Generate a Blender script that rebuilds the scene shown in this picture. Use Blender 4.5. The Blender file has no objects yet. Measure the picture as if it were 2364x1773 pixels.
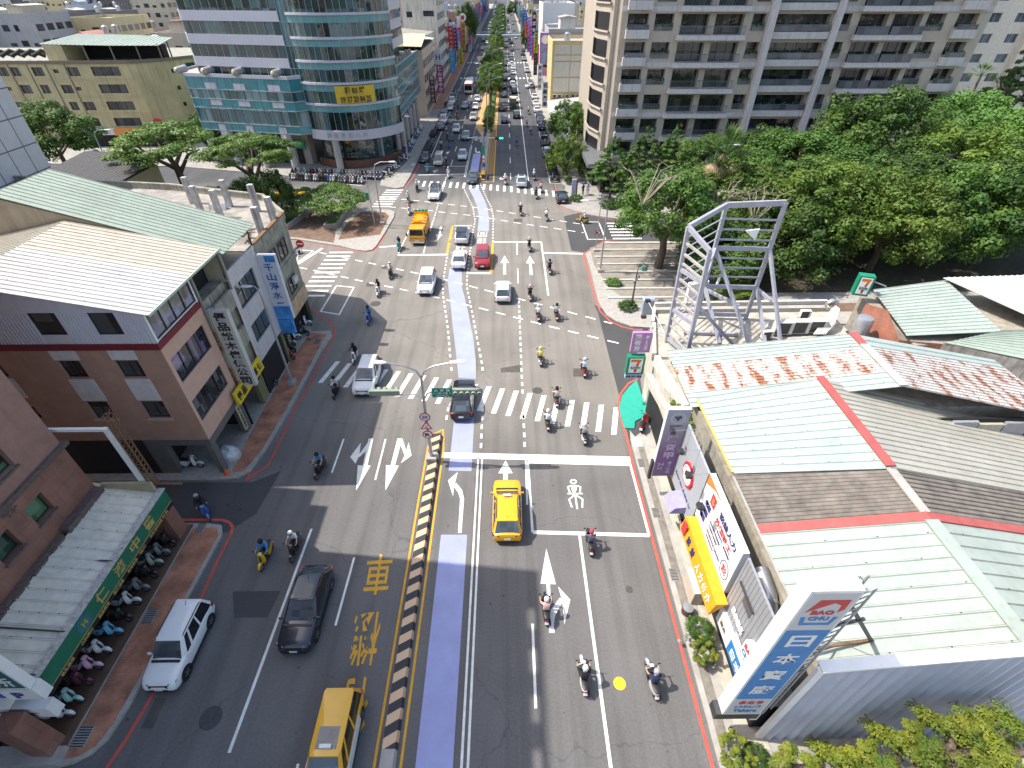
import bpy,bmesh,math,random
from math import pi,sin,cos,radians as R
from mathutils import Vector as V,Matrix as Mx
random.seed(7)
S=bpy.context.scene
COL=S.collection
# ---------------------------------------------------------------- camera
F,VPX,VPY,CX,CY,H=1152.,1166.,-45.,1182.,886.5,26.8
PITCH=math.atan2(CY-VPY,F)
YAW=-math.atan2(VPX-CX,math.hypot(F,CY-VPY))
cd=bpy.data.cameras.new('camera');cam=bpy.data.objects.new('camera',cd);COL.objects.link(cam)
cd.sensor_fit='HORIZONTAL';cd.sensor_width=36.;cd.lens=36.*F/2364.
cd.clip_start=.5;cd.clip_end=6000.
cam.location=(0,0,H);cam.rotation_euler=(pi/2-PITCH,0,-YAW)
S.camera=cam
# ---------------------------------------------------------------- sky, sun, exposure
SUN=V((-.69,.075,1.)).normalized()
ELEV=math.asin(SUN.z)
w=bpy.data.worlds.new("World");S.world=w;w.use_nodes=True
nt=w.node_tree;bg=nt.nodes['Background']
sky=nt.nodes.new('ShaderNodeTexSky');sky.sky_type='NISHITA';sky.sun_disc=False
sky.sun_elevation=ELEV;sky.sun_rotation=math.atan2(SUN.x,SUN.y)
sky.air_density=1.3;sky.dust_density=3.;sky.altitude=50
nt.links.new(sky.outputs[0],bg.inputs[0]);bg.inputs[1].default_value=.15
sl=bpy.data.lights.new('sun','SUN');sl.energy=3.7;sl.angle=R(.5);sl.color=(1.,.95,.87)
so=bpy.data.objects.new('sun',sl);COL.objects.link(so);so.rotation_euler=SUN.to_track_quat('Z','Y').to_euler()
so.location=(-60,10,90)
S.view_settings.view_transform='Standard';S.view_settings.look='None';S.view_settings.gamma=1
S.view_settings.use_curve_mapping=False;S.view_settings.exposure=.78
S.cycles.max_bounces=6;S.cycles.diffuse_bounces=3;S.cycles.glossy_bounces=3;S.cycles.transmission_bounces=3
S.cycles.use_denoising=True
# ---------------------------------------------------------------- placing helpers: photo pixel -> point on a level plane
_p,_y=PITCH,YAW
FW=V((sin(_y)*cos(_p),cos(_y)*cos(_p),-sin(_p)));RT=V((cos(_y),-sin(_y),0));UP=RT.cross(FW)
def ray(px,py):return FW+RT*((px-CX)/F)+UP*((CY-py)/F)
def G(px,py,z=0.):
 d=ray(px,py);t=(z-H)/d.z
 return V((d.x*t,d.y*t,z))
def K(ox,oy,w,W=2212):
 s=w/W
 return lambda x,y,z=0.:G(ox+x*s,oy+y*s,z)
 # ---------------------------------------------------------------- materials
MATS={}
def nodes(name):
 m=bpy.data.materials.new(name);m.use_nodes=True
 n=m.node_tree.nodes;b=n['Principled BSDF']
 return m,n,m.node_tree.links.new,b
def mat(name,col=None,rough=.7,metal=0.,var=.12,sc=2.,bump=0.,bsc=30.,coat=0.,spec=.5,stain=0.,emit=0.,alpha=1.):
 """procedural paint: base colour broken up by two noises, optional vertical weather stains and bump"""
 if name in MATS:return MATS[name]
 m,n,L,b=nodes(name)
 tc=n.new('ShaderNodeTexCoord');no=n.new('ShaderNodeTexNoise');no.inputs['Scale'].default_value=sc;no.inputs['Detail'].default_value=6;no.inputs['Roughness'].default_value=.65
 L(tc.outputs['Object'],no.inputs['Vector'])
 mr=n.new('ShaderNodeMapRange');mr.inputs[1].default_value=.3;mr.inputs[2].default_value=.7
 mr.inputs[3].default_value=1-var;mr.inputs[4].default_value=1+var
 L(no.outputs[0],mr.inputs[0])
 mx=n.new('ShaderNodeMix');mx.data_type='RGBA';mx.blend_type='MULTIPLY';mx.inputs[0].default_value=1
 mx.inputs[6].default_value=(*col,1);L(mr.outputs[0],mx.inputs[7])
 out=mx.outputs[2]
 if stain:
  mp=n.new('ShaderNodeMapping');mp.inputs['Scale'].default_value=(3.,3.,.18);L(tc.outputs['Object'],mp.inputs[0])
  n2=n.new('ShaderNodeTexNoise');n2.inputs['Scale'].default_value=1.;n2.inputs['Detail'].default_value=8;L(mp.outputs[0],n2.inputs['Vector'])
  r2=n.new('ShaderNodeMapRange');r2.inputs[1].default_value=.48;r2.inputs[2].default_value=.75;r2.inputs[3].default_value=0;r2.inputs[4].default_value=stain
  L(n2.outputs[0],r2.inputs[0])
  m2=n.new('ShaderNodeMix');m2.data_type='RGBA';L(r2.outputs[0],m2.inputs[0]);L(out,m2.inputs[6]);m2.inputs[7].default_value=(.09,.08,.07,1)
  out=m2.outputs[2]
 L(out,b.inputs['Base Color'])
 b.inputs['Roughness'].default_value=rough;b.inputs['Metallic'].default_value=metal
 b.inputs['Coat Weight'].default_value=coat;b.inputs['Specular IOR Level'].default_value=spec
 if emit:b.inputs['Emission Color'].default_value=(*col,1);b.inputs['Emission Strength'].default_value=emit
 if bump:
  n3=n.new('ShaderNodeTexNoise');n3.inputs['Scale'].default_value=bsc;n3.inputs['Detail'].default_value=4;L(tc.outputs['Object'],n3.inputs['Vector'])
  bp=n.new('ShaderNodeBump');bp.inputs['Strength'].default_value=bump;bp.inputs['Distance'].default_value=.03
  L(n3.outputs[0],bp.inputs['Height']);L(bp.outputs[0],b.inputs['Normal'])
 MATS[name]=m
 return m
def mat_glass(name,col,rough=.06,var=.5,sc=.5,spec=.9,blind=None):
 """dark window glass; cells of rooms behind it show different tones"""
 if name in MATS:return MATS[name]
 m,n,L,b=nodes(name)
 tc=n.new('ShaderNodeTexCoord');sn=n.new('ShaderNodeVectorMath');sn.operation='SNAP';sn.inputs[1].default_value=(.5/sc,.5/sc,1.55/sc);L(tc.outputs['Object'],sn.inputs[0])
 oi=n.new('ShaderNodeObjectInfo');va=n.new('ShaderNodeVectorMath');L(sn.outputs[0],va.inputs[0]);L(oi.outputs['Location'],va.inputs[1])
 vo=n.new('ShaderNodeTexWhiteNoise');L(va.outputs[0],vo.inputs['Vector'])
 sx=n.new('ShaderNodeSeparateColor');L(vo.outputs['Color'],sx.inputs[0])
 mr=n.new('ShaderNodeMapRange');mr.inputs[3].default_value=1-var;mr.inputs[4].default_value=1+var;L(sx.outputs[0],mr.inputs[0])
 mx=n.new('ShaderNodeMix');mx.data_type='RGBA';mx.blend_type='MULTIPLY';mx.inputs[0].default_value=1;mx.inputs[6].default_value=(*col,1);L(mr.outputs[0],mx.inputs[7])
 out=mx.outputs[2]
 if blind:
  st=n.new('ShaderNodeMath');st.operation='GREATER_THAN';st.inputs[1].default_value=.72;L(sx.outputs[1],st.inputs[0])
  mul=n.new('ShaderNodeMath');mul.operation='MULTIPLY';mul.inputs[1].default_value=.6;L(st.outputs[0],mul.inputs[0])
  m2=n.new('ShaderNodeMix');m2.data_type='RGBA';L(mul.outputs[0],m2.inputs[0]);L(out,m2.inputs[6]);m2.inputs[7].default_value=(*blind,1);out=m2.outputs[2]
 L(out,b.inputs['Base Color']);b.inputs['Roughness'].default_value=rough;b.inputs['Specular IOR Level'].default_value=spec
 no=n.new('ShaderNodeTexNoise');no.inputs['Scale'].default_value=.8;L(tc.outputs['Object'],no.inputs['Vector'])
 bp=n.new('ShaderNodeBump');bp.inputs['Strength'].default_value=.08;bp.inputs['Distance'].default_value=.2;L(no.outputs[0],bp.inputs['Height']);L(bp.outputs[0],b.inputs['Normal'])
 MATS[name]=m
 return m
def mat_leaf(name,col,col2):
 if name in MATS:return MATS[name]
 m,n,L,b=nodes(name)
 tc=n.new('ShaderNodeTexCoord');no=n.new('ShaderNodeTexNoise');no.inputs['Scale'].default_value=.9;no.inputs['Detail'].default_value=5;L(tc.outputs['Object'],no.inputs['Vector'])
 mr=n.new('ShaderNodeMapRange');mr.inputs[1].default_value=.32;mr.inputs[2].default_value=.68;L(no.outputs[0],mr.inputs[0])
 oi=n.new('ShaderNodeObjectInfo')
 mx=n.new('ShaderNodeMix');mx.data_type='RGBA';L(mr.outputs[0],mx.inputs[0]);mx.inputs[6].default_value=(*col,1);mx.inputs[7].default_value=(*col2,1)
 hs=n.new('ShaderNodeHueSaturation');L(mx.outputs[2],hs.inputs['Color'])
 r1=n.new('ShaderNodeMapRange');r1.inputs[3].default_value=.8;r1.inputs[4].default_value=1.25;L(oi.outputs['Random'],r1.inputs[0]);L(r1.outputs[0],hs.inputs['Value'])
 L(hs.outputs[0],b.inputs['Base Color']);b.inputs['Roughness'].default_value=.55;b.inputs['Specular IOR Level'].default_value=.35
 tr=n.new('ShaderNodeBsdfTranslucent');L(hs.outputs[0],tr.inputs['Color'])
 ms=n.new('ShaderNodeMixShader');ms.inputs[0].default_value=.3;L(b.outputs[0],ms.inputs[1]);L(tr.outputs[0],ms.inputs[2])
 L(ms.outputs[0],n['Material Output'].inputs['Surface'])
 MATS[name]=m
 return m
 # ---------------------------------------------------------------- mesh collector
class MB:
 def __init__(s):s.v=[];s.f=[];s.mi=[];s.mats=[];s.sm=[]
 def _m(s,m):
  if m not in s.mats:s.mats.append(m)
  return s.mats.index(m)
 def add(s,vs,fs,m=None,smooth=False):
  o=len(s.v);s.v+=[tuple(v)for v in vs];i=s._m(m)
  for f in fs:s.f.append(tuple(o+k for k in f));s.mi.append(i);s.sm.append(smooth)
  return s
 def box(s,x0,x1,y0,y1,z0,z1,m=None):
  vs=[(x,y,z)for z in(z0,z1)for x,y in((x0,y0),(x1,y0),(x1,y1),(x0,y1))]
  return s.add(vs,[(0,3,2,1),(4,5,6,7),(0,1,5,4),(1,2,6,5),(2,3,7,6),(3,0,4,7)],m)
 def hexa(s,b4,t4,m=None):
  return s.add(list(b4)+list(t4),[(0,3,2,1),(4,5,6,7),(0,1,5,4),(1,2,6,5),(2,3,7,6),(3,0,4,7)],m)
 def prism(s,poly,z0,z1,m=None,top=True,bot=True):
  n=len(poly);vs=[(p[0],p[1],z0)for p in poly]+[(p[0],p[1],z1)for p in poly]
  fs=[(i,(i+1)%n,n+(i+1)%n,n+i)for i in range(n)]
  if top:fs.append(tuple(range(n,2*n)))
  if bot:fs.append(tuple(range(n-1,-1,-1)))
  return s.add(vs,fs,m)
 def sheet(s,poly,z,m=None):
  a=sum(poly[i][0]*poly[(i+1)%len(poly)][1]-poly[(i+1)%len(poly)][0]*poly[i][1]for i in range(len(poly)))
  if a<0:poly=list(poly)[::-1]
  z+=len(s.f)%9*.0003;return s.add([(p[0],p[1],z)for p in poly],[tuple(range(len(poly)))],m)
 def quad(s,a,b,c,d,m=None):return s.add([a,b,c,d],[(0,1,2,3)],m)
 def bar(s,a,b,w,h=None,m=None,up=V((0,0,1))):
  a,b=V(a),V(b);h=h or w;d=(b-a).normalized()
  u=V(up)
  if abs(d.dot(u))>.98:u=V((0,1,0))
  x=d.cross(u).normalized()*w/2;y=x.cross(d).normalized()*h/2
  c=lambda p:[p-x-y,p+x-y,p+x+y,p-x+y]
  return s.hexa(c(a),c(b),m)
 def tube(s,pts,r,m=None,n=8,cap=True,smooth=True):
  pts=[V(p)for p in pts];rs=r if isinstance(r,(list,tuple))else[r]*len(pts)
  vs=[];fs=[];u=None
  for i,p in enumerate(pts):
   d=(pts[min(i+1,len(pts)-1)]-pts[max(i-1,0)]).normalized()
   if u is None:u=d.orthogonal().normalized()
   else:
    u=u-d*u.dot(d)
    u=u.normalized()if u.length>1e-6 else d.orthogonal().normalized()
   q=d.cross(u)
   for k in range(n):a=2*pi*k/n;vs.append(p+(u*cos(a)+q*sin(a))*rs[i])
  for i in range(len(pts)-1):
   for k in range(n):fs.append((i*n+k,i*n+(k+1)%n,(i+1)*n+(k+1)%n,(i+1)*n+k))
  if cap:fs.append(tuple(range(n-1,-1,-1)));fs.append(tuple((len(pts)-1)*n+k for k in range(n)))
  return s.add(vs,fs,m,smooth)
 def lathe(s,prof,c=(0,0,0),axis='z',n=16,m=None,smooth=True,ang=2*pi):
  vs=[];fs=[];k0=n if ang>6.2 else n+1
  for r,z in prof:
   for k in range(k0):
    a=ang*k/n;p=(r*cos(a),r*sin(a),z)
    if axis=='x':p=(p[2],p[0],p[1])
    if axis=='y':p=(p[0],p[2],p[1])
    vs.append((c[0]+p[0],c[1]+p[1],c[2]+p[2]))
  for i in range(len(prof)-1):
   for k in range(n):fs.append((i*k0+k,i*k0+(k+1)%k0,(i+1)*k0+(k+1)%k0,(i+1)*k0+k))
  return s.add(vs,fs,m,smooth)
 def loft(s,rings,m=None,closed=True,cap=True,smooth=True):
  n=len(rings[0]);vs=[p for r in rings for p in r];fs=[]
  for i in range(len(rings)-1):
   for k in range(n if closed else n-1):fs.append((i*n+k,i*n+(k+1)%n,(i+1)*n+(k+1)%n,(i+1)*n+k))
  if cap:fs.append(tuple(range(n-1,-1,-1)));fs.append(tuple((len(rings)-1)*n+k for k in range(n)))
  return s.add(vs,fs,m,smooth)
 def join(s,o,mtx=None):
  off=len(s.v);s.v+=[tuple(mtx@V(v))for v in o.v]if mtx else o.v
  for f,i,sm in zip(o.f,o.mi,o.sm):s.f.append(tuple(off+k for k in f));s.mi.append(s._m(o.mats[i]));s.sm.append(sm)
  return s
 def mesh(s,name,fix=False,sharp=35):
  me=bpy.data.meshes.new(name);me.from_pydata(s.v,[],s.f)
  for m in s.mats:me.materials.append(m)
  me.polygons.foreach_set('material_index',s.mi);me.polygons.foreach_set('use_smooth',s.sm)
  if fix:
   b=bmesh.new();b.from_mesh(me);bmesh.ops.recalc_face_normals(b,faces=b.faces);b.to_mesh(me);b.free()
  if any(s.sm):me.set_sharp_from_angle(angle=R(sharp))
  me.update()
  return me
 def build(s,name,parent=None,m=None,fix=True,sharp=35):
  if m:s.mats=[m if x is None else x for x in s.mats]
  o=bpy.data.objects.new(name,s.mesh(name,fix,sharp));COL.objects.link(o)
  if parent:o.parent=parent
  return o
def tag(o,label=None,cat=None,group=None,kind=None):
 if label and len(label.split())>16:label=label.replace(' the ',' ').replace(' and a ',' and ').replace(' a ',' ')
 if label:o['label']=label
 if cat:o['category']=cat
 if group:o['group']=group
 if kind:o['kind']=kind
 return o
def thing(name,label,cat,loc=(0,0,0),rz=0.,group=None):
 o=bpy.data.objects.new(name,None);COL.objects.link(o);o.empty_display_size=.3
 o.location=loc;o.rotation_euler=(0,0,rz)
 return tag(o,label,cat,group)
def struct(mb,name,m=None):return tag(mb.build(name,None,m),kind='structure')
KIDS={}
def kids(o):
 if o.name not in KIDS:KIDS[o.name]=list(o.children)
 return KIDS[o.name]
def copy_tree(o,parent=None,re=None):
 c=o.copy();COL.objects.link(c);c.parent=parent
 if re and c.type=='MESH':
  for i,sl in enumerate(c.material_slots):
   b=sl.material
   if b and b.name in re:sl.link='OBJECT';sl.material=re[b.name]
 for ch in kids(o):copy_tree(ch,c,re)
 return c
def dup(o,loc,rz,label,group=None,cat=None,re=None,scale=None):
 c=copy_tree(o,None,re);c.location=loc;c.rotation_euler=(0,0,rz)
 if scale:c.scale=scale if isinstance(scale,(tuple,list))else(scale,)*3
 for k in('group',):
  if k in c:del c[k]
 return tag(c,label,cat,group)
def discard(o):
 for ch in list(o.children):discard(ch)
 bpy.data.objects.remove(o)
 # ---------------------------------------------------------------- lettering (built-in font), fitted to a box
TXT={}
def text_mesh(body,bold,depth,sp):
 k=(body,bold,depth,sp)
 if k in TXT:return TXT[k]
 cu=bpy.data.curves.new('t','FONT');cu.body=body;cu.align_x='CENTER';cu.extrude=depth;cu.offset=bold;cu.space_line=sp;cu.resolution_u=2
 o=bpy.data.objects.new('t',cu);me=bpy.data.meshes.new_from_object(o)
 vs=[v.co.copy()for v in me.vertices];fs=[tuple(p.vertices)for p in me.polygons]
 bpy.data.objects.remove(o);bpy.data.curves.remove(cu);bpy.data.meshes.remove(me)
 TXT[k]=(vs,fs);return TXT[k]
def text_mb(mb,body,w,h,org,ax,ay,m,bold=.015,depth=.0,sp=1.,lift=.006,thick=.012):
 """letters fitted to w x h, centred on org in the plane of ax (right) and ay (up); each a thin raised plate"""
 vs,fs=text_mesh(body,bold,.02,sp)
 if not vs:return mb
 x0=min(v.x for v in vs);x1=max(v.x for v in vs);y0=min(v.y for v in vs);y1=max(v.y for v in vs)
 ax,ay,org=V(ax).normalized(),V(ay).normalized(),V(org);az=ax.cross(ay)
 kx=w/max(x1-x0,1e-4);ky=h/max(y1-y0,1e-4)
 mb.add([org+ax*((v.x-(x0+x1)/2)*kx)+ay*((v.y-(y0+y1)/2)*ky)+az*(lift+(thick if v.z>0 else 0))for v in vs],fs,m)
 return mb
def text(parent,body,w,h,org,ax,ay,m,name='lettering',**k):
 return text_mb(MB(),body,w,h,org,ax,ay,m,**k).build(name,parent,fix=False)
 # ---------------------------------------------------------------- shared materials
WHITE=mat('white_paint',(.78,.78,.76),.6,var=.06);MARK=mat('road_white_paint',(.72,.71,.66),.8,var=.16,sc=2.5);YEL=mat('road_yellow_paint',(.62,.33,.03),.8,var=.15,sc=3)
REDP=mat('road_red_paint',(.52,.09,.06),.8,var=.2,sc=2);BLUEP=mat('road_blue_paint',(.31,.335,.56),.8,var=.1,sc=.6);GREENP=mat('road_green_paint',(.02,.33,.25),.8,var=.08)
CONC=mat('concrete',(.36,.34,.31),.85,var=.2,sc=1.2,bump=.2);CONCW=mat('weathered_concrete',(.30,.29,.24),.85,var=.3,sc=.9,bump=.3,stain=.7);KERB=mat('kerb_stone',(.34,.32,.29),.85,var=.2,sc=3)
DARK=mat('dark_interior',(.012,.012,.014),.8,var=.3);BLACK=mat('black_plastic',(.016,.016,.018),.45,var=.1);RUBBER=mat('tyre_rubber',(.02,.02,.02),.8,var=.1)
STEEL=mat('galvanised_steel',(.42,.43,.46),.42,.6,var=.1);GREYM=mat('grey_painted_metal',(.33,.34,.36),.5,.2,var=.08);CHROME=mat('rim_alloy',(.55,.55,.57),.3,.9,var=.05)
RUST=mat('rusty_steel',(.19,.11,.06),.85,.1,var=.4,sc=8);DKMET=mat('dark_metal',(.06,.06,.065),.5,.3);BROWNW=mat('timber_grey',(.2,.17,.14),.85,var=.3)
GLASS=mat_glass('window_glass',(.018,.023,.027),blind=(.10,.10,.10));TINT=mat_glass('car_glass',(.012,.016,.02),.04,.3,1.)
def sheetmat(n,c,**k):return mat(n,c,.45,.15,var=.1,sc=.5,stain=.18,**k)
RF_WHITE=sheetmat('white_sheet_roof',(.54,.535,.52));RF_CREAM=sheetmat('cream_sheet_roof',(.43,.41,.35));RF_GREEN=sheetmat('pale_green_sheet_roof',(.35,.41,.34));RF_MINT=sheetmat('mint_sheet_roof',(.375,.425,.375));RF_CYAN=sheetmat('pale_cyan_sheet_roof',(.38,.445,.41))
RF_BLUE=sheetmat('pale_blue_sheet_wall',(.42,.46,.58));RF_BROWN=mat('old_cement_sheet_roof',(.19,.165,.14),.9,var=.35,sc=1.5,stain=.3);CAPRED=mat('red_ridge_cap',(.38,.09,.08),.6,var=.15)
def _rust():
 m,n,L,b=nodes('rust_streaked_white_sheet')
 tc=n.new('ShaderNodeTexCoord');mp=n.new('ShaderNodeMapping');mp.inputs['Scale'].default_value=(1.7,.55,1.);L(tc.outputs['Object'],mp.inputs[0])
 vo=n.new('ShaderNodeTexNoise');vo.inputs['Scale'].default_value=1.3;vo.inputs['Detail'].default_value=9;vo.inputs['Roughness'].default_value=.72;vo.inputs['Distortion'].default_value=.3;L(mp.outputs[0],vo.inputs['Vector'])
 wv=n.new('ShaderNodeTexWave');wv.wave_type='BANDS';wv.bands_direction='X';wv.inputs['Scale'].default_value=.33;wv.inputs['Distortion'].default_value=3.2;wv.inputs['Detail'].default_value=4;wv.inputs['Detail Scale'].default_value=2.2;L(tc.outputs['Object'],wv.inputs['Vector'])
 ad=n.new('ShaderNodeMath');ad.operation='MULTIPLY_ADD';ad.inputs[1].default_value=.1;L(wv.outputs['Fac'],ad.inputs[0]);L(vo.outputs[0],ad.inputs[2])
 cr=n.new('ShaderNodeValToRGB');e=cr.color_ramp.elements;e[0].position=.545;e[0].color=(.5,.47,.44,1);e[1].position=.64;e[1].color=(.27,.1,.05,1);L(ad.outputs[0],cr.inputs[0])
 L(cr.outputs[0],b.inputs['Base Color']);b.inputs['Roughness'].default_value=.7
 return m
RF_RUST=_rust()
def _brick(name,c1,c2,mo,w,h,ms=.012,rough=.85,var=.25,offs=.5,wall=False):
 m,n,L,b=nodes(name)
 tc=n.new('ShaderNodeTexCoord');br=n.new('ShaderNodeTexBrick');br.offset=offs
 if wall:
  sx=n.new('ShaderNodeSeparateXYZ');L(tc.outputs['Object'],sx.inputs[0]);ad=n.new('ShaderNodeMath');L(sx.outputs[0],ad.inputs[0]);L(sx.outputs[1],ad.inputs[1])
  cb=n.new('ShaderNodeCombineXYZ');L(ad.outputs[0],cb.inputs[0]);L(sx.outputs[2],cb.inputs[1]);L(cb.outputs[0],br.inputs['Vector'])
 else:L(tc.outputs['Object'],br.inputs['Vector'])
 br.inputs['Color1'].default_value=(*c1,1);br.inputs['Color2'].default_value=(*c2,1);br.inputs['Mortar'].default_value=(*mo,1);br.inputs['Scale'].default_value=1.
 br.inputs['Mortar Size'].default_value=ms;br.inputs['Brick Width'].default_value=w;br.inputs['Row Height'].default_value=h
 no=n.new('ShaderNodeTexNoise');no.inputs['Scale'].default_value=1.1;no.inputs['Detail'].default_value=7;L(tc.outputs['Object'],no.inputs['Vector'])
 mr=n.new('ShaderNodeMapRange');mr.inputs[1].default_value=.3;mr.inputs[2].default_value=.7;mr.inputs[3].default_value=1-var;mr.inputs[4].default_value=1+var;L(no.outputs[0],mr.inputs[0])
 mx=n.new('ShaderNodeMix');mx.data_type='RGBA';mx.blend_type='MULTIPLY';mx.inputs[0].default_value=1;L(br.outputs[0],mx.inputs[6]);L(mr.outputs[0],mx.inputs[7])
 L(mx.outputs[2],b.inputs['Base Color']);b.inputs['Roughness'].default_value=rough
 return m
PAVE=_brick('red_paving',(.44,.19,.11),(.37,.155,.09),(.28,.16,.11),.24,.12,.01,var=.35);PAVEG=_brick('grey_paving',(.27,.24,.2),(.225,.2,.165),(.17,.15,.13),.5,.25,.02,var=.2);PAVEB=_brick('brown_paving',(.2,.125,.09),(.17,.11,.08),(.12,.08,.06),.3,.15,.02)
def _asphalt(name,ramp,tracks=True):
 """asphalt: tone drifts along the road with its age, plus blotches, grit, dark tyre tracks and hairline cracks"""
 m,n,L,b=nodes(name)
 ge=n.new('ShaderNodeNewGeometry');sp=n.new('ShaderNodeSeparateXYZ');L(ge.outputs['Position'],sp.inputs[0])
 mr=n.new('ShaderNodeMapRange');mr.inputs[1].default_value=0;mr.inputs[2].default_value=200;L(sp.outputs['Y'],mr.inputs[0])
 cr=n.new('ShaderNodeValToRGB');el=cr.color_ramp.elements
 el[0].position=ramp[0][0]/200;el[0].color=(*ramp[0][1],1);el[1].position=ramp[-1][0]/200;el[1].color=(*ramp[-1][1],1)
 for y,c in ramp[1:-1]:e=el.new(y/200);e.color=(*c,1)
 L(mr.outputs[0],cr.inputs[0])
 def noise(scale,det,vec,lo,hi,a=.3,bb=.7):
  no=n.new('ShaderNodeTexNoise');no.inputs['Scale'].default_value=scale;no.inputs['Detail'].default_value=det;L(vec,no.inputs['Vector'])
  r=n.new('ShaderNodeMapRange');r.inputs[1].default_value=a;r.inputs[2].default_value=bb;r.inputs[3].default_value=lo;r.inputs[4].default_value=hi;L(no.outputs[0],r.inputs[0]);return r.outputs[0]
 def mul(a,f):
  mx=n.new('ShaderNodeMix');mx.data_type='RGBA';mx.blend_type='MULTIPLY';mx.inputs[0].default_value=1;L(a,mx.inputs[6]);L(f,mx.inputs[7]);return mx.outputs[2]
 o=mul(cr.outputs[0],noise(.22,5,ge.outputs['Position'],.88,1.12));o=mul(o,noise(9,3,ge.outputs['Position'],.9,1.1));
 mp=n.new('ShaderNodeMapping');mp.inputs['Scale'].default_value=(1.3,.05,1);L(ge.outputs['Position'],mp.inputs[0])
 if tracks:o=mul(o,noise(1.,6,mp.outputs[0],.8,1.06,.3,.55))
 vo=n.new('ShaderNodeTexVoronoi');vo.feature='DISTANCE_TO_EDGE';vo.inputs['Scale'].default_value=.085
 wn=n.new('ShaderNodeTexNoise');wn.inputs['Scale'].default_value=.6;wn.inputs['Detail'].default_value=5;L(ge.outputs['Position'],wn.inputs['Vector'])
 va=n.new('ShaderNodeVectorMath');va.operation='MULTIPLY_ADD';va.inputs[1].default_value=(2.5,2.5,0);L(wn.outputs['Color'],va.inputs[0]);L(ge.outputs['Position'],va.inputs[2]);L(va.outputs[0],vo.inputs['Vector'])
 ck=n.new('ShaderNodeMapRange');ck.inputs[1].default_value=0;ck.inputs[2].default_value=.004;ck.inputs[3].default_value=.75;ck.inputs[4].default_value=1;L(vo.outputs[0],ck.inputs[0]);o=mul(o,ck.outputs[0])
 sp2=noise(2.2,2,ge.outputs['Position'],1,.55,.72,.76);o=mul(o,sp2)
 L(o,b.inputs['Base Color']);b.inputs['Roughness'].default_value=.85;b.inputs['Specular IOR Level'].default_value=.3
 bn=n.new('ShaderNodeTexNoise');bn.inputs['Scale'].default_value=40;L(ge.outputs['Position'],bn.inputs['Vector']);bp=n.new('ShaderNodeBump');bp.inputs['Strength'].default_value=.25;bp.inputs['Distance'].default_value=.01;L(bn.outputs[0],bp.inputs['Height']);L(bp.outputs[0],b.inputs['Normal'])
 return m
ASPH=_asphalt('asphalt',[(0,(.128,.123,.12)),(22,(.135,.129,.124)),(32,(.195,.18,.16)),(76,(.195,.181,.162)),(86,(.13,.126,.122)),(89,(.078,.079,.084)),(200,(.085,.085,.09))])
ASPHD=_asphalt('dark_asphalt',[(0,(.068,.068,.07)),(200,(.068,.068,.07))],False);ASPHM=_asphalt('worn_asphalt',[(0,(.13,.122,.11)),(200,(.13,.122,.112))],False)
BARK=mat('bark',(.12,.09,.065),.9,var=.35,sc=6,bump=.4,bsc=12)
GRASS=mat('grass_bed',(.05,.11,.02),.9,var=.4,sc=6,bump=.8,bsc=25);SOIL=mat('bare_soil',(.17,.10,.065),.95,var=.3,sc=2)
# ================================================================ the ground, roads, pavements and painted markings
cA=K(850,1173,800);cB=K(250,1173,800);cC=K(900,850,600);cDd=K(650,750,400);cE=K(1000,380,480);cF=K(640,380,480)
c3=K(940,200,400);c5=K(650,400,800);c6=K(600,950,900,1814);c7=K(0,950,800,1613);c10=K(0,1373,400,1659);cBs=K(350,650,480);cz4=K(1400,440,480);cN=K(900,0,320)
struct(MB().box(-2500,2500,-300,3500,-.6,-.06,mat('city_ground',(.24,.225,.21),.9,var=.3,sc=.05)),'ground')
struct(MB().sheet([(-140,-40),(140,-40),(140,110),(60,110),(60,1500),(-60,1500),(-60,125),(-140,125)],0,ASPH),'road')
def rib(mb,pts,wd,z,m):
 pts=[V((p[0],p[1],0))for p in pts];L=[];Rr=[]
 for i,p in enumerate(pts):
  a=(p-pts[i-1]).normalized()if i else None;b=(pts[i+1]-p).normalized()if i<len(pts)-1 else None
  d=((a or b)+(b or a)).normalized();k=1./max(.4,d.dot(a or b));nn=V((-d.y,d.x,0))*wd/2*k
  L.append(p+nn);Rr.append(p-nn)
 for i in range(len(pts)-1):mb.add([(*q[:2],z+len(mb.f)%9*.0003)for q in(Rr[i],Rr[i+1],L[i+1],L[i])],[(0,1,2,3)],m)
 return mb
def dashes(mb,pts,wd,on,off,z,m,ph=0):
 pts=[V((p[0],p[1],0))for p in pts];s=-ph;cur=0
 for i in range(len(pts)-1):
  a,b=pts[i],pts[i+1];l=(b-a).length;d=(b-a).normalized();t=0
  pos=s
  while pos<cur+l:
   u0=max(pos,cur)-cur;u1=min(pos+on,cur+l)-cur
   if u1-u0>.05:rib(mb,[a+d*u0,a+d*u1],wd,z,m)
   if pos+on>cur+l:break
   pos+=on+off
  s=pos;cur+=l
 return mb
def arc(cx,cy,r,a0,a1,n=8):return[(cx+r*cos(R(a0+(a1-a0)*i/n)),cy+r*sin(R(a0+(a1-a0)*i/n)))for i in range(n+1)]
Z1,Z2,Z3=.004,.008,.012
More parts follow.
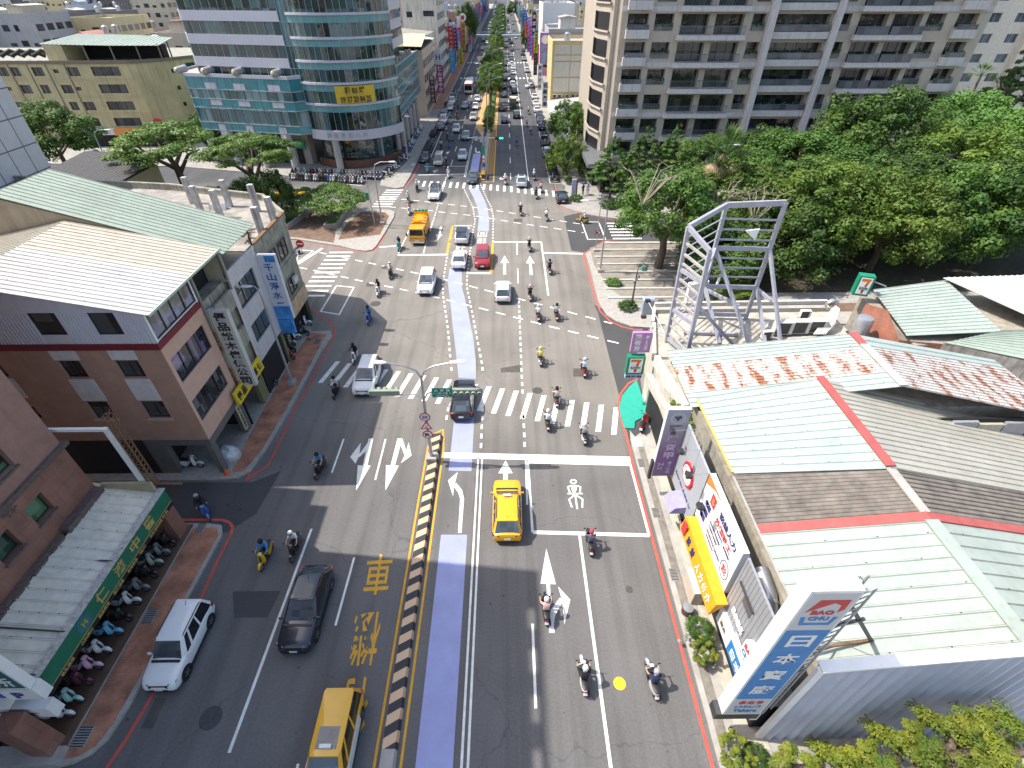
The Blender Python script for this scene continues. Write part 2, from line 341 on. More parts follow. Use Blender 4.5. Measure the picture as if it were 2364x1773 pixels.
# side streets of darker, newer asphalt, and patches
mb=MB();mb.sheet([cE(1390,550),(11.8,74),(40,73),(90,74),(90,60),(14,60.6),(9.7,59.6),cE(1470,915)],Z1,ASPHD)
mb.sheet([(9.05,26),cC(1940,190),cC(1890,0),c5(2020,890),(9.2,46.5),(11,44.5),(16,41.5),(60,41.5),(60,38),(12,38),(10.5,26)],Z1,ASPHD)
mb.sheet([(-60,18.6),(-17.6,18.6),(-16.3,20),(-16,23.6),(-17.6,22.6),(-60,22.9)],Z1,ASPHD)
mb.sheet([(-14.9,13.2),(-13.1,13.2),(-12.9,14.7),(-15.6,14.7)],Z1,ASPHD)
struct(mb,'side_road')
mb=MB()
for q in([cC(943,0),cC(1115,-30),cC(1110,35),cC(945,35)],[cE(860,575),cE(950,575),cE(945,612),cE(855,610)],[cB(300,1215),cB(372,1215),cB(285,1405),cB(205,1408)],[c5(1860,1245),c5(1920,1245),c5(1925,1298),c5(1862,1298)],[cF(950,1255),cF(1030,1270),cF(1010,1302),cF(940,1298)]):mb.sheet(q,Z1+.001,mat('patched_asphalt',(.085,.078,.07),.9,var=.2))
struct(mb,'road_patch')
# ---- pavements (kerbed blocks)
kz=.14
mb=MB();kerb1=[(-19.9,6.6),(-19.2,6.75),(-18.6,7.1),(-18.2,7.7),(-18.,9.),(-17.85,14),(-17.75,18.4),(-18.1,19.05),(-19,19.2),(-70,19.2),(-70,6.6)]
mb.prism(kerb1,-.1,kz,KERB);struct(mb,'pavement')
struct(MB().sheet([(-19.75,6.9),(-19.1,7.),(-18.55,7.4),(-18.3,8.2),(-18.05,14),(-17.95,18.3),(-18.3,18.85),(-19.75,18.9)],kz+Z1,PAVE),'brick_pavement')
struct(MB().box(-26,-19.85,7.2,19.05,-.05,kz+.12,mat('brown_tiles',(.13,.075,.05),.6,var=.2)),'arcade_floor')
kerb2=[(-70,22.75),(-20.2,22.75),(-18.7,22.9),(-18.05,23.6),(-17.75,25.5),(-17.45,30),(-17.2,38),(-16.95,40.6),(-17.3,41.5),(-19.2,41.4),(-20.7,45.3),(-21.6,48),(-26,48.4),(-70,51)]
struct(MB().prism(kerb2,-.1,kz,KERB),'pavement')
struct(MB().sheet([(-19.3,23.3),(-18.5,23.5),(-18.0,25.5),(-17.75,30),(-17.6,36.5),(-17.55,40.9),(-19.2,41.1),(-19.55,37),(-19.5,27)],kz+Z1,PAVE),'brick_pavement')
plaza=[(-70,69.5),(-28,63.9),(-21.5,61.6),(-19.2,60.4),(-18,60.05),(-17.15,60.4),(-16.9,61.5),(-16.6,66),(-16.35,71.8),(-16.6,73.8),(-17.4,74.6),(-24,75.5),(-70,78)]
struct(MB().prism(plaza,-.1,kz,KERB),'pavement')
struct(MB().sheet([(-69,70),(-28,64.4),(-22.6,62.6),(-23.6,67.5),(-23.6,74.9),(-69,77.4)],kz+Z1,PAVEB),'plaza_paving')
struct(MB().sheet([(-17.1,65.2),(-22.3,63.6),(-22.6,68.5),(-21.6,73.8),(-18,73.6),(-17.1,72)],kz+Z1,SOIL),'bare_soil')
struct(MB().prism([(-140,104),(-60,97.5),(-38.2,91.6),(-21.6,89.9),(-21.2,86.2),(-18.2,84.6),(-17.1,85.2),(-16.9,90),(-16.75,120),(-16.9,1500),(-60,1500),(-140,125)],-.1,kz,mat('light_concrete_paving',(.3,.285,.26),.85,var=.18,sc=.8)),'pavement')
struct(MB().sheet([(-19.9,150),(-17.2,150),(-17.2,420),(-19.9,420)],kz+Z1,PAVE),'brick_pavement')
struct(MB().prism([(9.15,-30),(9.15,26.3),(9.3,27.3),(9.55,26.6),(10.2,27.2),(11,31),(11.7,33.3),(13.5,38.2),(60,38.2),(60,-30)],-.1,.1,CONC),'pavement')
struct(MB().prism([cC(2000,517),cC(1965,420),cC(1953,330),cC(1975,240),cC(2040,160),cC(2100,110),cC(2150,260),cC(2210,390),cC(2085,460),cC(2080,520)],-.05,.108,GREENP),'green_pavement')
park=[cE(1620,955),cE(1835,822),(13.9,62.6),(120,63),(120,42.2),(18,42.2),cz4(535,1475),cz4(270,1455),cz4(110,1400),cz4(0,1330),cE(1760,1470),cE(1665,1090)]
struct(MB().prism(park,-.1,kz,KERB),'pavement')
struct(MB().sheet([(10.6,60.6),(12.6,62),(24,62),(24,46.5),(13.2,46.4),(11.4,49.8),(10.5,55.5)],kz+Z1,PAVEG),'paving')
struct(MB().sheet([(24.2,62.6),(119,62.6),(119,48.6),(24.2,48.6)],kz+.01,mat('park_floor',(.055,.05,.03),.95,var=.4)),'park_ground')
struct(MB().sheet([(18,45.8),(119,48.4),(119,46.2),(18,44.2)],kz+Z1,PAVEB),'park_path')
mb=MB()
for i in range(9):
 y=45.4+i*2.05;x0=13. if i==0 else 10.9 if i<7 else 11.5+(i-7)*1.2;mb.box(x0,24,y,y+.32,kz-.02,kz+.12,mat('pale_kerb',(.45,.435,.4),.8,var=.15))
struct(mb,'paving_band')
struct(MB().prism([(9.9,85.5),cE(1350,440),cE(1480,492),cE(1700,548),cE(1960,585),(30,73.6),(140,77),(140,104),(60,110),(60,1500),(9.3,1500),(9.3,100),(9.3,87)],-.1,kz,mat('light_concrete_paving')),'pavement')
# ---- painted markings
def marks(name,f,m=MARK,z=Z2):
 mb=MB();f(mb);return struct(mb,name,m)
def near_xw(mb):
 for k in range(22):
  x=-15.35+1.147*k
  yf=36.56-.27*(x+15.35);yn=yf-3.1;dx=-.75+.0*k if False else-.72
  mb.add([(x-.21+dx,yn,Z2),(x+.21+dx,yn,Z2),(x+.21,yf,Z2),(x-.21,yf,Z2)],[(0,1,2,3)],None)
marks('crosswalk',near_xw)
def far_xw(mb):
 for k in range(21):
  x=-15.11+1.135*k;b=x+0
  yt=88.85-.012*(x+15.1)**2*.55-.09*(x+15.1);mb.add([(x-.2,yt-2.9,Z2),(x+.2,yt-2.9,Z2),(x+.22,yt,Z2),(x-.18,yt,Z2)],[(0,1,2,3)],None)
marks('crosswalk',far_xw)
def xw3(mb):
 for k in range(11):y=59.88-1.115*k;x0=-22.5-.03*k if k<9 else-22.75+(k-8)*.5;mb.sheet([(x0,y-.2),(-19.55-.035*k,y-.2),(-19.55-.035*k,y+.2),(x0,y+.2)],Z2)
marks('crosswalk',xw3)
def xw4(mb):
 for k in range(8):y=84.03-1.09*k;mb.sheet([(-19.84-.1*k,y-.2),(-17-.09*k,y-.2),(-17-.09*k,y+.2),(-19.84-.1*k,y+.2)],Z2)
marks('crosswalk',xw4)
def xw5(mb):
 for k in range(6):y=69.25-1.075*k;mb.sheet([(14.14,y-.2),(18,y-.2),(18,y+.2),(14.14,y+.2)],Z2)
marks('crosswalk',xw5)
def stops(mb):
 rib(mb,[(-4.75,24.98),(8.78,24.4)],.55,Z2,None);rib(mb,[(1.4,24.28),(8.68,23.95)],.3,Z2,None)
 rib(mb,[(4.58,59.5),(9.6,59.15)],.38,Z2,None);rib(mb,[(-4.75,53.95),(-2.0,53.9)],.4,Z2,None);rib(mb,[(-16.5,61.5),(-14.4,61.75)],.36,Z2,None)
 rib(mb,[(-13.7,59.0),(-7.55,59.12)],.4,Z2,None);rib(mb,[(-7.4,68.6),(-4.85,68.6)],.3,Z2,None);rib(mb,[(-1.85,62.95),(4.53,62.85)],.3,Z2,None)
 rib(mb,[(-15.6,92.2),(-3.9,92.9)],.3,Z2,None);rib(mb,[(-15.2,97.3),(-7.3,97.5)],.2,Z2,None)
marks('stop_line',stops)
def lines(mb):
 for x in(-2.11,-1.83):rib(mb,[(x,-20),(x-.06,24.7)],.12,Z2,None)
 rib(mb,[(4.41,-20),(4.39,18.2)],.16,Z2,None);rib(mb,[(1.5,18.4),(8.72,18.1)],.26,Z2,None);rib(mb,[(1.48,18.4),(1.4,24.2)],.16,Z2,None);rib(mb,[(8.71,18.1),(8.68,24)],.16,Z2,None)
 rib(mb,[(1.22,20.5),(1.27,24.7)],.13,Z2,None);rib(mb,[(1.22,8.7),(1.24,12.7)],.14,Z2,None);rib(mb,[(1.22,-1.5),(1.22,2.6)],.14,Z2,None)
 rib(mb,[(-12.55,7.1),(-12.4,18.8)],.15,Z2,None);p=[cB(1570,315),cB(1450,750)];rib(mb,p,.13,Z2,None);d=p[1]-p[0];rib(mb,[cB(1212,1632),cB(1180,1800)],.13,Z2,None)
 rib(mb,[c6(390,128),c6(335,285)],.13,Z2,None);rib(mb,[c6(585,128),c6(537,318)],.13,Z2,None)
 rib(mb,[(4.53,62.85),(4.5,48.5)],.2,Z2,None);rib(mb,[cE(892,830),cE(893,960)],.13,Z2,None);rib(mb,[cE(898,1105),cE(905,1265)],.13,Z2,None)
 rib(mb,[(-13.68,59.1),(-13.5,67)],.13,Z2,None);rib(mb,[cF(1555,945),cF(1590,810)],.13,Z2,None);rib(mb,[cF(1625,710),cF(1655,605)],.14,Z2,None)
 for q in([cF(630,1288),cF(815,1307),cF(660,1595),cF(463,1562)],[cE(1580,610),cE(1760,610),cE(1833,795),cE(1645,795)],[cF(225,905),cF(385,920),cF(210,1040)]):rib(mb,list(q)+[q[0]],.17,Z2,None)
 rib(mb,[cF(480,890),cF(215,1060)],.42,Z2,None)
 rib(mb,[(3.79,88.5),(3.8,1100)],.16,Z2,None);dashes(mb,[(.74,89.3),(.9,400),(1.,900)],.14,4,6,Z2,None)
 dashes(mb,[(.74,89.3),(.9,400)],.001,4,6,Z2,None)
 for x in(-7.42,-7.18):rib(mb,[(x,91),(x+.05,112)],.1,Z2,None)
 dashes(mb,[(-7.25,112),(-7.1,128),(-7.25,310)],.12,1.2,1.2,Z2,None);dashes(mb,[(-10.3,97.8),(-10.2,310)],.13,4,6,Z2,None)
 rib(mb,[(-14.7,103),(-14.7,330)],.12,Z2,None);rib(mb,[(-14.7,114.5),(-16.7,114.2)],.12,Z2,None);rib(mb,[(-14.7,105),(-16.7,104.2)],.12,Z2,None)
 rib(mb,[(7.45,87.3),(7.45,99)],.13,Z2,None)
 for k in range(7):rib(mb,[(7.45,87.4+k*1.2),(9.2,87+k*1.2)],.1,Z2,None)
 rib(mb,[(7.5,103),(7.6,300)],.12,Z2,None)
 rib(mb,[cF(130,165),cF(905,222)],.16,Z2,None);dashes(mb,[cF(-200,250),cF(330,262),cF(580,262)],.15,3,2,Z2,None)
 for y in(205,208.5,247,250):dashes(mb,[(-16,y),(9,y)],3 if False else.001,.6,.7,Z2,None)
 for y0 in(203,246):
  for k in range(20):mb.sheet([(-16+k*1.3,y0),(-15.4+k*1.3,y0),(-15.4+k*1.3,y0+3.2),(-16+k*1.3,y0+3.2)],Z2)
  # guide dashes through the junction
 for pts in([cC(525,20),cDd(2120,20),c5(1030,770),c5(1030,700),c5(1058,520),cE(205,690)],[cC(790,20),c5(1280,1220),c5(1215,880),c5(1182,720),c5(1185,660),c5(1190,600),c5(1222,370),c5(1235,300),c5(1222,220),c5(1165,100)],[cE(635,820),cE(640,560),cE(620,460),cE(560,340),cE(495,190)],[cC(1130,215),cC(1120,0),c5(1515,800)],[cC(480,440),cC(500,330)],[cC(775,680),cC(790,340)],[cC(1148,670),cC(1137,400)],[cF(1660,600),cF(1720,400),cF(1800,130)]):dashes(mb,pts,.17,.5,.5,Z2,None)
 for pts in([cF(450,935),cF(550,955)],[cF(690,985),cF(1480,1155),cF(1770,1220),c5(1660,840),c5(2110,960)],[cF(240,1095),cF(530,1155),cF(830,1225),cF(1500,1365),c5(1300,870),c5(1740,985),c5(2212,1100)],[cF(1070,345),cF(1500,385),cE(0,405),cE(420,452),cE(800,510),cE(1500,622),cE(1560,630)],[cF(1190,450),cF(1640,490),cE(40,500),cE(440,545),cE(860,615),cE(1600,725)]):dashes(mb,pts,.2,1.1,.9,Z2,None)
marks('lane_line',lines)
def arrow(mb,c,L,wd,rz,kind,m=None,z=Z2):
 """painted arrow, tail at c, pointing along rz"""
 def T(p):return(c[0]+p[0]*cos(rz)-p[1]*sin(rz),c[1]+p[0]*sin(rz)+p[1]*cos(rz))
 s=wd*.16
 def poly(p):mb.sheet([T(q)for q in p],z,m)
 if'S' in kind:poly([(-s,0),(s,0),(s,L*.6),(-s,L*.6)]);poly([(-wd/2,L*.6),(wd/2,L*.6),(0,L)])
 for sg,k in((1,'Rt'),(-1,'Lt')):
  if k in kind:
   b=0 if'S' in kind else L*.3;q=[(-s*sg if'S' in kind else 0,L*.05+b),(s*sg*1.2,L*.24+b),(wd*.55*sg,L*.42+b)];q=[(0,0)]+q if'S' not in kind else q
   for i in range(len(q)-1):
    a,d=V((*q[i],0)),V((*q[i+1],0));nn=(d-a).normalized();nn=V((-nn.y,nn.x,0))*s*.95
    p4=[(a+nn)[:2],(a-nn)[:2],(d-nn)[:2],(d+nn)[:2]];poly(p4)
   e=q[-1];poly([(e[0]-.12*wd*sg,e[1]+L*.16),(e[0]+.42*wd*sg,e[1]+L*.02),(e[0]-.02*wd*sg,e[1]-L*.17)])
def arrows(mb):
 arrow(mb,cE(760,1170),5.2,1.05,0,'S');arrow(mb,cE(1045,1175),5.2,1.05,0,'S');arrow(mb,cF(1745,655),4.8,.9,pi,'S');arrow(mb,cC(985,1070),3,1.,0,'S')
 mb.sheet([cA(1137,258),cA(1100,483),cA(1198,487)],Z2);mb.sheet([cA(1138,485),cA(1160,485),cA(1165,580),cA(1142,570)],Z2)
 mb.sheet([cA(1155,797),cA(1190,797),cA(1185,740),cA(1155,740)],Z2);mb.sheet([cA(1155,740),cA(1185,740),cA(1195,680),cA(1165,650)],Z2);mb.sheet([cA(1165,650),cA(1195,680),cA(1240,600),cA(1225,570)],Z2);mb.sheet([cA(1212,500),cA(1290,585),cA(1252,745),cA(1240,600),cA(1232,570)],Z2)
 # left-turn arrow in the turn lane
 P=[(580,1403),(610,1403),(632,1130),(628,1080),(600,1025),(550,985)];Q=[(580,1403),(598,1130),(590,1075),(575,1045),(540,1015)]
 mb.sheet([cC(580,1403),cC(610,1403),cC(632,1110),cC(598,1110)],Z2);mb.sheet([cC(598,1110),cC(632,1110),cC(615,1040),cC(582,1060)],Z2);mb.sheet([cC(582,1060),cC(615,1040),cC(565,975),cC(545,1010)],Z2);mb.sheet([cC(578,885),cC(495,955),cC(538,1092),cC(545,1010),cC(556,970)],Z2)
 for base in((478,125),(640,125)):
  bx,by=base;L_=bx==478
  if L_:
   mb.sheet([c6(506,126),c6(527,126),c6(500,255),c6(478,255)],Z2);mb.sheet([c6(455,250),c6(515,252),c6(448,368)],Z2);mb.sheet([c6(506,140),c6(520,160),c6(460,215),c6(462,200)],Z2);mb.sheet([c6(470,145),c6(420,212),c6(445,243),c6(462,205)],Z2)
  else:
   mb.sheet([c6(640,126),c6(663,126),c6(628,252),c6(608,252)],Z2);mb.sheet([c6(587,250),c6(647,252),c6(584,368)],Z2);mb.sheet([c6(645,128),c6(663,126),c6(684,192),c6(674,208)],Z2);mb.sheet([c6(692,143),c6(706,205),c6(655,242),c6(676,200)],Z2)
 mb.sheet([c3(868,780),c3(882,780),c3(885,835),c3(868,838)],Z2);mb.sheet([c3(868,838),c3(885,825),c3(915,840),c3(905,848)],Z2);mb.sheet([c3(915,818),c3(938,845),c3(900,852)],Z2)
 mb.sheet([c3(1250,1105),c3(1222,1155),c3(1282,1155)],Z2);mb.sheet([c3(1245,1155),c3(1258,1155),c3(1262,1200),c3(1245,1200)],Z2);mb.sheet([c3(1170,1172),c3(1205,1160),c3(1200,1195)],Z2);mb.sheet([c3(1200,1172),c3(1250,1172),c3(1250,1185),c3(1200,1185)],Z2)
 mb.sheet([c3(495,838),c3(548,828),c3(512,865)],Z2);mb.sheet([c3(1425,1110),c3(1408,1140),c3(1442,1140)],Z2)
marks('direction_arrow',arrows)
def rider_mark(mb):
 cx,cy=cC(1577,1080)[:2];k=1.
 P=lambda x,y:cC(x,y)
 ring=[P(1562+24*cos(a),966+16*sin(a))for a in[2*pi*i/14 for i in range(14)]];rib(mb,ring+[ring[0],ring[1]],.11,Z2,None)
 ring=[P(1577+13*cos(a),1078+10*sin(a))for a in[2*pi*i/12 for i in range(12)]];rib(mb,ring+[ring[0],ring[1]],.1,Z2,None)
 mb.sheet([P(1540,995),P(1592,995),P(1590,1035),P(1577,1062),P(1558,1058),P(1546,1035)],Z2)
 for q in([(1540,1000),(1515,1012),(1532,1058)],[(1592,1000),(1622,1012),(1618,1058)],[(1512,1068),(1642,1068)],[(1565,1085),(1525,1118),(1550,1185)],[(1590,1085),(1640,1115),(1638,1188)],[(1580,1095),(1595,1200)]):rib(mb,[P(*a)for a in q],.11,Z2,None)
 Q=lambda x,y:c3(x,y)
 for q in([(325,1070),(345,1085),(340,1100)],[(345,1085),(380,1065),(390,1080)],[(350,1070),(368,1095)]):rib(mb,[Q(*a)for a in q],.16,Z2,None)
marks('motorcycle_box_symbol',rider_mark)
def yl(mb):
 for x in(-5.99,-4.82):rib(mb,[(x,-20),(x+.02,21),(x*.995+.03,25.8)],.13,Z2,None)
 rib(mb,[(-5.95,25.8),(-5.6,27.2),(-5.0,27.6),(-4.85,26.6),(-4.8,25.8)],.13,Z2,None)
 rib(mb,[(-7.62,68.5),(-7.58,59.2)],.3,Z2,None);rib(mb,[(-1.84,62.8),(-1.92,53.7)],.3,Z2,None)
 rib(mb,[(-4.56,120),(-4.56,88.3),(-2.2,88.2),(-2.2,215)],.16,Z2,None);rib(mb,[(-3.5,88.3),(-3.45,126)],.14,Z2,None)
 for k in range(60):y=92.6+.55*k;mb.sheet([(-3.45,y),(-2.2,y+.35),(-2.2,y+.52),(-3.45,y+.17)],Z2)
marks('yellow_marking',yl,YEL)
marks('orange_hatched_area',lambda mb:mb.sheet([(-3.3,126),(-2.2,126),(-2.2,300),(-3.3,300)],Z1).sheet([(-7.1,129),(-5.1,119),(-4.9,160),(-5.2,176),(-6.6,176),(-6.9,150)],Z1),mat('faded_orange_paint',(.5,.31,.12),.8,var=.15))
def rd(mb):
 rib(mb,[(8.86,-20),(8.86,24),(8.95,26.4),cC(1958,400),cC(1942,310),cC(1965,215),cC(2030,130),cC(2110,90)],.16,Z2,None)
 rib(mb,[c10(1020,1659),c10(1200,1400),c10(1380,1100),c10(1490,905),cB(600,560),cB(700,330),cB(785,165),cB(795,120),cB(770,88),cB(720,75),cB(480,75),(-60,19.6)],.17,Z2,None)
 rib(mb,[(-60,22.2),cBs(600,1850),cBs(1150,1830),c7(1150,316),c7(1245,255),c7(1280,190),cBs(1530,1350),cBs(1640,1170),cBs(1800,850),cBs(1950,560),cBs(1955,510),cBs(1925,455),cBs(1635,235)],.17,Z2,None)
 rib(mb,[cE(2080,798),cE(1830,803),cE(1598,950),cE(1632,1080),cE(1725,1420),cE(1775,1560),cz4(40,1390),cz4(170,1450),cz4(300,1478),cz4(540,1480),cz4(480,1370)],.16,Z2,None)
 rib(mb,[cE(1293,200),cE(1345,440),cE(1400,480),cE(1960,600)],.14,Z2,None);rib(mb,[cF(1220,560),cF(1100,840),cF(1020,925),cF(880,930),cF(740,905),cF(300,850)],.14,Z2,None)
 rib(mb,[(-17.1,84.5),(-16.4,90),(-16.2,103)],.15,Z2,None)
marks('red_kerb_line',rd,REDP)
def bl(mb):
 mb.sheet([cA(465,170),cA(632,170),cA(540,1659),(-2.62,-20),(-4.4,-20),cA(300,1659)],Z1);mb.sheet([cC(548,430),cC(722,345),cC(695,876),cC(500,872)],Z1)
 mb.sheet([cE(380,255),cE(485,255),cE(545,370),cE(430,350)],Z1);mb.sheet([cE(430,350),cE(545,370),cE(582,480),cE(472,460)],Z1);mb.sheet([cE(472,460),cE(582,480),cE(596,600),cE(487,570)],Z1);mb.sheet([cE(487,570),cE(596,600),cE(592,708),cE(472,705)],Z1)
 Ls=[(1075,600),(1060,690),(1075,800),(1095,1000),(1112,1130),(1130,1305)];Rs=[(1150,620),(1152,730),(1185,860),(1225,1060),(1240,1200),(1241,1313)]
 for i in range(5):mb.sheet([c5(*Ls[i]),c5(*Rs[i]),c5(*Rs[i+1]),c5(*Ls[i+1])],Z1)
 mb.sheet([c3(845,855),c3(940,855),c3(900,1130),c3(800,1090)],Z1)
marks('blue_lane',bl,BLUEP)
# road lettering: 車 減 慢 行 read from the far side, 待 轉 (turn-waiting) characters between the junction lanes
mb=MB()
for ch,(px,py),w_,h_ in(('車',(1722,420),1.5,2.55),('機',(1640,830),1.45,2.75),('行',(1560,1280),1.4,2.7)):
 p=cB(px,py);text_mb(mb,ch,w_,h_,(p.x,p.y,Z2),(-1,-.06,0),(.06,-1,0),None,bold=.008,lift=0,thick=.004)
struct(mb,'road_lettering',YEL)
mb=MB()
for ch,(px,py)in(('間',(523,742)),('鐘',(515,815))):
 p=cE(px,py);text_mb(mb,ch,1.25,1.9,(p.x,p.y,Z2),(-1,0,0),(0,-1,0),None,bold=-.006,lift=0,thick=.004)
for ch,(px,py)in(('時',(295,885)),):
 p=cE(px,py);text_mb(mb,ch,1.25,1.5,(p.x,p.y,Z2),(1,0,0),(0,1,0),None,bold=.02,lift=0,thick=.004)
struct(mb,'road_lettering',MARK)
# drains, covers
def cover(p,r,name,label,m,sq=None,rz=0,z=.006):
 mb=MB()
 if sq:
  mb.box(-sq[0]/2,sq[0]/2,-sq[1]/2,sq[1]/2,0,.012,KERB)
  for k in range(8):y=-sq[1]/2+sq[1]*(k+.5)/8;mb.box(-sq[0]*.44,sq[0]*.44,y-sq[1]*.035,y+sq[1]*.035,.012,.02,m)
 else:mb.lathe([(r,0),(r,.012),(r*.9,.018),(r*.55,.014),(0.001,.018)],n=24,m=m)
 o=mb.build(name);o.location=(p[0],p[1],z);o.rotation_euler.z=rz
 return tag(o,label,'manhole' if not sq else'drain grate')
IRON=mat('cast_iron',(.09,.08,.07),.7,.3,var=.3,sc=10)
cover(cC(1255,190),.42,'manhole_cover','round iron manhole cover in the road among the right crosswalk stripes',IRON);cover(cA(1665,520),.2,'manhole_cover','small round valve cover in the right lane near the drain',IRON)
cover(cA(1605,1120),.3,'manhole_cover','round bright yellow painted valve cover in the near right lane',mat('yellow_cover',(.75,.55,.02),.7));cover(cF(1045,1480),.55,'manhole_cover','round iron manhole cover in the left of the junction',IRON);cover(cB(655,1340),.5,'manhole_cover','oval worn manhole cover near the white parked car',ASPHD);cover(cF(1145,1095),.4,'manhole_cover','round iron manhole cover on the dashed guide line behind a scooter',IRON)
for p,s,lb in((c10(1445,220),(.62,.8),'dark drain grate in the brick pavement beside the parked white car'),(c10(800,1370),(.7,.85),'dark drain grate at the rounded near end of the brick pavement'),(cB(595,135),(.55,.7),'dark drain grate at the alley end of the brick pavement'),(cBs(1675,632),(.45,.5),'small square drain cover in the far brick pavement'),(cBs(1770,650),(.7,.9),'large square drain cover in the far brick pavement')):cover(p,0,'drain_grate',lb,DKMET,s,z=kz+.006)
for k,(p,lb)in enumerate(((cA(1835,35),'drain grate by the red line beside the purple-fronted shop'),(cA(1950,430),'double drain grate by the red line beside the orange awning'),(cC(2140,815),'drain grate by the red line beside the stop line'))):cover(p,0,'drain_grate',lb,DKMET,(.5,.75),z=.106)
# ================================================================ cars, taxis, trucks, buses
def paint(n,c,metal=.0,rough=.3):return mat('paint_'+n,c,rough,metal,var=.03,coat=.6)
PW=paint('white',(.74,.74,.74));PK=paint('black',(.012,.013,.016),.2,.22);PG=paint('dark_grey',(.06,.065,.075),.3);PS=paint('silver',(.42,.44,.45),.5);PR=paint('red',(.3,.012,.02));PY=paint('taxi_yellow',(.78,.40,.012));PBE=paint('champagne',(.47,.43,.35),.3);PDR=paint('dark_red',(.09,.012,.015));PBL=paint('dark_blue',(.015,.025,.06));PGR=paint('grey_green',(.15,.19,.19),.3);PSG=paint('pale_green_silver',(.44,.5,.48),.3);POR=paint('truck_orange',(.8,.33,.012));PMO=paint('placeholder',(.5,.5,.5))
LAMP=mat('headlamp_glass',(.2,.21,.23),.06,.2,var=.6,sc=14);TAIL=mat('tail_lamp_red',(.35,.01,.012),.25,var=.05);WSG=mat_glass('windscreen_glass',(.055,.07,.085),.05,.4,1.2);PLATE=mat('licence_plate',(.75,.76,.76),.5,var=.1)  # windscreen base colour lightened to stand in for mirrored sky
def wheel(parent,x,y,r,wd=.2):
 t=MB().lathe([(r*.62,-wd/2),(r*.93,-wd/2),(r,-wd*.3),(r,wd*.3),(r*.93,wd/2),(r*.62,wd/2)],axis='x',n=18,m=RUBBER).build('tyre_wheel',parent);t.location=(x,y,r);t.name='wheel'
 m=MB();sg=1 if x>0 else-1;m.lathe([(.03,sg*wd*.38),(r*.3,sg*wd*.36),(r*.64,sg*wd*.42)],axis='x',n=18,m=DKMET)
 for k in range(5):
  a=2*pi*k/5;m.bar((sg*wd*.46,0,0),(sg*wd*.46,r*.6*cos(a),r*.6*sin(a)),.03,r*.2,CHROME,up=V((1,0,0)))
 m.build('rim',t);return t
KINDS={'sedan':(4.65,1.8,1.45,.9,.86,.42,-.0,-.48,-.78),'suv':(4.6,1.86,1.68,1.02,1.0,.5,.12,-.74,-.93),'hatch':(4.15,1.76,1.55,.95,.93,.52,.1,-.72,-.93),'van':(4.75,1.8,1.8,1.0,.98,.62,.24,-.86,-.96),'boxy':(4.25,1.8,1.7,1.0,.98,.46,.16,-.84,-.96),'crossover':(4.6,1.84,1.6,1.0,.98,.5,.06,-.6,-.93)}
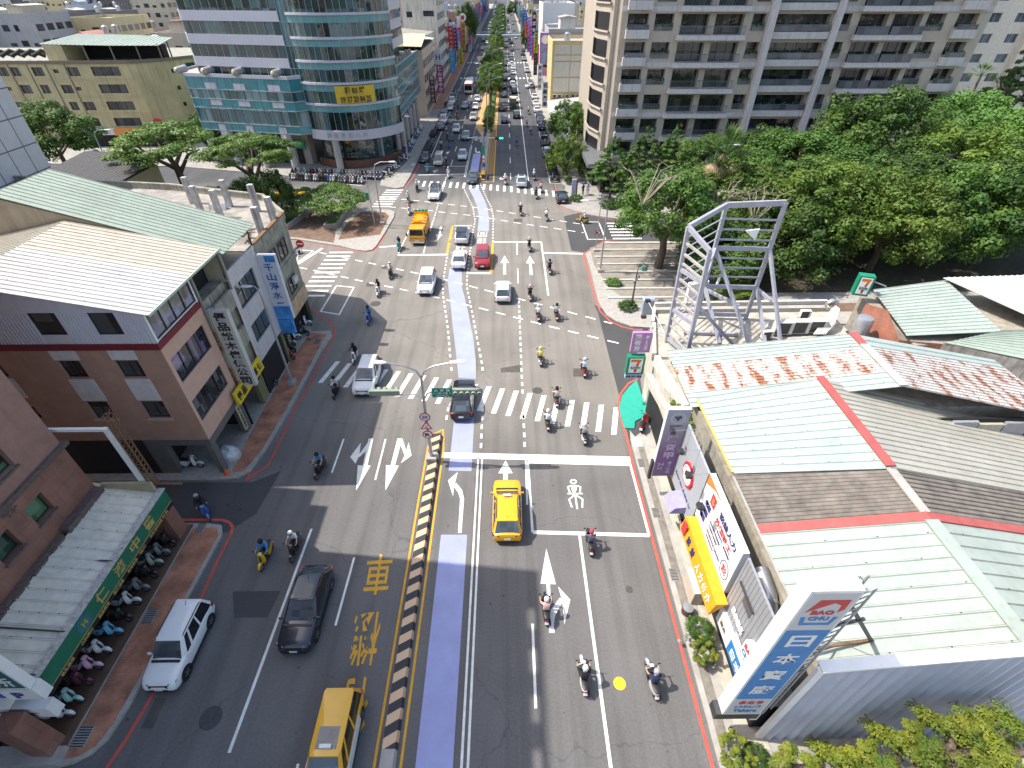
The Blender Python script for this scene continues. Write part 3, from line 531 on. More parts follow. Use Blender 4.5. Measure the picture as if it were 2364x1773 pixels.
def car(kind,p=None,roof=None,rails=False,sun=False,taxi=False):
 L,W,Hh,bz,hz,yfb,yft,yrt,yrb=KINDS[kind];h=L/2;w=W/2;p=p or PMO;t=thing('parked_car','-','car')
 yfb,yft,yrt,yrb=[q*h for q in(yfb,yft,yrt,yrb)]
 sed=kind=='sedan';rz_=bz+(.0 if not sed else.02)
 st=[(-h,.74,.42,rz_-.24),(-h+.07,.88,.3,rz_-.08),(-h+.35,.97,.24,rz_),(-h*.5,1,.22,bz+.02),(0,1,.22,bz),(yfb-.1,1,.22,bz-.0),(h*.62,.99,.22,hz-.04),(h-.4,.96,.24,hz-.09),(h-.2,.92,.25,hz-.17),(h-.07,.85,.28,hz-.32),(h,.72,.36,hz-.5)]
 rings=[]
 for y,f,zb,zs in st:
  ww=w*f;m=(zb+zs)/2
  rings.append([(-ww*.8,y,zb),(-ww*.97,y,zb+.08),(-ww,y,m),(-ww*.985,y,zs-.12),(-ww*.93,y,zs-.03),(-ww*.8,y,zs+.015),(-ww*.4,y,zs+.045),(ww*.4,y,zs+.045),(ww*.8,y,zs+.015),(ww*.93,y,zs-.03),(ww*.985,y,zs-.12),(ww,y,m),(ww*.97,y,zb+.08),(ww*.8,y,zb)])
 b=MB().loft(rings,p)
 wb,wt=w*.93,w*.75;z0,z1=bz-.05,Hh-.07
 base=[(-wb*.86,yfb),(wb*.86,yfb),(wb,yfb-.34),(wb,yrb+.2),(wb*.86,yrb),(-wb*.86,yrb),(-wb,yrb+.2),(-wb,yfb-.34)]
 top=[(-wt*.88,yft),(wt*.88,yft),(wt,yft-.22),(wt,yrt+.14),(wt*.88,yrt),(-wt*.88,yrt),(-wt,yrt+.14),(-wt,yft-.22)]
 B3=[(x,y,z0)for x,y in base];T3=[(x,y,z1)for x,y in top]
 for i in(1,3,5,7):b.quad(B3[i],B3[(i+1)%8],T3[(i+1)%8],T3[i],p)
 for i in(2,6):
  for f0,f1 in((.42,.47),)+(((.78,.85),)if kind in('suv','van','boxy')else()):
   A,Bq,C,Dq=V(B3[i]),V(B3[i+1]),V(T3[i+1]),V(T3[i]);o=V((.012 if i==2 else-.012,0,0))
   b.quad(A.lerp(Bq,f0)+o,A.lerp(Bq,f1)+o,Dq.lerp(C,f1)+o,Dq.lerp(C,f0)+o,p)
 b.build('body',t)
 for nm,i in(('windscreen',0),('side_window',2),('rear_window',4),('side_window',6)):
  A,Bq,C,Dq=[V(q)for q in(B3[i],B3[i+1],T3[i+1],T3[i])];c=(A+Bq+C+Dq)/4
  MB().quad(A,Bq,C,Dq,WSG if i in(0,4)else TINT).build(nm,t,fix=False)
 rf=MB();sc=lambda k,z:[(x*k,(y-(yft+yrt)/2)*(1-(1-k)*.5)+(yft+yrt)/2,z)for x,y in top]
 rf.loft([sc(1,z1),sc(.97,z1+.035),sc(.8,Hh-.012),sc(.3,Hh)],roof or p);rf.build('roof',t)
 if sun:m_=MB();m_.box(-wt*.66,wt*.66,yrt*.55 if not taxi else yrt*.25,yft*.55,Hh-.01,Hh+.006,TINT if not taxi else WSG);m_.build('sunroof',t)
 if rails:
  for sg in(-1,1):MB().tube([(sg*wt*.93,yrt+.15,z1+.02),(sg*wt*.93,yrt+.3,z1+.09),(sg*wt*.93,yft-.4,z1+.09),(sg*wt*.93,yft-.2,z1+.02)],.022,BLACK,6).build('roof_rail',t)
 r=.34 if kind in('suv','boxy','crossover')else.31
 ya=h*.6
 for sx in(-1,1):
  for y in(ya,-ya*.98):wheel(t,sx*(w-.1),y,r)
  a=MB()
  for y in(ya,-ya*.98):a.lathe([(.001,sx*(w+.004)),(r+.06,sx*(w+.003)),(r+.06,sx*(w-.12))],(0,y,r+.01),'x',18,BLACK)
  a.bar((sx*(w+.002),-ya,.27),(sx*(w+.002),ya,.27),.03,.12,BLACK);a.build('wheel_arch',t)
  m=MB().hexa([(sx*w*.5,h-.0,hz-.47),(sx*w*.84,h-.1,hz-.43),(sx*w*.8,h-.3,hz-.43),(sx*w*.5,h-.2,hz-.4)],[(sx*w*.52,h-.09,hz-.22),(sx*w*.93,h-.28,hz-.17),(sx*w*.9,h-.42,hz-.15),(sx*w*.5,h-.22,hz-.19)],LAMP);m.build('headlight',t)
  m=MB().hexa([(sx*w*.55,-h-.01,bz-.3),(sx*w*.93,-h+.12,bz-.28),(sx*w*.93,-h+.3,bz-.28),(sx*w*.55,-h+.12,bz-.3)],[(sx*w*.52,-h+.015,bz-.1),(sx*w*.95,-h+.12,bz-.08),(sx*w*.97,-h+.34,bz-.1),(sx*w*.5,-h+.12,bz-.1)],TAIL);m.build('tail_light',t)
  m=MB();m.loft([[(sx*(w-.02)+sx*d,yfb-.3+y_*.6,bz+z_)for y_,z_ in((-.07,-.02),(.07,-.02),(.09,.06),(.05,.13),(-.06,.12))]for d in(0,.16)],p);m.build('mirror',t)
 MB().hexa([(-w*.48,h+.012,hz-.52),(w*.48,h+.012,hz-.52),(w*.48,h-.3,hz-.52),(-w*.48,h-.3,hz-.52)],[(-w*.5,h-.075,hz-.25),(w*.5,h-.075,hz-.25),(w*.5,h-.3,hz-.3),(-w*.5,h-.3,hz-.3)],BLACK).build('grille',t);MB().box(-w*.66,w*.66,h-.25,h+.012,.3,.42,BLACK).build('bumper',t);MB().box(-w*.7,w*.7,-h-.015,-h+.2,.3,.46,BLACK).build('bumper',t);MB().hexa([(-wb*.84,yfb+.02,bz-.02),(wb*.84,yfb+.02,bz-.02),(wb*.8,yfb+.12,bz-.02),(-wb*.8,yfb+.12,bz-.02)],[(-wb*.84,yfb,bz+.055),(wb*.84,yfb,bz+.055),(wb*.8,yfb+.12,bz+.05),(-wb*.8,yfb+.12,bz+.05)],BLACK).build('cowl',t)
 MB().box(-.19,.19,h+.0,h+.022,.44,.55,PLATE).build('licence_plate',t);MB().box(-.19,.19,-h-.03,-h-.005,.56,.69,PLATE).build('licence_plate',t)
 if rails or kind=='hatch':MB().tube([(0,yrt+.35,Hh),(0,yrt+.2,Hh+.16)],.012,BLACK,5).build('aerial',t)
 if taxi:
  m=MB();m.box(-.24,.24,yft*.4-.07,yft*.4+.07,Hh-.01,Hh+.14,WHITE);l=m.build('roof_sign',t);text(l,'TAXI',.34,.08,(0,yft*.4-.071,Hh+.07),(1,0,0),(0,0,1),TAIL)
 return t
PROTO={}
def proto(key,*a,**k):
 if key not in PROTO:PROTO[key]=car(*a,**k)
 return PROTO[key]
CARG=None
def put(key,p,away,colr,label,name='car',group=None,rz=0.,cat='car',near=True):
 """p: ground point under the nearest bumper (photo side); away: driving away from the camera"""
 src=PROTO[key];L={'bus':11.5,'truck':6.2,'cargo':5.2,'pickup':4.6}.get(key)or KINDS[key.split('_')[0]][0]
 c=V((p[0]-sin(rz)*L/2,p[1]+cos(rz)*L/2-.05,0))if near else V((p[0],p[1],0))
 o=dup(src,(c.x,c.y,.0),(0 if away else pi)+rz,label,group,cat,{'paint_placeholder':colr}if colr else None);o.name=name
 return o
for k_ in KINDS:proto(k_,k_)
proto('suv_rails','suv',rails=True);proto('crossover_sun','crossover',sun=True,rails=True);proto('boxy_rails','boxy',rails=True);proto('suv_taxi','suv',PY,rails=True,taxi=True);proto('van_taxi','van',PY,taxi=True,sun=True);proto('suv_blackroof','suv',roof=PK);proto('sedan_sun','sedan',sun=True)
# ---- orange waste truck
def orange_truck():
 t=thing('waste_truck','-','truck');m=MB()
 rg=lambda y,w_,z0,z1,z2:[(-w_,y,z0),(-w_,y,z1),(-w_*.93,y,z2),(w_*.93,y,z2),(w_,y,z1),(w_,y,z0)]
 m.loft([rg(1.5,.98,.5,1.4,2.25),rg(2.6,.98,.5,1.4,2.28),rg(2.85,.97,.5,1.35,2.2),rg(3.08,.94,.5,1.3,1.34),rg(3.1,.93,.55,1.2,1.25)],POR,smooth=False);cb=m.build('cab',t)
 MB().quad((-.84,3.075,1.4),(.84,3.075,1.4),(.8,2.9,2.08),(-.8,2.9,2.08),TINT).build('windscreen',t,fix=False)
 for s in(-1,1):MB().quad((s*.985,1.75,1.42),(s*.985,2.7,1.42),(s*.95,2.55,2.05),(s*.95,1.75,2.05),TINT).build('side_window',t,fix=False);MB().box(s*1.0-.03,s*1.0+.03,3.0,3.1,.7,.9,LAMP).build('headlight',t);q=MB();q.tube([(s*.95,3.0,1.5),(s*1.2,3.2,1.6)],.015,BLACK,5);q.box(s*1.2-.09,s*1.2+.09,3.18,3.24,1.35,1.8,BLACK);q.build('mirror',t)
 m=MB();m.loft([[(x*1.02,y,z)for x,z in((-1,.75),(-1.02,1.5),(-.9,2.1),(-.4,2.35),(.4,2.35),(.9,2.1),(1.02,1.5),(1,.75))]for y in(-2.1,.7)],POR);m.hexa([(-.95,.7,.75),(.95,.7,.75),(.95,1.4,.75),(-.95,1.4,.75)],[(-.9,.7,2.0),(.9,.7,2.0),(.8,1.35,1.6),(-.8,1.35,1.6)],POR);m.hexa([(-1,-3.1,.6),(1,-3.1,.6),(1,-2.1,.6),(-1,-2.1,.6)],[(-.95,-2.8,2.3),(.95,-2.8,2.3),(.95,-2.1,2.3),(-.95,-2.1,2.3)],POR);m.build('hopper',t)
 m=MB();
 for y in(-1.9,-.9,.1):m.bar((-1.03,y,.8),(-1.03,y,2.0),.08,.08,POR);m.bar((1.03,y,.8),(1.03,y,2.0),.08,.08,POR);m.bar((-.85,y,2.22),(.85,y,2.22),.08,.25,POR)
 m.lathe([(.42,2.2),(.42,2.42),(.3,2.46),(.001,2.46)],(0,.15,0),n=16,m=POR);m.bar((-.95,-2.05,2.4),(.95,-2.05,2.4),.06,.5,POR);m.build('frame',t)
 MB().box(-.9,.9,-3.,3.,.45,.75,DKMET).build('chassis',t)
 for k in range(4):MB().lathe([(.001,-.3),(.2,-.28),(.24,-.1),(.24,.1),(.2,.28),(.001,.3)],(-.72+.48*k,-2.35,2.62),'y',14,mat('green_barrel',(.03,.2,.1),.4)).build('barrel',t)
 for s in(-1,1):
  for y in(2.1,-1.6):wheel(t,s*.85,y,.4,.25)
 MB().box(-.3,.3,3.08,3.13,.62,.78,PLATE).build('licence_plate',t);MB().box(-.95,.95,3.05,3.14,.42,.58,WHITE).build('bumper',t);m=MB();m.tube([(-.9,3.09,1.1),(.9,3.09,1.1)],.03,DKMET,6);m.build('grille',t)
 return t
PROTO['truck']=orange_truck()
def bus(front,side):
 t=thing('city_bus','-','bus');L,w,h=11.5,1.22,3.1
 rg=lambda y,f,z1:[(-w*f,y,.35),(-w*f,y,2.6),(-w*.9*f,y,z1),(w*.9*f,y,z1),(w*f,y,2.6),(w*f,y,.35)]
 MB().loft([rg(-5.75,.95,h-.1),rg(-5.6,1,h),rg(5.5,1,h),rg(5.72,.96,h-.15)],side,smooth=False).build('body',t)
 MB().quad((-1.1,5.735,1.15),(1.1,5.735,1.15),(1.08,5.73,2.45),(-1.08,5.73,2.45),TINT).build('windscreen',t,fix=False);MB().box(-1.1,1.1,5.6,5.75,2.5,2.95,front).build('destination_sign',t)
 for s in(-1,1):
  for k in range(7):y=-5+k*1.45;MB().box(s*1.225-.01,s*1.225+.01,y,y+1.3,1.5,2.45,TINT).build('side_window',t)
  for y in(3.4,-2.6):wheel(t,s*1.08,y,.48,.28)
  MB().box(s*.8-.2,s*.8+.2,5.7,5.76,.65,.85,LAMP).build('headlight',t)
 m=MB();m.box(-.8,.8,-3,-1,h-.02,h+.22,side);m.box(-.6,.6,1,2.2,h-.02,h+.15,side);m.build('roof_unit',t);MB().box(-1.15,1.15,5.68,5.755,.38,.6,BLACK).build('bumper',t)
 return t
PROTO['bus']=bus(mat('led_red',(.6,.12,.05),.5),PW);PROTO['busb']=bus(mat('led_teal',(.1,.45,.42),.5),PS)
def cargo():
 t=thing('cargo_truck','-','truck');gm=mat('truck_green',(.05,.13,.08),.6)
 m=MB();m.loft([[(-.8,y,.4),(-.8,y,1.2),(-.74,y,z),(.74,y,z),(.8,y,1.2),(.8,y,.4)]for y,z in((1.2,1.95),(2.2,1.98),(2.55,1.25),(2.6,1.1))],gm,smooth=False).build('cab',t);MB().quad((-.7,2.6,1.28),(.7,2.6,1.28),(.68,2.3,1.85),(-.68,2.3,1.85),TINT).build('windscreen',t,fix=False)
 MB().box(-.85,.85,-2.6,1.15,.7,.8,gm).build('bed',t)
 m=MB();m.box(-.88,.88,-2.6,1.1,1.5,2.5,mat('canvas_brown',(.26,.2,.14),.9));m.box(-.9,.9,-2.64,1.14,.8,1.5,gm);m.build('cargo_box',t);m=MB();m.box(-.9,.9,-2.62,1.12,2.5,2.56,mat('canvas_cream',(.45,.42,.34),.9));m.build('cover',t)
 for s in(-1,1):
  for y in(1.8,-1.6):wheel(t,s*.7,y,.34)
  MB().box(s*.7-.1,s*.7+.1,-2.68,-2.62,.72,.86,TAIL).build('tail_light',t)
 return t
PROTO['cargo']=cargo()
def pickup():
 t=thing('pickup','-','truck');p=paint('pickup_grey',(.2,.21,.22));h=2.3
 MB().loft([[(-.8,y,.35),(-.82,y,z-.1),(-.76,y,z),(.76,y,z),(.82,y,z-.1),(.8,y,.35)]for y,z in((.3,.95),(1.5,.95),(2.2,.85),(2.3,.7))],p).build('body',t)
 MB().loft([[(-x,y0,z),(x,y0,z),(x,y1,z),(-x,y1,z)]for x,y0,y1,z in((.76,.3,1.5,.9),(.62,.35,1.0,1.6))],TINT,smooth=False).build('windscreen',t);MB().box(-.62,.62,.33,1.0,1.56,1.64,p).build('roof',t)
 m=MB();m.box(-.82,.82,-2.3,.28,.45,.55,DKMET);
 for a in((-.82,-.78,-2.3,.28),(.78,.82,-2.3,.28),(-.82,.82,-2.3,-2.26),(-.82,.82,.24,.28)):m.box(*a,.55,.95,p)
 m.build('bed',t)
 for s in(-1,1):
  for y in(1.4,-1.4):wheel(t,s*.72,y,.31)
  MB().box(s*.7-.08,s*.7+.08,-2.34,-2.29,.6,.75,TAIL).build('tail_light',t)
 return t
PROTO['pickup']=pickup()
TOW,AWY=False,True
# near cars
put('boxy_rails',(-16.75,9.55),TOW,PW,'white estate car parked half on the kerb beside the brick pavement',near=True)
put('crossover_sun',cB(1190,922,.3),TOW,paint('blue_black',(.03,.037,.05),.4,.2),'dark grey SUV driving toward the camera by the long white line',rz=0)
p_=cB(1460,1250,1.75);o_=put('van_taxi',(-7.75,4.7),TOW,None,'yellow taxi with white doors leaving the bottom edge over the road lettering','taxi',cat='taxi');[MB().hexa([(s*.905,-1.2,.4),(s*.915,-1.2,.4),(s*.915,.95,.4),(s*.905,.95,.4)],[(s*.88,-1.2,.98),(s*.905,-1.2,.98),(s*.905,.95,.98),(s*.88,.95,.98)],PW).build('door',o_)for s in(-1,1)]
put('suv_taxi',cC(1000,1478,.3),AWY,None,'yellow taxi seen from behind beside the white motorcycle box','taxi',cat='taxi')
put('crossover_sun',cC(608,440,.3),AWY,PK,'black SUV with red tail lights on the blue lane under the traffic signal')
put('suv_rails',cDd(1035,900,.3),TOW,PW,'white SUV crossing the near crosswalk toward the camera, half in shade')
put('suv',cF(1570,1380,.3),TOW,PW,'white SUV in the middle of the junction heading toward the camera')
put('hatch',cE(742,1465,.3),AWY,PW,'white hatchback with tall red tail lights driving away mid-junction')
put('sedan',cE(268,1112,.3),AWY,PW,'white sedan waiting at the end of the pale blue turn lane')
put('suv_blackroof',cE(300,845,.3),AWY,PW,'white SUV with dark glass roof waiting ahead of the white sedan')
put('suv',cE(522,1098,.3),TOW,PR,'red SUV waiting beside the yellow line facing the camera')
put('truck',cF(1490,835,.4),TOW,None,'orange waste truck carrying four green barrels','waste_truck',cat='truck')
put('suv_blackroof',cF(1663,375,.3),TOW,PW,'white SUV with black roof leaving the far crosswalk toward the camera')
put('sedan_sun',cE(415,200,.3),TOW,PG,'dark grey sedan standing on the far crosswalk at the blue lane')
put('crossover_sun',cE(942,238,.3),AWY,paint('pale_blue',(.58,.64,.66),.2),'pale blue SUV driving away over the far crosswalk')
put('sedan',cE(1385,412,.3),AWY,PK,'black sedan parked by the corner with the hedge planter',rz=.03)
FARC=[('sedan',(205,965),TOW,PK,'black car parked at the front of the left kerb bay beside the far pavement'),('van',(390,1005),TOW,PBE,'champagne minivan waiting behind the far motorcycle box'),('sedan',(700,932),TOW,PSG,'pale green sedan in the middle lane behind the far stop line'),('sedan',(740,676),TOW,PGR,'grey green sedan in the shade beside the orange hatching tip'),('sedan',(620,582),TOW,PSG,'silver green sedan at the shadow edge left of the grey green sedan'),('sedan',(840,422),TOW,PBE,'champagne sedan beside the near end of the orange painted median'),('sedan',(865,288),TOW,PW,'white sedan second along the orange painted median'),('sedan',(890,186),TOW,PW,'white sedan third along the orange painted median, under the street trees'),('sedan',(730,278),TOW,PGR,'dark grey green sedan in the middle left lane beside the white sedans'),('hatch',(1240,462),AWY,PBL,'dark blue hatchback driving away next to the orange strip'),('suv',(1397,400),AWY,PK,'black SUV driving away near the solid white line'),('sedan',(1207,306),AWY,PDR,'dark red sedan driving away next to the orange strip'),('sedan',(1231,132),AWY,PG,'dark grey sedan two ahead of the dark red sedan'),('sedan',(1385,200),AWY,PW,'white sedan just ahead of the green cargo truck'),('van',(1365,82),AWY,PK,'black van in the outer right lane beyond the green cargo truck'),('sedan',(1230,22),AWY,PK,'black sedan in the inner right lane beside the first street trees'),('sedan',(1663,328),AWY,PW,'white car nearest in the row parked below the white vertical shop sign'),('sedan',(1650,245),AWY,PW,'white car second in the row parked below the white vertical shop sign'),('sedan',(1628,158),AWY,PW,'white car third in the row parked below the white vertical shop sign'),('hatch',(1722,552),AWY,PK,'black car nearest of three dark cars parked under the right trees'),('sedan',(1706,465),AWY,PG,'dark grey car second of three dark cars parked under the right trees'),('sedan',(1690,400),AWY,PK,'black car third of three dark cars parked under the right trees'),('suv',(1800,900),AWY,PS,'silver SUV parked behind the leafy street tree on the right'),('sedan',(412,548),TOW,PDR,'dark red car parked on the left beside the bay of scooters'),('suv',(450,470),TOW,PW,'white car parked behind the dark red car on the left'),('sedan',(458,372),TOW,PG,'grey car third in the left parked row'),('suv',(562,222),TOW,PW,'white SUV parked on the left beyond the cluster of scooters'),('sedan',(540,300),TOW,PS,'silver car parked on the left just before the white SUV')]
for k,q,a,c,lb in FARC:put(k,c3(*q,.3),a,c,lb,rz=random.uniform(-.02,.02))
put('cargo',c3(1350,268,.4),AWY,None,'small green cargo truck with canvas top in the outer right lane','cargo_truck',cat='truck');put('pickup',c3(1762,745,.4),AWY,None,'grey pickup truck with empty bed parked on the right','pickup_truck',cat='truck')
b_=put('bus',cN(1255,1490,.4),TOW,None,'white city bus with red destination sign leading the line of buses','city_bus',cat='bus');b2=dup(PROTO['busb'],(-8.4,cN(1345,1215)[1]+5.7,0),pi,'silver city bus with teal sign behind the white bus',None,'bus');b2.name='city_bus';b3=dup(PROTO['busb'],(-7.9,cN(1400,1050)[1]+6,0),pi,'grey city bus last in the line of three buses',None,'bus');b3.name='city_bus'
GC='cars in the distant avenue traffic'
FAR2=[(1815,1412,1,PK),(1985,1478,1,PK),(1960,1383,1,PW),(1830,1278,1,PK),(1960,1283,1,PG),(1966,1190,1,PW),(1966,1112,1,PW),(1832,1145,1,PG),(1945,1050,1,PW),(1838,1050,1,PK),(1945,972,1,PK),(1845,985,1,PG),(1945,905,1,PS),(1950,812,1,PG),(1940,695,1,PK),(1850,765,1,PG),(1860,655,1,PW),(1555,695,0,PW),(1600,662,0,PS),(1640,715,0,PW),(1490,655,0,PK),(2140,962,1,PS),(2190,1150,1,PW),(2120,880,1,PK),(2125,820,1,PG)]
HUE={PK:'black',PW:'white',PG:'dark grey',PS:'silver'}
seen={}
for x,y,a,c in FAR2:
 p=cN(x,y,.3);lane='kerbside' if p.x>5 else'oncoming' if not a else'outer' if p.x>.9 else'inner'
 put('sedan' if random.random()<.6 else'suv',p,bool(a),c,f'distant {HUE[c]} car in the {lane} lane about {int(p.y / 10) * 10} m up the avenue',group=GC)
for k in range(64):
 y=330+k*8.2+random.uniform(-2,2);x=random.choice((-12,-9,-6,-.6,2.3,2.3,-.6,6));c=random.choice((PW,PW,PK,PS,PG));
 o=put(random.choice(('sedan','suv')),(x,y),x>-3,c,'tiny car in the dense traffic beyond the footbridge',group='cars beyond the footbridge')
put('sedan',cN(2170,1395,.3),True,PW,'white car turning out of the kerbside row on the right',rz=-1.1)
put('sedan',(-34.2,81),False,PY,'yellow taxi on the side street behind the round-topped tree','taxi',cat='taxi',rz=pi/2+.05,near=False);put('sedan',(-58,84),False,PW,'white car on the side street behind the leafy plaza trees',rz=pi/2,near=False);put('sedan',(-80.5,104),True,PS,'silver car by the orange shop awning at far left',rz=pi/2,near=False);put('sedan',(-40,78.5),True,PS,'pale car half hidden by bushes left of the yellow taxi',rz=pi/2,near=False)
# ================================================================ scooters, riders, people
SPM=mat('scooter_placeholder',(.5,.5,.5),.3,coat=.5)
def sc_mat(n,c):return mat('scooter_'+n,c,.3,.05,var=.05,coat=.5)
SC={k:sc_mat(k.replace(' ','_'),c)for k,c in(('white',(.72,.72,.71)),('black',(.014,.014,.016)),('grey',(.2,.21,.22)),('pale green',(.36,.44,.36)),('sky blue',(.16,.5,.72)),('pink',(.72,.42,.55)),('mint',(.38,.62,.58)),('maroon',(.1,.02,.035)),('blue',(.04,.12,.42)),('teal',(.08,.33,.38)),('red',(.42,.02,.02)),('yellow',(.66,.42,.02)),('beige',(.52,.46,.36)),('silver',(.45,.46,.47)))}
SEATM=mat('vinyl_seat',(.018,.017,.017),.5)
def sc_parts():
 P={}
 b=P['body']=MB()
 rg=lambda y,w,z0,z1:[(-w,y,z0),(-w*1.05,y,(z0+z1)/2),(-w*.8,y,z1),(w*.8,y,z1),(w*1.05,y,(z0+z1)/2),(w,y,z0)]
 b.loft([rg(-.82,.06,.62,.7),rg(-.7,.13,.48,.73),rg(-.35,.18,.32,.72),rg(-.08,.16,.25,.66)],SPM)
 b.loft([[(-w,y-.05,z),(-w*.75,y+.06,z),(0,y+.1,z),(w*.75,y+.06,z),(w,y-.05,z),(0,y-.03,z)]for w,y,z in((.15,.38,.28),(.22,.42,.45),(.23,.4,.66),(.17,.36,.88),(.12,.33,.97))],SPM)
 b.loft([[(-w,y,z),(-w*.8,y,z+.05),(w*.8,y,z+.05),(w,y,z),(w*.9,y,z-.09),(-w*.9,y,z-.09)]for w,y,z in((.05,.96,.4),(.08,.85,.51),(.08,.68,.55),(.07,.5,.5))],SPM)
 b.loft([[(-w,y,z-.06),(-w,y,z+.04),(0,y,z+.07),(w,y,z+.04),(w,y,z-.06)]for w,y,z in((.1,.46,1.0),(.13,.38,1.04),(.1,.28,1.05))],SPM)
 f=P['footboard']=MB();f.hexa([(-.17,-.15,.22),(.17,-.15,.22),(.14,.42,.24),(-.14,.42,.24)],[(-.18,-.15,.3),(.18,-.15,.3),(.16,.42,.32),(-.16,.42,.32)],BLACK);f.tube([(.17,-.35,.3),(.19,-.75,.36),(.19,-.92,.42)],[.04,.06,.05],BLACK,7);f.bar((0,.42,.9),(0,.68,.3),.09,.06,BLACK);f.box(-.1,.1,-.7,-.2,.2,.4,BLACK)
 s=P['seat']=MB();s.loft([[(-w,y,z-.07),(-w,y,z),(-w*.6,y,z+.03),(w*.6,y,z+.03),(w,y,z),(w,y,z-.07)]for w,y,z in((.08,-.78,.82),(.15,-.62,.84),(.16,-.35,.8),(.12,-.08,.76),(.07,.0,.72))],SEATM)
 h=P['handlebar']=MB();h.tube([(-.36,.28,1.04),(-.2,.33,1.05),(0,.36,1.03),(.2,.33,1.05),(.36,.28,1.04)],.018,BLACK,6)
 for k in(-1,1):h.tube([(k*.2,.33,1.05),(k*.26,.36,1.2),(k*.33,.35,1.27)],.009,BLACK,5);h.loft([[(k*.33+dx*c_,.35+e,1.27+dz*c_)for dx,dz in((-.07,-.01),(-.05,.05),(.05,.06),(.08,.01),(.05,-.04),(-.05,-.04))]for e,c_ in((-.012,1),(.012,.8))],BLACK)
 P['headlight']=MB().box(-.07,.07,.44,.47,.95,1.03,LAMP);P['tail_light']=MB().box(-.08,.08,-.845,-.81,.64,.71,TAIL);P['licence_plate']=MB().hexa([(-.1,-.9,.42),(.1,-.9,.42),(.1,-.88,.42),(-.1,-.88,.42)],[(-.1,-.84,.55),(.1,-.84,.55),(.1,-.82,.55),(-.1,-.82,.55)],PLATE)
 for nm,y in(('front_wheel',.7),('rear_wheel',-.62)):P[nm]=MB().lathe([(.16,-.045),(.225,-.05),(.25,0),(.225,.05),(.16,.045)],(0,y,.25),'x',16,RUBBER).lathe([(.001,-.03),(.16,-.04),(.16,.04),(.001,.03)],(0,y,.25),'x',10,CHROME)
 return P
def scooter_full():
 t=thing('scooter','-','scooter')
 for k,m in sc_parts().items():m.build(k,t)
 return t
SCF=scooter_full()
_j=MB()
for m_ in sc_parts().values():_j.join(m_)
SCL=_j.build('parked_scooter')
def put_sc(p,rz,colr,label,full=False,group=None,name='parked_scooter',z=0.,lean=.12):
 o=dup(SCF if full else SCL,(p[0],p[1],z),rz,label,group,'scooter',{'scooter_placeholder':SC[colr]});o.name=name
 if lean:o.rotation_euler=(0,-lean,rz)
 return o
 # ---- people: one continuous skinned body per pose
SKIN=mat('skin',(.48,.29,.2),.6,var=.05);TOPM=mat('top_placeholder',(.5,.5,.5),.85);TROU=mat('trousers_placeholder',(.03,.035,.05),.85);SHOE=mat('shoes',(.03,.03,.03),.7)
def body_mesh(name,nodes_,edges,region):
 me=bpy.data.meshes.new(name);me.from_pydata([n_[0]for n_ in nodes_],edges,[]);o=bpy.data.objects.new(name,me);COL.objects.link(o)
 o.modifiers.new('s','SKIN');sv=me.skin_vertices[0].data
 for i,n_ in enumerate(nodes_):sv[i].radius=(n_[1],n_[1]*(n_[2]if len(n_)>2 else 1))
 sv[0].use_root=True
 o.modifiers.new('d','SUBSURF').levels=1
 dg=bpy.context.evaluated_depsgraph_get();m2=bpy.data.meshes.new_from_object(o.evaluated_get(dg));bpy.data.objects.remove(o)
 for m in(SKIN,TOPM,TROU,SHOE):m2.materials.append(m)
 for p in m2.polygons:p.material_index=region(p.center);p.use_smooth=True
 m2.name=name;return m2
def ride_nodes():
 N=[((0,-.34,.9),.15),((0,-.31,1.06),.135),((0,-.24,1.28),.155),((0,-.17,1.45),.06),((0,-.13,1.58),.095),((0,-.11,1.69),.09),((0,-.015,1.585),.018)];E_=[(0,1),(1,2),(2,3),(3,4),(4,5),(4,6)]
 def ch(st,pts):
  p=st
  for q in pts:N.append(q);E_.append((p,len(N)-1));p=len(N)-1
  return p
 for s in(-1,1):
  w_=ch(2,[((s*.17,-.23,1.37),.075),((s*.29,-.02,1.15),.05),((s*.31,.18,1.07),.034),((s*.305,.25,1.075),.036)])
  for k,(l,x)in enumerate(((.055,.27),(.062,.292),(.06,.314),(.048,.334))):ch(w_,[((s*x,.29,1.08),.0095),((s*x,.29+l*.7,1.065),.009),((s*x,.29+l*.45,1.03),.008)])
  ch(w_,[((s*.262,.26,1.055),.01),((s*.255,.3,1.03),.009)])
  ch(0,[((s*.1,-.26,.88),.1),((s*.17,.16,.83),.072),((s*.165,.14,.45),.05),((s*.16,.12,.37),.045),((s*.165,.26,.345),.04)])
 return N,E_
def ride_reg(c):
 if c.z>1.46 or(c.y>.16 and c.z>.98):return 0
 if c.z<.43:return 3
 if c.y>-.2 and c.z<.99:return 2
 return 1 if c.z>.93 else 2
RIDE=body_mesh('rider_body',*ride_nodes(),ride_reg)
def ride_reg_s(c):return 0 if(abs(c.x)>.235 and c.z>1.0 and c.y>-.08)else ride_reg(c)
RIDES=RIDE.copy()
for p_ in RIDES.polygons:p_.material_index=ride_reg_s(p_.center)
HELM=MB();HELM.lathe([(.001,.155),(.07,.145),(.12,.1),(.143,.03),(.145,-.05),(.135,-.12),(.115,-.12)],n=16,m=SPM);HELM=HELM.mesh('helmet',True)
VIS=MB();VIS.lathe([(.15,.045),(.153,-.02),(.146,-.08)],n=8,m=TINT,ang=2.4);VIS=VIS.mesh('visor')
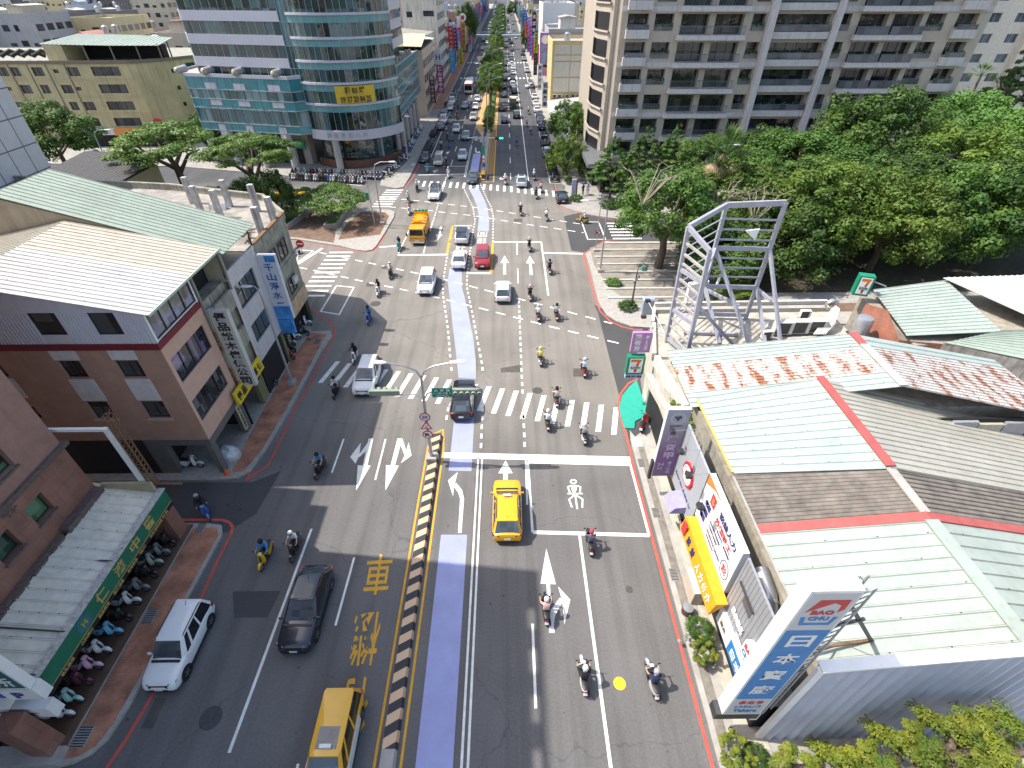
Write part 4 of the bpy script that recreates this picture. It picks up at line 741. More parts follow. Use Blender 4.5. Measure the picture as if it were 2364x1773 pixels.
def stand_nodes(arm='down'):
 N=[((0,0,.95),.14,.75),((0,0,1.12),.125,.8),((0,.01,1.34),.155,.75),((0,.0,1.5),.055),((0,.02,1.61),.09),((0,.01,1.7),.085),((0,.115,1.61),.018)];E_=[(0,1),(1,2),(2,3),(3,4),(4,5),(4,6)]
 def ch(st,pts):
  p=st
  for q in pts:N.append(q);E_.append((p,len(N)-1));p=len(N)-1
  return p
 for s in(-1,1):
  if arm=='up' and s>0:A=[((s*.18,0,1.42),.07),((s*.25,.08,1.18),.048),((s*.18,.22,1.3),.034),((s*.17,.24,1.38),.036)];f=V((0,.02,.05))
  else:A=[((s*.18,0,1.42),.07),((s*.25,-.02,1.14),.048),((s*.26,.05,.9),.033),((s*.26,.06,.83),.036)];f=V((0,.01,-.06))
  w_=ch(2,A);b=V(A[-1][0])
  for k in range(4):q=b+V((0,-.03+.02*k,0))+f*.6;ch(w_,[(tuple(q),.009),(tuple(q+f*(.9+.1*(k%2))),.008)])
  ch(w_,[(tuple(b+V((-s*.03,.03,0))+f*.2),.01),(tuple(b+V((-s*.035,.045,0))+f*.7),.009)])
  ch(0,[((s*.09,0,.88),.095),((s*.1,.03*s,.5),.065),((s*.1,-.02+.05*s,.1),.045),((s*.1,.12+.05*s,.05),.04)])
 return N,E_
def st_reg(c):return 0 if c.z>1.48 or(abs(c.x)>.2 and c.z<.88)else 3 if c.z<.1 else 1 if c.z>.96 else 2
STAND=body_mesh('person_body',*stand_nodes(),st_reg);STANDU=body_mesh('person_body',*stand_nodes('up'),st_reg)
CL={}
def cloth(c,nm):
 if nm not in CL:CL[nm]=mat('cloth_'+nm.replace(' ','_'),c,.9,var=.1,sc=12)
 return CL[nm]
CC={'white':(.7,.7,.69),'black':(.014,.014,.016),'navy':(.02,.03,.09),'blue':(.05,.25,.6),'pink':(.66,.4,.38),'grey':(.33,.34,.35),'yellow':(.62,.56,.12),'pale blue':(.45,.58,.68),'patterned':(.09,.1,.16),'beige':(.5,.42,.36),'dark':(.04,.04,.05),'red':(.42,.05,.07),'teal':(.08,.3,.33)}
def setm(o,i,m):o.material_slots[i].link='OBJECT';o.material_slots[i].material=m
def person_rider(loc,rz,top,helm,label,trou='dark',short=True,lean=0.):
 o=bpy.data.objects.new('person',RIDES if short else RIDE);COL.objects.link(o);o.location=loc;o.rotation_euler=(0,lean,rz);tag(o,label,'person')
 setm(o,1,cloth(CC[top],top));setm(o,2,cloth(CC[trou],trou))
 h=bpy.data.objects.new('helmet',HELM);COL.objects.link(h);h.parent=o;h.location=(0,-.125,1.655);setm(h,0,cloth(CC[helm],helm))
 v=bpy.data.objects.new('visor',VIS);COL.objects.link(v);v.parent=h;v.rotation_euler.z=R(22)
 return o
def ride(p,away,sc,top,helm,where,rz=0.,short=True,trou='dark',name='scooter',full=True):
 r=(0 if away else pi)+rz;d=V((-sin(r),cos(r),0));c=V((p[0],p[1],0))+d*(.86 if away else-.95)
 o=dup(SCF,c,r,f'{sc} scooter under the rider in {top} {where}',None,'scooter',{'scooter_placeholder':SC[sc]});o.name=name
 person_rider(c,r,top,helm,f'person in {top} and {helm} helmet riding {where}',trou,short)
A_,T_=True,False
ride(cA(1137,765),A_,'black','pink','white','on the turn arrow beside the shadow edge')
ride(cA(1380,1215),A_,'white','black','white','left of the long white line near the bottom',short=False)
ride(cA(1832,1238),A_,'silver','navy','grey','by the yellow valve cover near the right kerb',rz=.06)
ride(cA(1420,320),A_,'black','patterned','red','at the lower line of the motorcycle box')
ride(cC(1420,352),A_,'maroon','beige','black','on the right part of the near crosswalk');ride(cC(1345,552),A_,'black','white','white','just past the near crosswalk, lane beside the dashes');ride(cC(1655,670),A_,'white','grey','white','between the crosswalk and the stop line on the right');ride(cC(1655,95),A_,'red','pale blue','pale blue','beyond the crosswalk beside the square patch')
ride(cDd(918,530),T_,'white','black','black','in the shade behind the white SUV on the crosswalk',short=False);ride(cDd(670,975),T_,'black','white','black','in the shade left of the crossing white SUV')
ride(c7(1470,328),T_,'black','blue','black','alone in the shade opposite the alley mouth',rz=-.12);ride(c7(985,515),T_,'blue','black','grey','leaning out of the alley at the brick corner',rz=.75,short=False);ride(c7(1215,755),T_,'yellow','blue','black','beside the motorcyclist in white near the left lane line',rz=-.05,short=False);ride(c7(1358,715),T_,'black','white','white','close to the dark grey SUV roof at the lane line',trou='dark')
ride(c5(692,685),T_,'black','white','white','by the upper dashed guide line on the left');ride(c5(612,800),T_,'white','dark','black','by the lower dashed guide line on the left');ride(c5(552,980),T_,'blue','blue','black','on the shadow corner at the left of the junction',short=False);ride(c5(745,505),T_,'teal','dark','grey','in front of the orange waste truck')
ride(c5(1582,508),A_,'grey','black','pink','at the top line of the waiting lanes');ride(c5(1712,655),A_,'maroon','black','black','right of the long white line on the right lane');ride(c5(1587,826),A_,'beige','black','pink','right of the white hatchback mid-junction');ride(c5(1640,957),A_,'maroon','white','white','on the lower guide line, left of a pair');ride(c5(1757,952),A_,'maroon','grey','black','on the lower guide line, right of a pair');ride(c5(1653,1243),A_,'white','yellow','yellow','alone above the near crosswalk')
ride(c5(1527,278),A_,'black','black','white','near the far right guide line');ride(c5(1692,312),A_,'grey','white','grey','at the edge of the dark side street asphalt');ride(c5(1960,322),A_,'yellow','white','white','crossing out of the right side street',rz=1.35);ride(c5(1625,170),A_,'black','dark','black','below the far crosswalk, left of the one in pink');ride(c5(1657,130),A_,'white','pink','red','on the right end of the far crosswalk');ride(c5(862,125),T_,'black','white','white','at the left end of the far crosswalk');ride(c5(806,202),T_,'grey','white','white','left of the white and black SUV');ride(c5(812,275),T_,'white','pink','grey','just behind the orange waste truck');ride(c5(1612,50),A_,'black','pale blue','white','past the far crosswalk in the right lane');ride(c5(1428,80),A_,'white','pink','white','on the far crosswalk arrow')
for q,a,s,tp,hm,wh in(((255,1110),T_,'sky blue','teal','black','in the far motorcycle box'),((497,1055),T_,'black','dark','white','behind the leader at the far stop line'),((525,1185),T_,'white','white','white','leading over the far stop line'),((430,808),T_,'black','white','black','left of the blue scooter in the far left lane'),((535,800),T_,'blue','navy','blue','beside the minivan lane in the far left lane'),((510,682),T_,'black','beige','black','level with the grey green sedan, left of two'),((575,705),T_,'grey','grey','grey','level with the grey green sedan, right of two'),((500,575),T_,'white','black','black','next to the silver green sedan'),((1400,765),A_,'black','blue','navy','alone in the far right lanes in the tower shade'),((1580,620),A_,'black','pink','grey','at the far edge of the tower shade on the right'),((1530,520),A_,'pink','pink','white','beside the parked black car under the right trees'),((1550,362),A_,'grey','grey','white','beside the row of white parked cars'),((552,482),T_,'white','dark','white','next to the dark red parked car'),((633,430),T_,'black','dark','red','passing the left parked row'),((645,290),T_,'black','grey','black','near the far end of the left parked row')):ride(c3(*q),a,s,tp,hm,wh)
# ---- parked scooters
row=[(17.75,'black','black scooter with round headlamp, nearest the tiled pillar under the green sign'),(17.05,'grey','blue grey scooter second from the tiled pillar under the green sign'),(16.35,'pale green','pale green retro scooter under the green sign'),(15.7,'black','black sporty scooter between the pale green one and the grey one'),(14.85,'grey','dark grey scooter with windscreen under the green sign'),(14.0,'white','white faced scooter under the middle of the green sign'),(13.2,'black','black scooter between the white faced one and the sky blue one'),(12.4,'sky blue','sky blue scooter under the green sign'),(11.5,'white','white scooter with black trim beside the sky blue one'),(10.7,'pink','pink faced scooter under the green sign'),(10.,'maroon','maroon scooter between the pink and the mint ones'),(9.3,'mint','mint green scooter under the near end of the green sign'),(8.6,'white','white scooter nearest the two small parking signs')]
for y,c,lb in row:put_sc((-20.95+random.uniform(-.06,.06),y*.985),-pi/2+random.uniform(-.1,.1),c,lb,True,z=kz+.12)
for q,c,lb in(((1290,905),'silver','silver scooter deepest in the furniture shop arcade'),((1255,945),'black','black scooter behind the big white furniture sign'),((1260,1010),'black','long black scooter just past the furniture sign pillar'),((1235,1130),'black','black scooter beside the narrow yellow pillar sign'),((1490,640),'white','white scooter farthest in the water shop arcade'),((1450,690),'beige','beige scooter in the water shop arcade'),((1445,765),'black','black scooter between the beige and the red ones'),((1440,835),'red','red scooter nearest in the water shop arcade'),((1610,490),'white','white scooter by the corner pillar of the old concrete building'),((1590,585),'black','black scooter by the corner pillar of the old concrete building')):put_sc(cBs(*q),-pi/2+random.uniform(-.25,.25),c,lb,True,z=kz)
put_sc((-22.3,23.85),-pi/2,'white','white scooter parked in the alley side doorway of the furniture shop',True,z=kz);put_sc(cF(190,960),2.6,'white','white scooter waiting at the no entry sign',True)
cols=['white','black','grey','black','silver','black','blue','white','maroon','black','white']
for k in range(27):
 t=k/26;c=random.choice(cols);put_sc((-37.4+12.9*t,90.1-2.35*t),pi+random.uniform(-.12,.12),c,f'{c} scooter in the packed front row along the bay line before the glass tower',group='scooters in the front row before the glass tower')
for k in range(30):
 t=k/29;c=random.choice(cols+['white','blue','teal']);put_sc((-37.6+16*t,92.3-2.2*t),random.uniform(-.12,.12),c,f'{c} scooter in the packed back row before the glass tower columns',group='scooters in the back row before the glass tower',z=kz if t>.15 else kz)
for k in range(13):c=random.choice(cols);put_sc((-21+.13*k,90.6+1.*k),-pi/2+random.uniform(-.2,.2),c,f'{c} scooter in the line along the tower side pavement',group='scooters along the tower side pavement',z=kz)
for k in range(24):c=random.choice(cols+['blue']);put_sc((-20+random.uniform(-.1,.1),106.5+.93*k),-pi/2+random.uniform(-.15,.15),c,f'{c} scooter in the line between the tower arcade columns',group='scooters between the tower arcade columns',z=kz)
for k in range(13):c=random.choice(['black','black','grey','maroon']);put_sc((-15.8,105.6+.68*k),-pi/2+random.uniform(-.15,.15),c,f'{c} scooter in the white bay on the left road edge',group='scooters in the bay on the left road edge')
for k in range(6):put_sc((-16,119+.8*k),-pi/2,'black','black scooter in the small bay in front of the dark red car',group='scooters in the small bay by the dark red car')
for k in range(16):c=random.choice(cols);put_sc((-15.4+random.uniform(-.8,.8),139+2.5*k),-pi/2+random.uniform(-.3,.3),c,f'{c} scooter among the parked cars along the left side of the avenue',group='scooters along the left side of the avenue')
for k in range(9):c=random.choice(['white','black','grey','blue']);put_sc((8.35,88+1.25*k),pi/2+random.uniform(-.15,.15),c,f'{c} scooter in the striped bay behind the right street tree',group='scooters in the striped bay on the right')
for k in range(12):c=random.choice(cols);put_sc((8.5,112+1.6*k+(k>5)*60),pi/2+random.uniform(-.2,.2),c,f'{c} scooter parked along the right side of the far avenue',group='scooters along the right side of the far avenue')
put_sc(cC(2160,510),-.5,'red','small red scooter beside the shop wall at the green painted apron',True,z=.1);put_sc(K(1480,1080,480)(455,755),-2.9,'white','white and black scooter behind the far end of the orange awning',True,z=.1)
# ---- people on foot
def walker(p,rz,top,trou,label,up=False,z=kz,hair=True):
 o=bpy.data.objects.new('person',STANDU if up else STAND);COL.objects.link(o);o.location=(p[0],p[1],z);o.rotation_euler.z=rz;tag(o,label,'person');setm(o,1,cloth(CC[top],top));setm(o,2,cloth(CC[trou],trou))
 h=MB().lathe([(.001,.125),(.07,.11),(.1,.05),(.102,-.03),(.09,-.08)],(0,-.012,1.66),n=12,m=mat('hair',(.015,.012,.01),.6)).build('hair',o);return o
pu=cE(1590,335);walker(pu,.3,'black','black','person in black walking under a dark umbrella on the right corner pavement',True)
u=thing('umbrella','dark navy umbrella held over the person in black on the corner pavement','umbrella',(pu.x+.1,pu.y+.2,kz+1.3))
m=MB();m.lathe([(.001,.78),(.25,.74),(.46,.62),(.58,.48),(.57,.47)],n=8,m=cloth(CC['navy'],'navy'));m.build('canopy',u);MB().tube([(0,0,0),(0,0,.8)],.012,BLACK,5).build('shaft',u)
walker(cE(1640,335),2.8,'pale blue','grey','person in pale clothes standing beside the umbrella holder');walker(cE(1660,245),0,'dark','dark','person in dark clothes by the dark cafe wall')
# ================================================================ building helpers
def facade(mb,org,ax,W,Hh,ops,d,m):
 """a wall plate seen from outside: right = ax, up = z; ops = openings (x, z, w, h) with real reveals of depth d"""
 org,ax=V(org),V(ax).normalized();up=V((0,0,1));nn=ax.cross(up)
 xs=sorted({0.,W,*[o[0]for o in ops],*[o[0]+o[2]for o in ops]});zs=sorted({0.,Hh,*[o[1]for o in ops],*[o[1]+o[3]for o in ops]})
 P=lambda x,z,k=0:org+ax*x+up*z-nn*k
 for i in range(len(xs)-1):
  for j in range(len(zs)-1):
   cx,cz=(xs[i]+xs[i+1])/2,(zs[j]+zs[j+1])/2
   if not any(o[0]<cx<o[0]+o[2]and o[1]<cz<o[1]+o[3]for o in ops):mb.quad(P(xs[i],zs[j]),P(xs[i+1],zs[j]),P(xs[i+1],zs[j+1]),P(xs[i],zs[j+1]),m)
 for x,z,w_,h in ops:
  a=[P(x,z),P(x+w_,z),P(x+w_,z+h),P(x,z+h)];b=[P(x,z,d),P(x+w_,z,d),P(x+w_,z+h,d),P(x,z+h,d)]
  for k in range(4):mb.quad(a[k],b[k],b[(k+1)%4],a[(k+1)%4],m)
 return mb
FRM=mat('window_frame_dark',(.03,.032,.035),.5);FRMW=mat('window_frame_pale',(.5,.52,.52),.5);CURT=mat('curtain_lilac',(.2,.15,.3),.9,var=.3,sc=5);CURG=mat('curtain_grey',(.2,.2,.22),.9,var=.4,sc=8)
def window(par,org,ax,o,d=.12,mull=2,fm=None,gm=None,sill=None,cross=False,name='window'):
 org,ax=V(org),V(ax).normalized();up=V((0,0,1));nn=ax.cross(up);x,z,w_,h=o;fm=fm or FRM
 P=lambda a,b,k:org+ax*(x+a)+up*(z+b)-nn*k
 mb=MB();mb.quad(P(0,0,d),P(w_,0,d),P(w_,h,d),P(0,h,d),gm or GLASS);t=.05
 fr=[(0,w_,0,t),(0,w_,h-t,h),(0,t,t,h-t),(w_-t,w_,t,h-t)]+[(w_*k/mull-t/2,w_*k/mull+t/2,t,h-t)for k in range(1,mull)]+([(t,w_-t,h*.72,h*.72+t)]if cross else[])
 for a0,a1,b0,b1 in fr:mb.hexa([P(a0,b0,d-.002),P(a1,b0,d-.002),P(a1,b1,d-.002),P(a0,b1,d-.002)],[P(a0,b0,d-.06),P(a1,b0,d-.06),P(a1,b1,d-.06),P(a0,b1,d-.06)],fm)
 w_o=mb.build(name,par)
 if sill:MB().hexa([P(-.08,-.12,-.002),P(w_+.08,-.12,-.002),P(w_+.08,-.01,-.002),P(-.08,-.01,-.002)],[P(-.08,-.12,-.12),P(w_+.08,-.12,-.12),P(w_+.08,-.01,-.12),P(-.08,-.01,-.12)],sill).build('sill',w_o)
 return w_o
def sheet_roof(par,name,e0,e1,r1,r0,m,kind='rib',per=.76,thick=.05):
 """profiled sheet from eave e0-e1 to ridge r0-r1 with real ribs running up the slope"""
 e0,e1,r0,r1=V(e0),V(e1),V(r0),V(r1);L=(e1-e0).length;nn=(e1-e0).cross(r0-e0).normalized()
 if nn.z<0:nn=-nn
 prof=[]
 n=max(2,int(L/per))
 if kind=='rib':
  for k in range(n):
   u=k/n;q=1/n
   prof+=[(u,0),(u+q*.8,0),(u+q*.85,.06),(u+q*.92,.06),(u+q*.95,0)]
  prof.append((1,0))
 else:
  for k in range(n):
   for j in range(4):prof.append(((k+j/4)/n,.028*sin(2*pi*j/4)))
  prof.append((1,0))
 A=[e0.lerp(e1,u)+nn*h for u,h in prof];B=[r0.lerp(r1,u)+nn*h for u,h in prof]
 vs=A+B+[a-nn*thick for a in(e0,e1,r1,r0)];N=len(A)
 fs=[(i,i+1,N+i+1,N+i)for i in range(N-1)]+[(2*N,2*N+3,2*N+2,2*N+1)]
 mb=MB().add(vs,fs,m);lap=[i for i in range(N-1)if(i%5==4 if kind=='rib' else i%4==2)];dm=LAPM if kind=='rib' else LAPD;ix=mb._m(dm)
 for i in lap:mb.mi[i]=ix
 mb.quad(e0-nn*thick,e1-nn*thick,e1,e0,m);mb.quad(e0-nn*thick,e0,r0,r0-nn*thick,m);mb.quad(e1-nn*thick,r1-nn*thick,r1,e1,m)
 if kind=='rib':
  k=0
  for i in range(0,n,2):
   for f in((.2,.5,.8)if(i//2)%2 else(.35,.65,.93)):
    c=e0.lerp(e1,(i+.92)/n).lerp(r0.lerp(r1,(i+.92)/n),f)+nn*.062;ux=(e1-e0).normalized()*.025;uy=(r0-e0).normalized()*.035;mb.quad(c-ux-uy,c+ux-uy,c+ux+uy,c-ux+uy,DKMET)
 return mb.build(name,par,fix=False)
def ac_unit(p,rz,label,group=None,sc=1.):
 t=thing('air_conditioner',label,'air conditioner',p,rz,group);w_,d,h=.85*sc,.34*sc,.65*sc;m=mat('ac_cream',(.62,.6,.55),.5)
 MB().box(-w_/2,w_/2,-d/2,d/2,0,h,m).build('casing',t);MB().lathe([(.001,.0),(h*.36,.0),(h*.4,-.02),(h*.4,.0)],(-w_*.12,-d/2-.006,h*.5),'y',16,DKMET).build('fan_grille',t);MB().box(-w_*.46,w_*.3,-d/2-.004,-d/2,h*.06,h*.94,DKMET).build('grille_panel',t);MB().box(-w_/2,w_/2,-d/2-.1,d/2+.02,-.06,-.01,DKMET).build('bracket',t)
 return t
LAPM=mat('roof_lap_seam_shade',(.2,.2,.17),.8,var=.4,sc=1.2);LAPD=mat('roof_valley_shade',(.055,.048,.042),.9,var=.4,sc=1.5)  # dark lap seams and valley strips; corrugation shade put into their colour
YEX,XEX=V((0,1,0)),V((1,0,0))
# ---------------------------------------------------------------- tiled brown building at bottom left with the long green fascia
TILE=_brick('brown_wall_tile',(.26,.13,.095),(.235,.115,.085),(.13,.08,.06),1.2,.9,.012,.5,.2,wall=True);TILE2=mat('pinkish_brown_tile',(.32,.18,.145),.55,var=.15,sc=1.5,stain=.15);STONE=mat('rough_stone_ledge',(.13,.095,.085),.9,var=.3,sc=5,bump=.6)
bb=thing('tiled_building','brown tiled high building at bottom left with the long green fascia','building',(-23.3,18.5,0))
OY=-12.;org=(0,OY-18.5,0)
ops=[]
for fl in range(10):
 for k in range(8):y=27.1-2.15*k;z=5.75+fl*3.25;ops.append((y,z,1.1,1.25))
mb=MB();facade(mb,org,YEX,30.5,8.,[o for o in ops if o[1]<7],.35,TILE);facade(mb,(.0,OY-18.5,8.),YEX,30.5,27.3,[(o[0],o[1]-8,o[2],o[3])for o in ops if o[1]>7],.35,TILE2)
mb.quad((0,0,0),(-30,0,0),(-30,0,35.3),(0,0,35.3),TILE2);mb.quad((-30,-30.5,0),(0,-30.5,0),(0,-30.5,35.3),(-30,-30.5,35.3),TILE2);mb.quad((-30,0,0),(-30,-30.5,0),(-30,-30.5,35.3),(-30,0,35.3),TILE2);mb.quad((-30,-30.5,35.3),(0,-30.5,35.3),(0,0,35.3),(-30,0,35.3),CONC);mb.build('wall',bb)
gg=mat_glass('green_tinted_glass',(.03,.085,.05),blind=(.12,.26,.14))
for o in ops[:48]:window(bb,org,YEX,o,.33,1,gm=gg,sill=STONE)
mb=MB();mb.box(0,.22,-30.5,.25,7.85,8.1,STONE);mb.box(-9,0,0.01,.22,7.85,8.1,STONE);mb.box(0.01,.5,-2.9,-.1,4.35,4.75,STONE);mb.box(.01,.3,-30,-3.1,4.2,4.6,STONE)
for k in range(20):mb.box(.3,.42,-4.1-k*1.25,-3.2-k*1.25,4.25,4.55,STONE)
mb.build('ledge',bb)
mb=MB();mb.box(-16,-3.,.05,3.6,18,21,TILE2);mb.box(-22,-4.9,.06,5.0,17,22,TILE2);mb.build('overhang',bb)  # unseen blocks added high on the side wall to shade the alley
rel=MB()
for k in range(26):a=random.uniform(0,6.28);r=random.uniform(.05,.4);rel.lathe([(.001,.05),(.06,.03),(.08,0)],(.0,-3.9+r*cos(a),7.6+r*.7*sin(a)),'x',6,STONE)
rel.build('relief',bb)
# arcade: columns, interior, sheet roof, fascia
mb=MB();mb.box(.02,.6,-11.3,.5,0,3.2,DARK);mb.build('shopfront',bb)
for y0,y1 in((17.95,18.85),(6.95,7.75)):MB().box(2.35,3.25,y0-18.5,y1-18.5,0,3.3,TILE).build('pillar',bb)
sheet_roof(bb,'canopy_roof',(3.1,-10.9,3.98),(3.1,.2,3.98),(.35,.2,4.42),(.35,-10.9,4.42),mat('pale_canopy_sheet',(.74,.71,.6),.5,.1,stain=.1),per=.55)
MB().box(.3,3.1,.05,.22,3.6,4.75,mat('cream_wall',(.36,.32,.2),.8)).build('parapet',bb)
fs=thing('shop_fascia','long green fascia sign with gold characters over the parked scooters','sign',(-19.85,8.55,3.0));GRN=mat('fascia_green',(.015,.15,.085),.45);GOLD=mat('gold_lettering',(.50,.36,.12),.5)
MB().box(-.25,0,0,10.2,.0,1.0,GRN).build('panel',fs);MB().box(-.22,.01,0,10.2,-.3,-.0,BLACK).build('lower_strip',fs);MB().box(-.02,.02,0,10.2,.0,.03,GOLD).build('gold_line',fs);MB().box(-.34,.04,0,10.25,1.0,1.08,mat('peeling_white',(.5,.47,.43),.8,var=.4,sc=6)).build('top_edge',fs)
for ch,y in(('仁',4.1),('濟',5.55),('中',6.9),('醫',8.25)):text(fs,ch,.72,.68,(.0,y,.52),YEX,(0,0,1),GOLD,bold=.02)
mb=MB();mb.lathe([(.001,.005),(.36,.005),(.37,.02),(.4,.02),(.4,0)],(0.0,2.75,.5),'x',24,mat('emblem_blue',(.05,.14,.25)));mb.lathe([(.001,.024),(.27,.024),(.27,.01)],(0.0,2.75,.5),'x',24,mat('emblem_green',(.03,.2,.11)));mb.build('emblem',fs);text(fs,'H',.26,.3,(.028,2.75,.5),YEX,(0,0,1),GOLD)
for s_,y,w_ in(('針灸',9.35,.55),('針炙埋線減重',8.4,1.2),('祖傳',7.05,.6),('筋骨損傷',6.1,.8),('跌打損傷',4.9,.8),('風濕痠痛',3.7,.8),('內科婦科',2.45,.8),('養生調理',1.1,.8)):text(fs,s_,w_,.2,(.012,y,-.15),YEX,(0,0,1),GOLD,bold=.01)
for y,x2,z2 in((.3,-2.9,1.35),(2.1,-3.2,1.5),(5.6,-1.3,1.1)):MB().bar((-.1,y,1.05),(x2,y+.05,z2),.06,.06,DKMET).build('stay',fs)
# sign mast with rusty truss at the end of the green fascia
ms=thing('sign_mast','tall white edge-on sign panel with a rusty lattice ladder beside the alley','sign frame',(-20.85,18.85,3.3))
MB().box(-.1,.12,-.1,.1,0.2,5.5,WHITE).box(-3.0,-.1,-.08,.08,5.32,5.5,WHITE).build('panel',ms);mb=MB()
for x in(.25,.6):mb.bar((x,0,.9),(x,0,6.3),.05,.05,RUST);mb.bar((x,.3,.9),(x,.3,6.3),.05,.05,RUST)
for k in range(16):z=.95+k*.355;mb.bar((.25,0,z),(.6,0,z),.035,.035,RUST);mb.bar((.25,.3,z),(.6,.3,z),.035,.035,RUST);mb.bar((.6,0,z),(.6,.3,z+.3),.03,.03,RUST);mb.bar((.25,0,z),(.25,.3,z),.03,.03,RUST)
mb.bar((.2,.1,1.0),(2.05,.1,.95),.09,.09,RUST);mb.build('lattice',ms)
# small stacked shop signs at bottom left
sg=thing('clinic_sign','white and teal shop sign board with a blue P panel at the bottom left edge','sign',(-19.1,8.2,3.3));TEAL=mat('sign_teal',(.02,.12,.13),.5)
MB().box(-5,.0,-.18,.18,1.55,5.5,WHITE).build('cabinet',sg);MB().box(-5,-.1,-.2,-.183,1.7,5.4,TEAL).build('panel',sg);text(sg,'診所',1.5,.8,(-1.0,-.2,2.3),XEX,(0,0,1),WHITE,bold=.02);MB().box(-5,.05,-.2,.25,.55,1.5,WHITE).build('parking_box',sg);text(sg,'P',.45,.55,(-.75,-.203,1.),XEX,(0,0,1),mat('sign_blue',(.03,.05,.3),.5),bold=.04);MB().box(-3.2,-1.4,-.205,-.2,.75,1.3,mat('sign_blue')).build('arrow_panel',sg)
sg=thing('parking_sign','small white sign box with purple parking letters under the P panel at bottom left','sign',(-19.3,8.05,2.35));MB().box(-2.4,.0,-.2,.25,0,.9,WHITE).build('cabinet',sg);text(sg,'P★',1.6,.6,(-1.3,-.203,.42),XEX,(0,0,1),mat('sign_purple',(.15,.04,.2),.5),bold=.03)
struct(MB().box(-60,-19.7,6.65,7.35,-.05,.38,mat('concrete')),'pavement_step')
# ---------------------------------------------------------------- furniture company building (pink), with white sheet roof
PINK=mat('salmon_wall',(.56,.36,.275),.75,var=.08,sc=1.,stain=.08);PINKD=mat('tan_wall_side',(.40,.245,.18),.75,var=.12,sc=1.,stain=.12);WPAN=mat('white_wall_panel',(.6,.58,.58),.7,stain=.1);GREYB=mat('grey_painted_base',(.13,.125,.12),.8,var=.1)
fb=thing('furniture_shop','salmon four storey furniture shop with white sheet roof at the alley corner','building',(-19.6,23.35,0));org=(0,0,3.4)
w1,w2=(.3,4.5,3.9,1.75),(.25,1.4,3.85,1.7)
mb=MB();facade(mb,org,YEX,4.75,7.2,[w1,w2],.18,PINK);so_=[(-6.25+15,5.2,1.25,1.25),(-3.0+15,5.2,1.35,1.25),(-6.3+15,1.95,1.3,1.4),(-3.0+15,1.95,1.4,1.4),(4.5,5.3,.9,.9),(4.5,2.,.9,1.)]
facade(mb,(-15,0,3.4),XEX,15,7.2,so_,.2,PINKD)
mb.quad((-15,0,3.4),(-15,8.4,3.4),(-15,8.4,10.6),(-15,0,10.6),PINKD);mb.box(-15,-.25,4.75,8.45,3.3,10.5,CONCW);mb.build('wall',fb)
for i,o in enumerate(so_):window(fb,(-15,0,3.4),XEX,o,.18,2,sill=mat('salmon_wall')if i in(2,3)else None)
for o,cm in((w1,mat_glass('lilac_curtain_glass',(.02,.022,.03),.08,.5,1.6,blind=(.22,.16,.33))),(w2,mat_glass('grey_curtain_glass',(.03,.03,.034),.08,.6,2.2,blind=(.2,.2,.22)))):
 wo=window(fb,org,YEX,o,.14,4,gm=cm);MB().quad((-.07,o[0]+.05,o[1]+3.45),(-.07,o[0]+o[2]-.05,o[1]+3.45),(-.07,o[0]+o[2]-.05,o[1]+3.4+o[3]-.05),(-.07,o[0]+.05,o[1]+3.4+o[3]-.05),TINT).build('pane',wo)if cm is None else None
for q in((-6.35,-4.85,9.9,10.58),(-6.35,-4.85,6.85,8.5),(-3.05,-1.55,9.9,10.58),(-3.05,-1.55,6.85,8.5),(-10.6,-9.5,7.1,8.6)):MB().box(q[0],q[1],-.03,-.002,q[2],q[3],WPAN).build('white_panel',fb)
MB().box(-15,.06,-.08,4.8,10.6,11.0,mat('dark_red_band',(.16,.012,.02),.6)).build('red_band',fb)
CW=mat('pale_sheet_cladding',(.60,.60,.66),.5,.1,var=.06,stain=.1);mb=MB();ops4=[(8.9,.6,1.5,1.4),(12.1,.6,1.4,1.4)]
facade(mb,(-15,0,11.0),XEX,13.6,2.2,ops4,.1,CW);mb.quad((-1.4,0,11),(0,0,11),(0,0,12.85),(-1.4,0,13.2),CW)
for k in range(75):
 x=-15+k*.2
 if not any(o[0]-15.1<x<o[0]+o[2]-14.9 for o in ops4):mb.box(x,x+.04,-.03,-.001,11.0,12.85+min(0,0),CW)
mb.add([(-15,0,13.2),(-1.4,0,13.2),(-8.8,0,14.73),(-15,0,13.4)],[(0,1,2,3)],CW);mb.build('cladding',fb)
for o in ops4:window(fb,(-15,0,11.0),XEX,o,.1,1)
mb=MB();mb.box(-.16,-.04,.15,4.65,11.0,11.12,WHITE);mb.box(-.1,.02,.02,.16,11,12.8,WHITE);mb.box(-.1,.02,4.6,4.74,11,12.8,WHITE);mb.build('window_post',fb)
window(fb,(-.05,.16,11.12),YEX,(0,0,4.44,1.65),.02,4,gm=mat_glass('attic_glass',(.09,.1,.1),var=.7,sc=1.2,blind=(.25,.25,.25)))
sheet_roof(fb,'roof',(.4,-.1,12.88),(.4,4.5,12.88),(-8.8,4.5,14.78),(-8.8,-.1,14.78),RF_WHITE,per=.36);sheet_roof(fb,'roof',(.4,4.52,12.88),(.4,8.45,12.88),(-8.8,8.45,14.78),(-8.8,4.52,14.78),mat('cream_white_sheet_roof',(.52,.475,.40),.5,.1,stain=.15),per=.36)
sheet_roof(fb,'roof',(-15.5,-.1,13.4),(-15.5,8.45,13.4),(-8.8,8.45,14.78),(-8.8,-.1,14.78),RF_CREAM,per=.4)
MB().box(.38,.46,-.1,8.5,12.78,12.92,mat('gutter_green',(.42,.5,.42),.5)).build('gutter',fb)
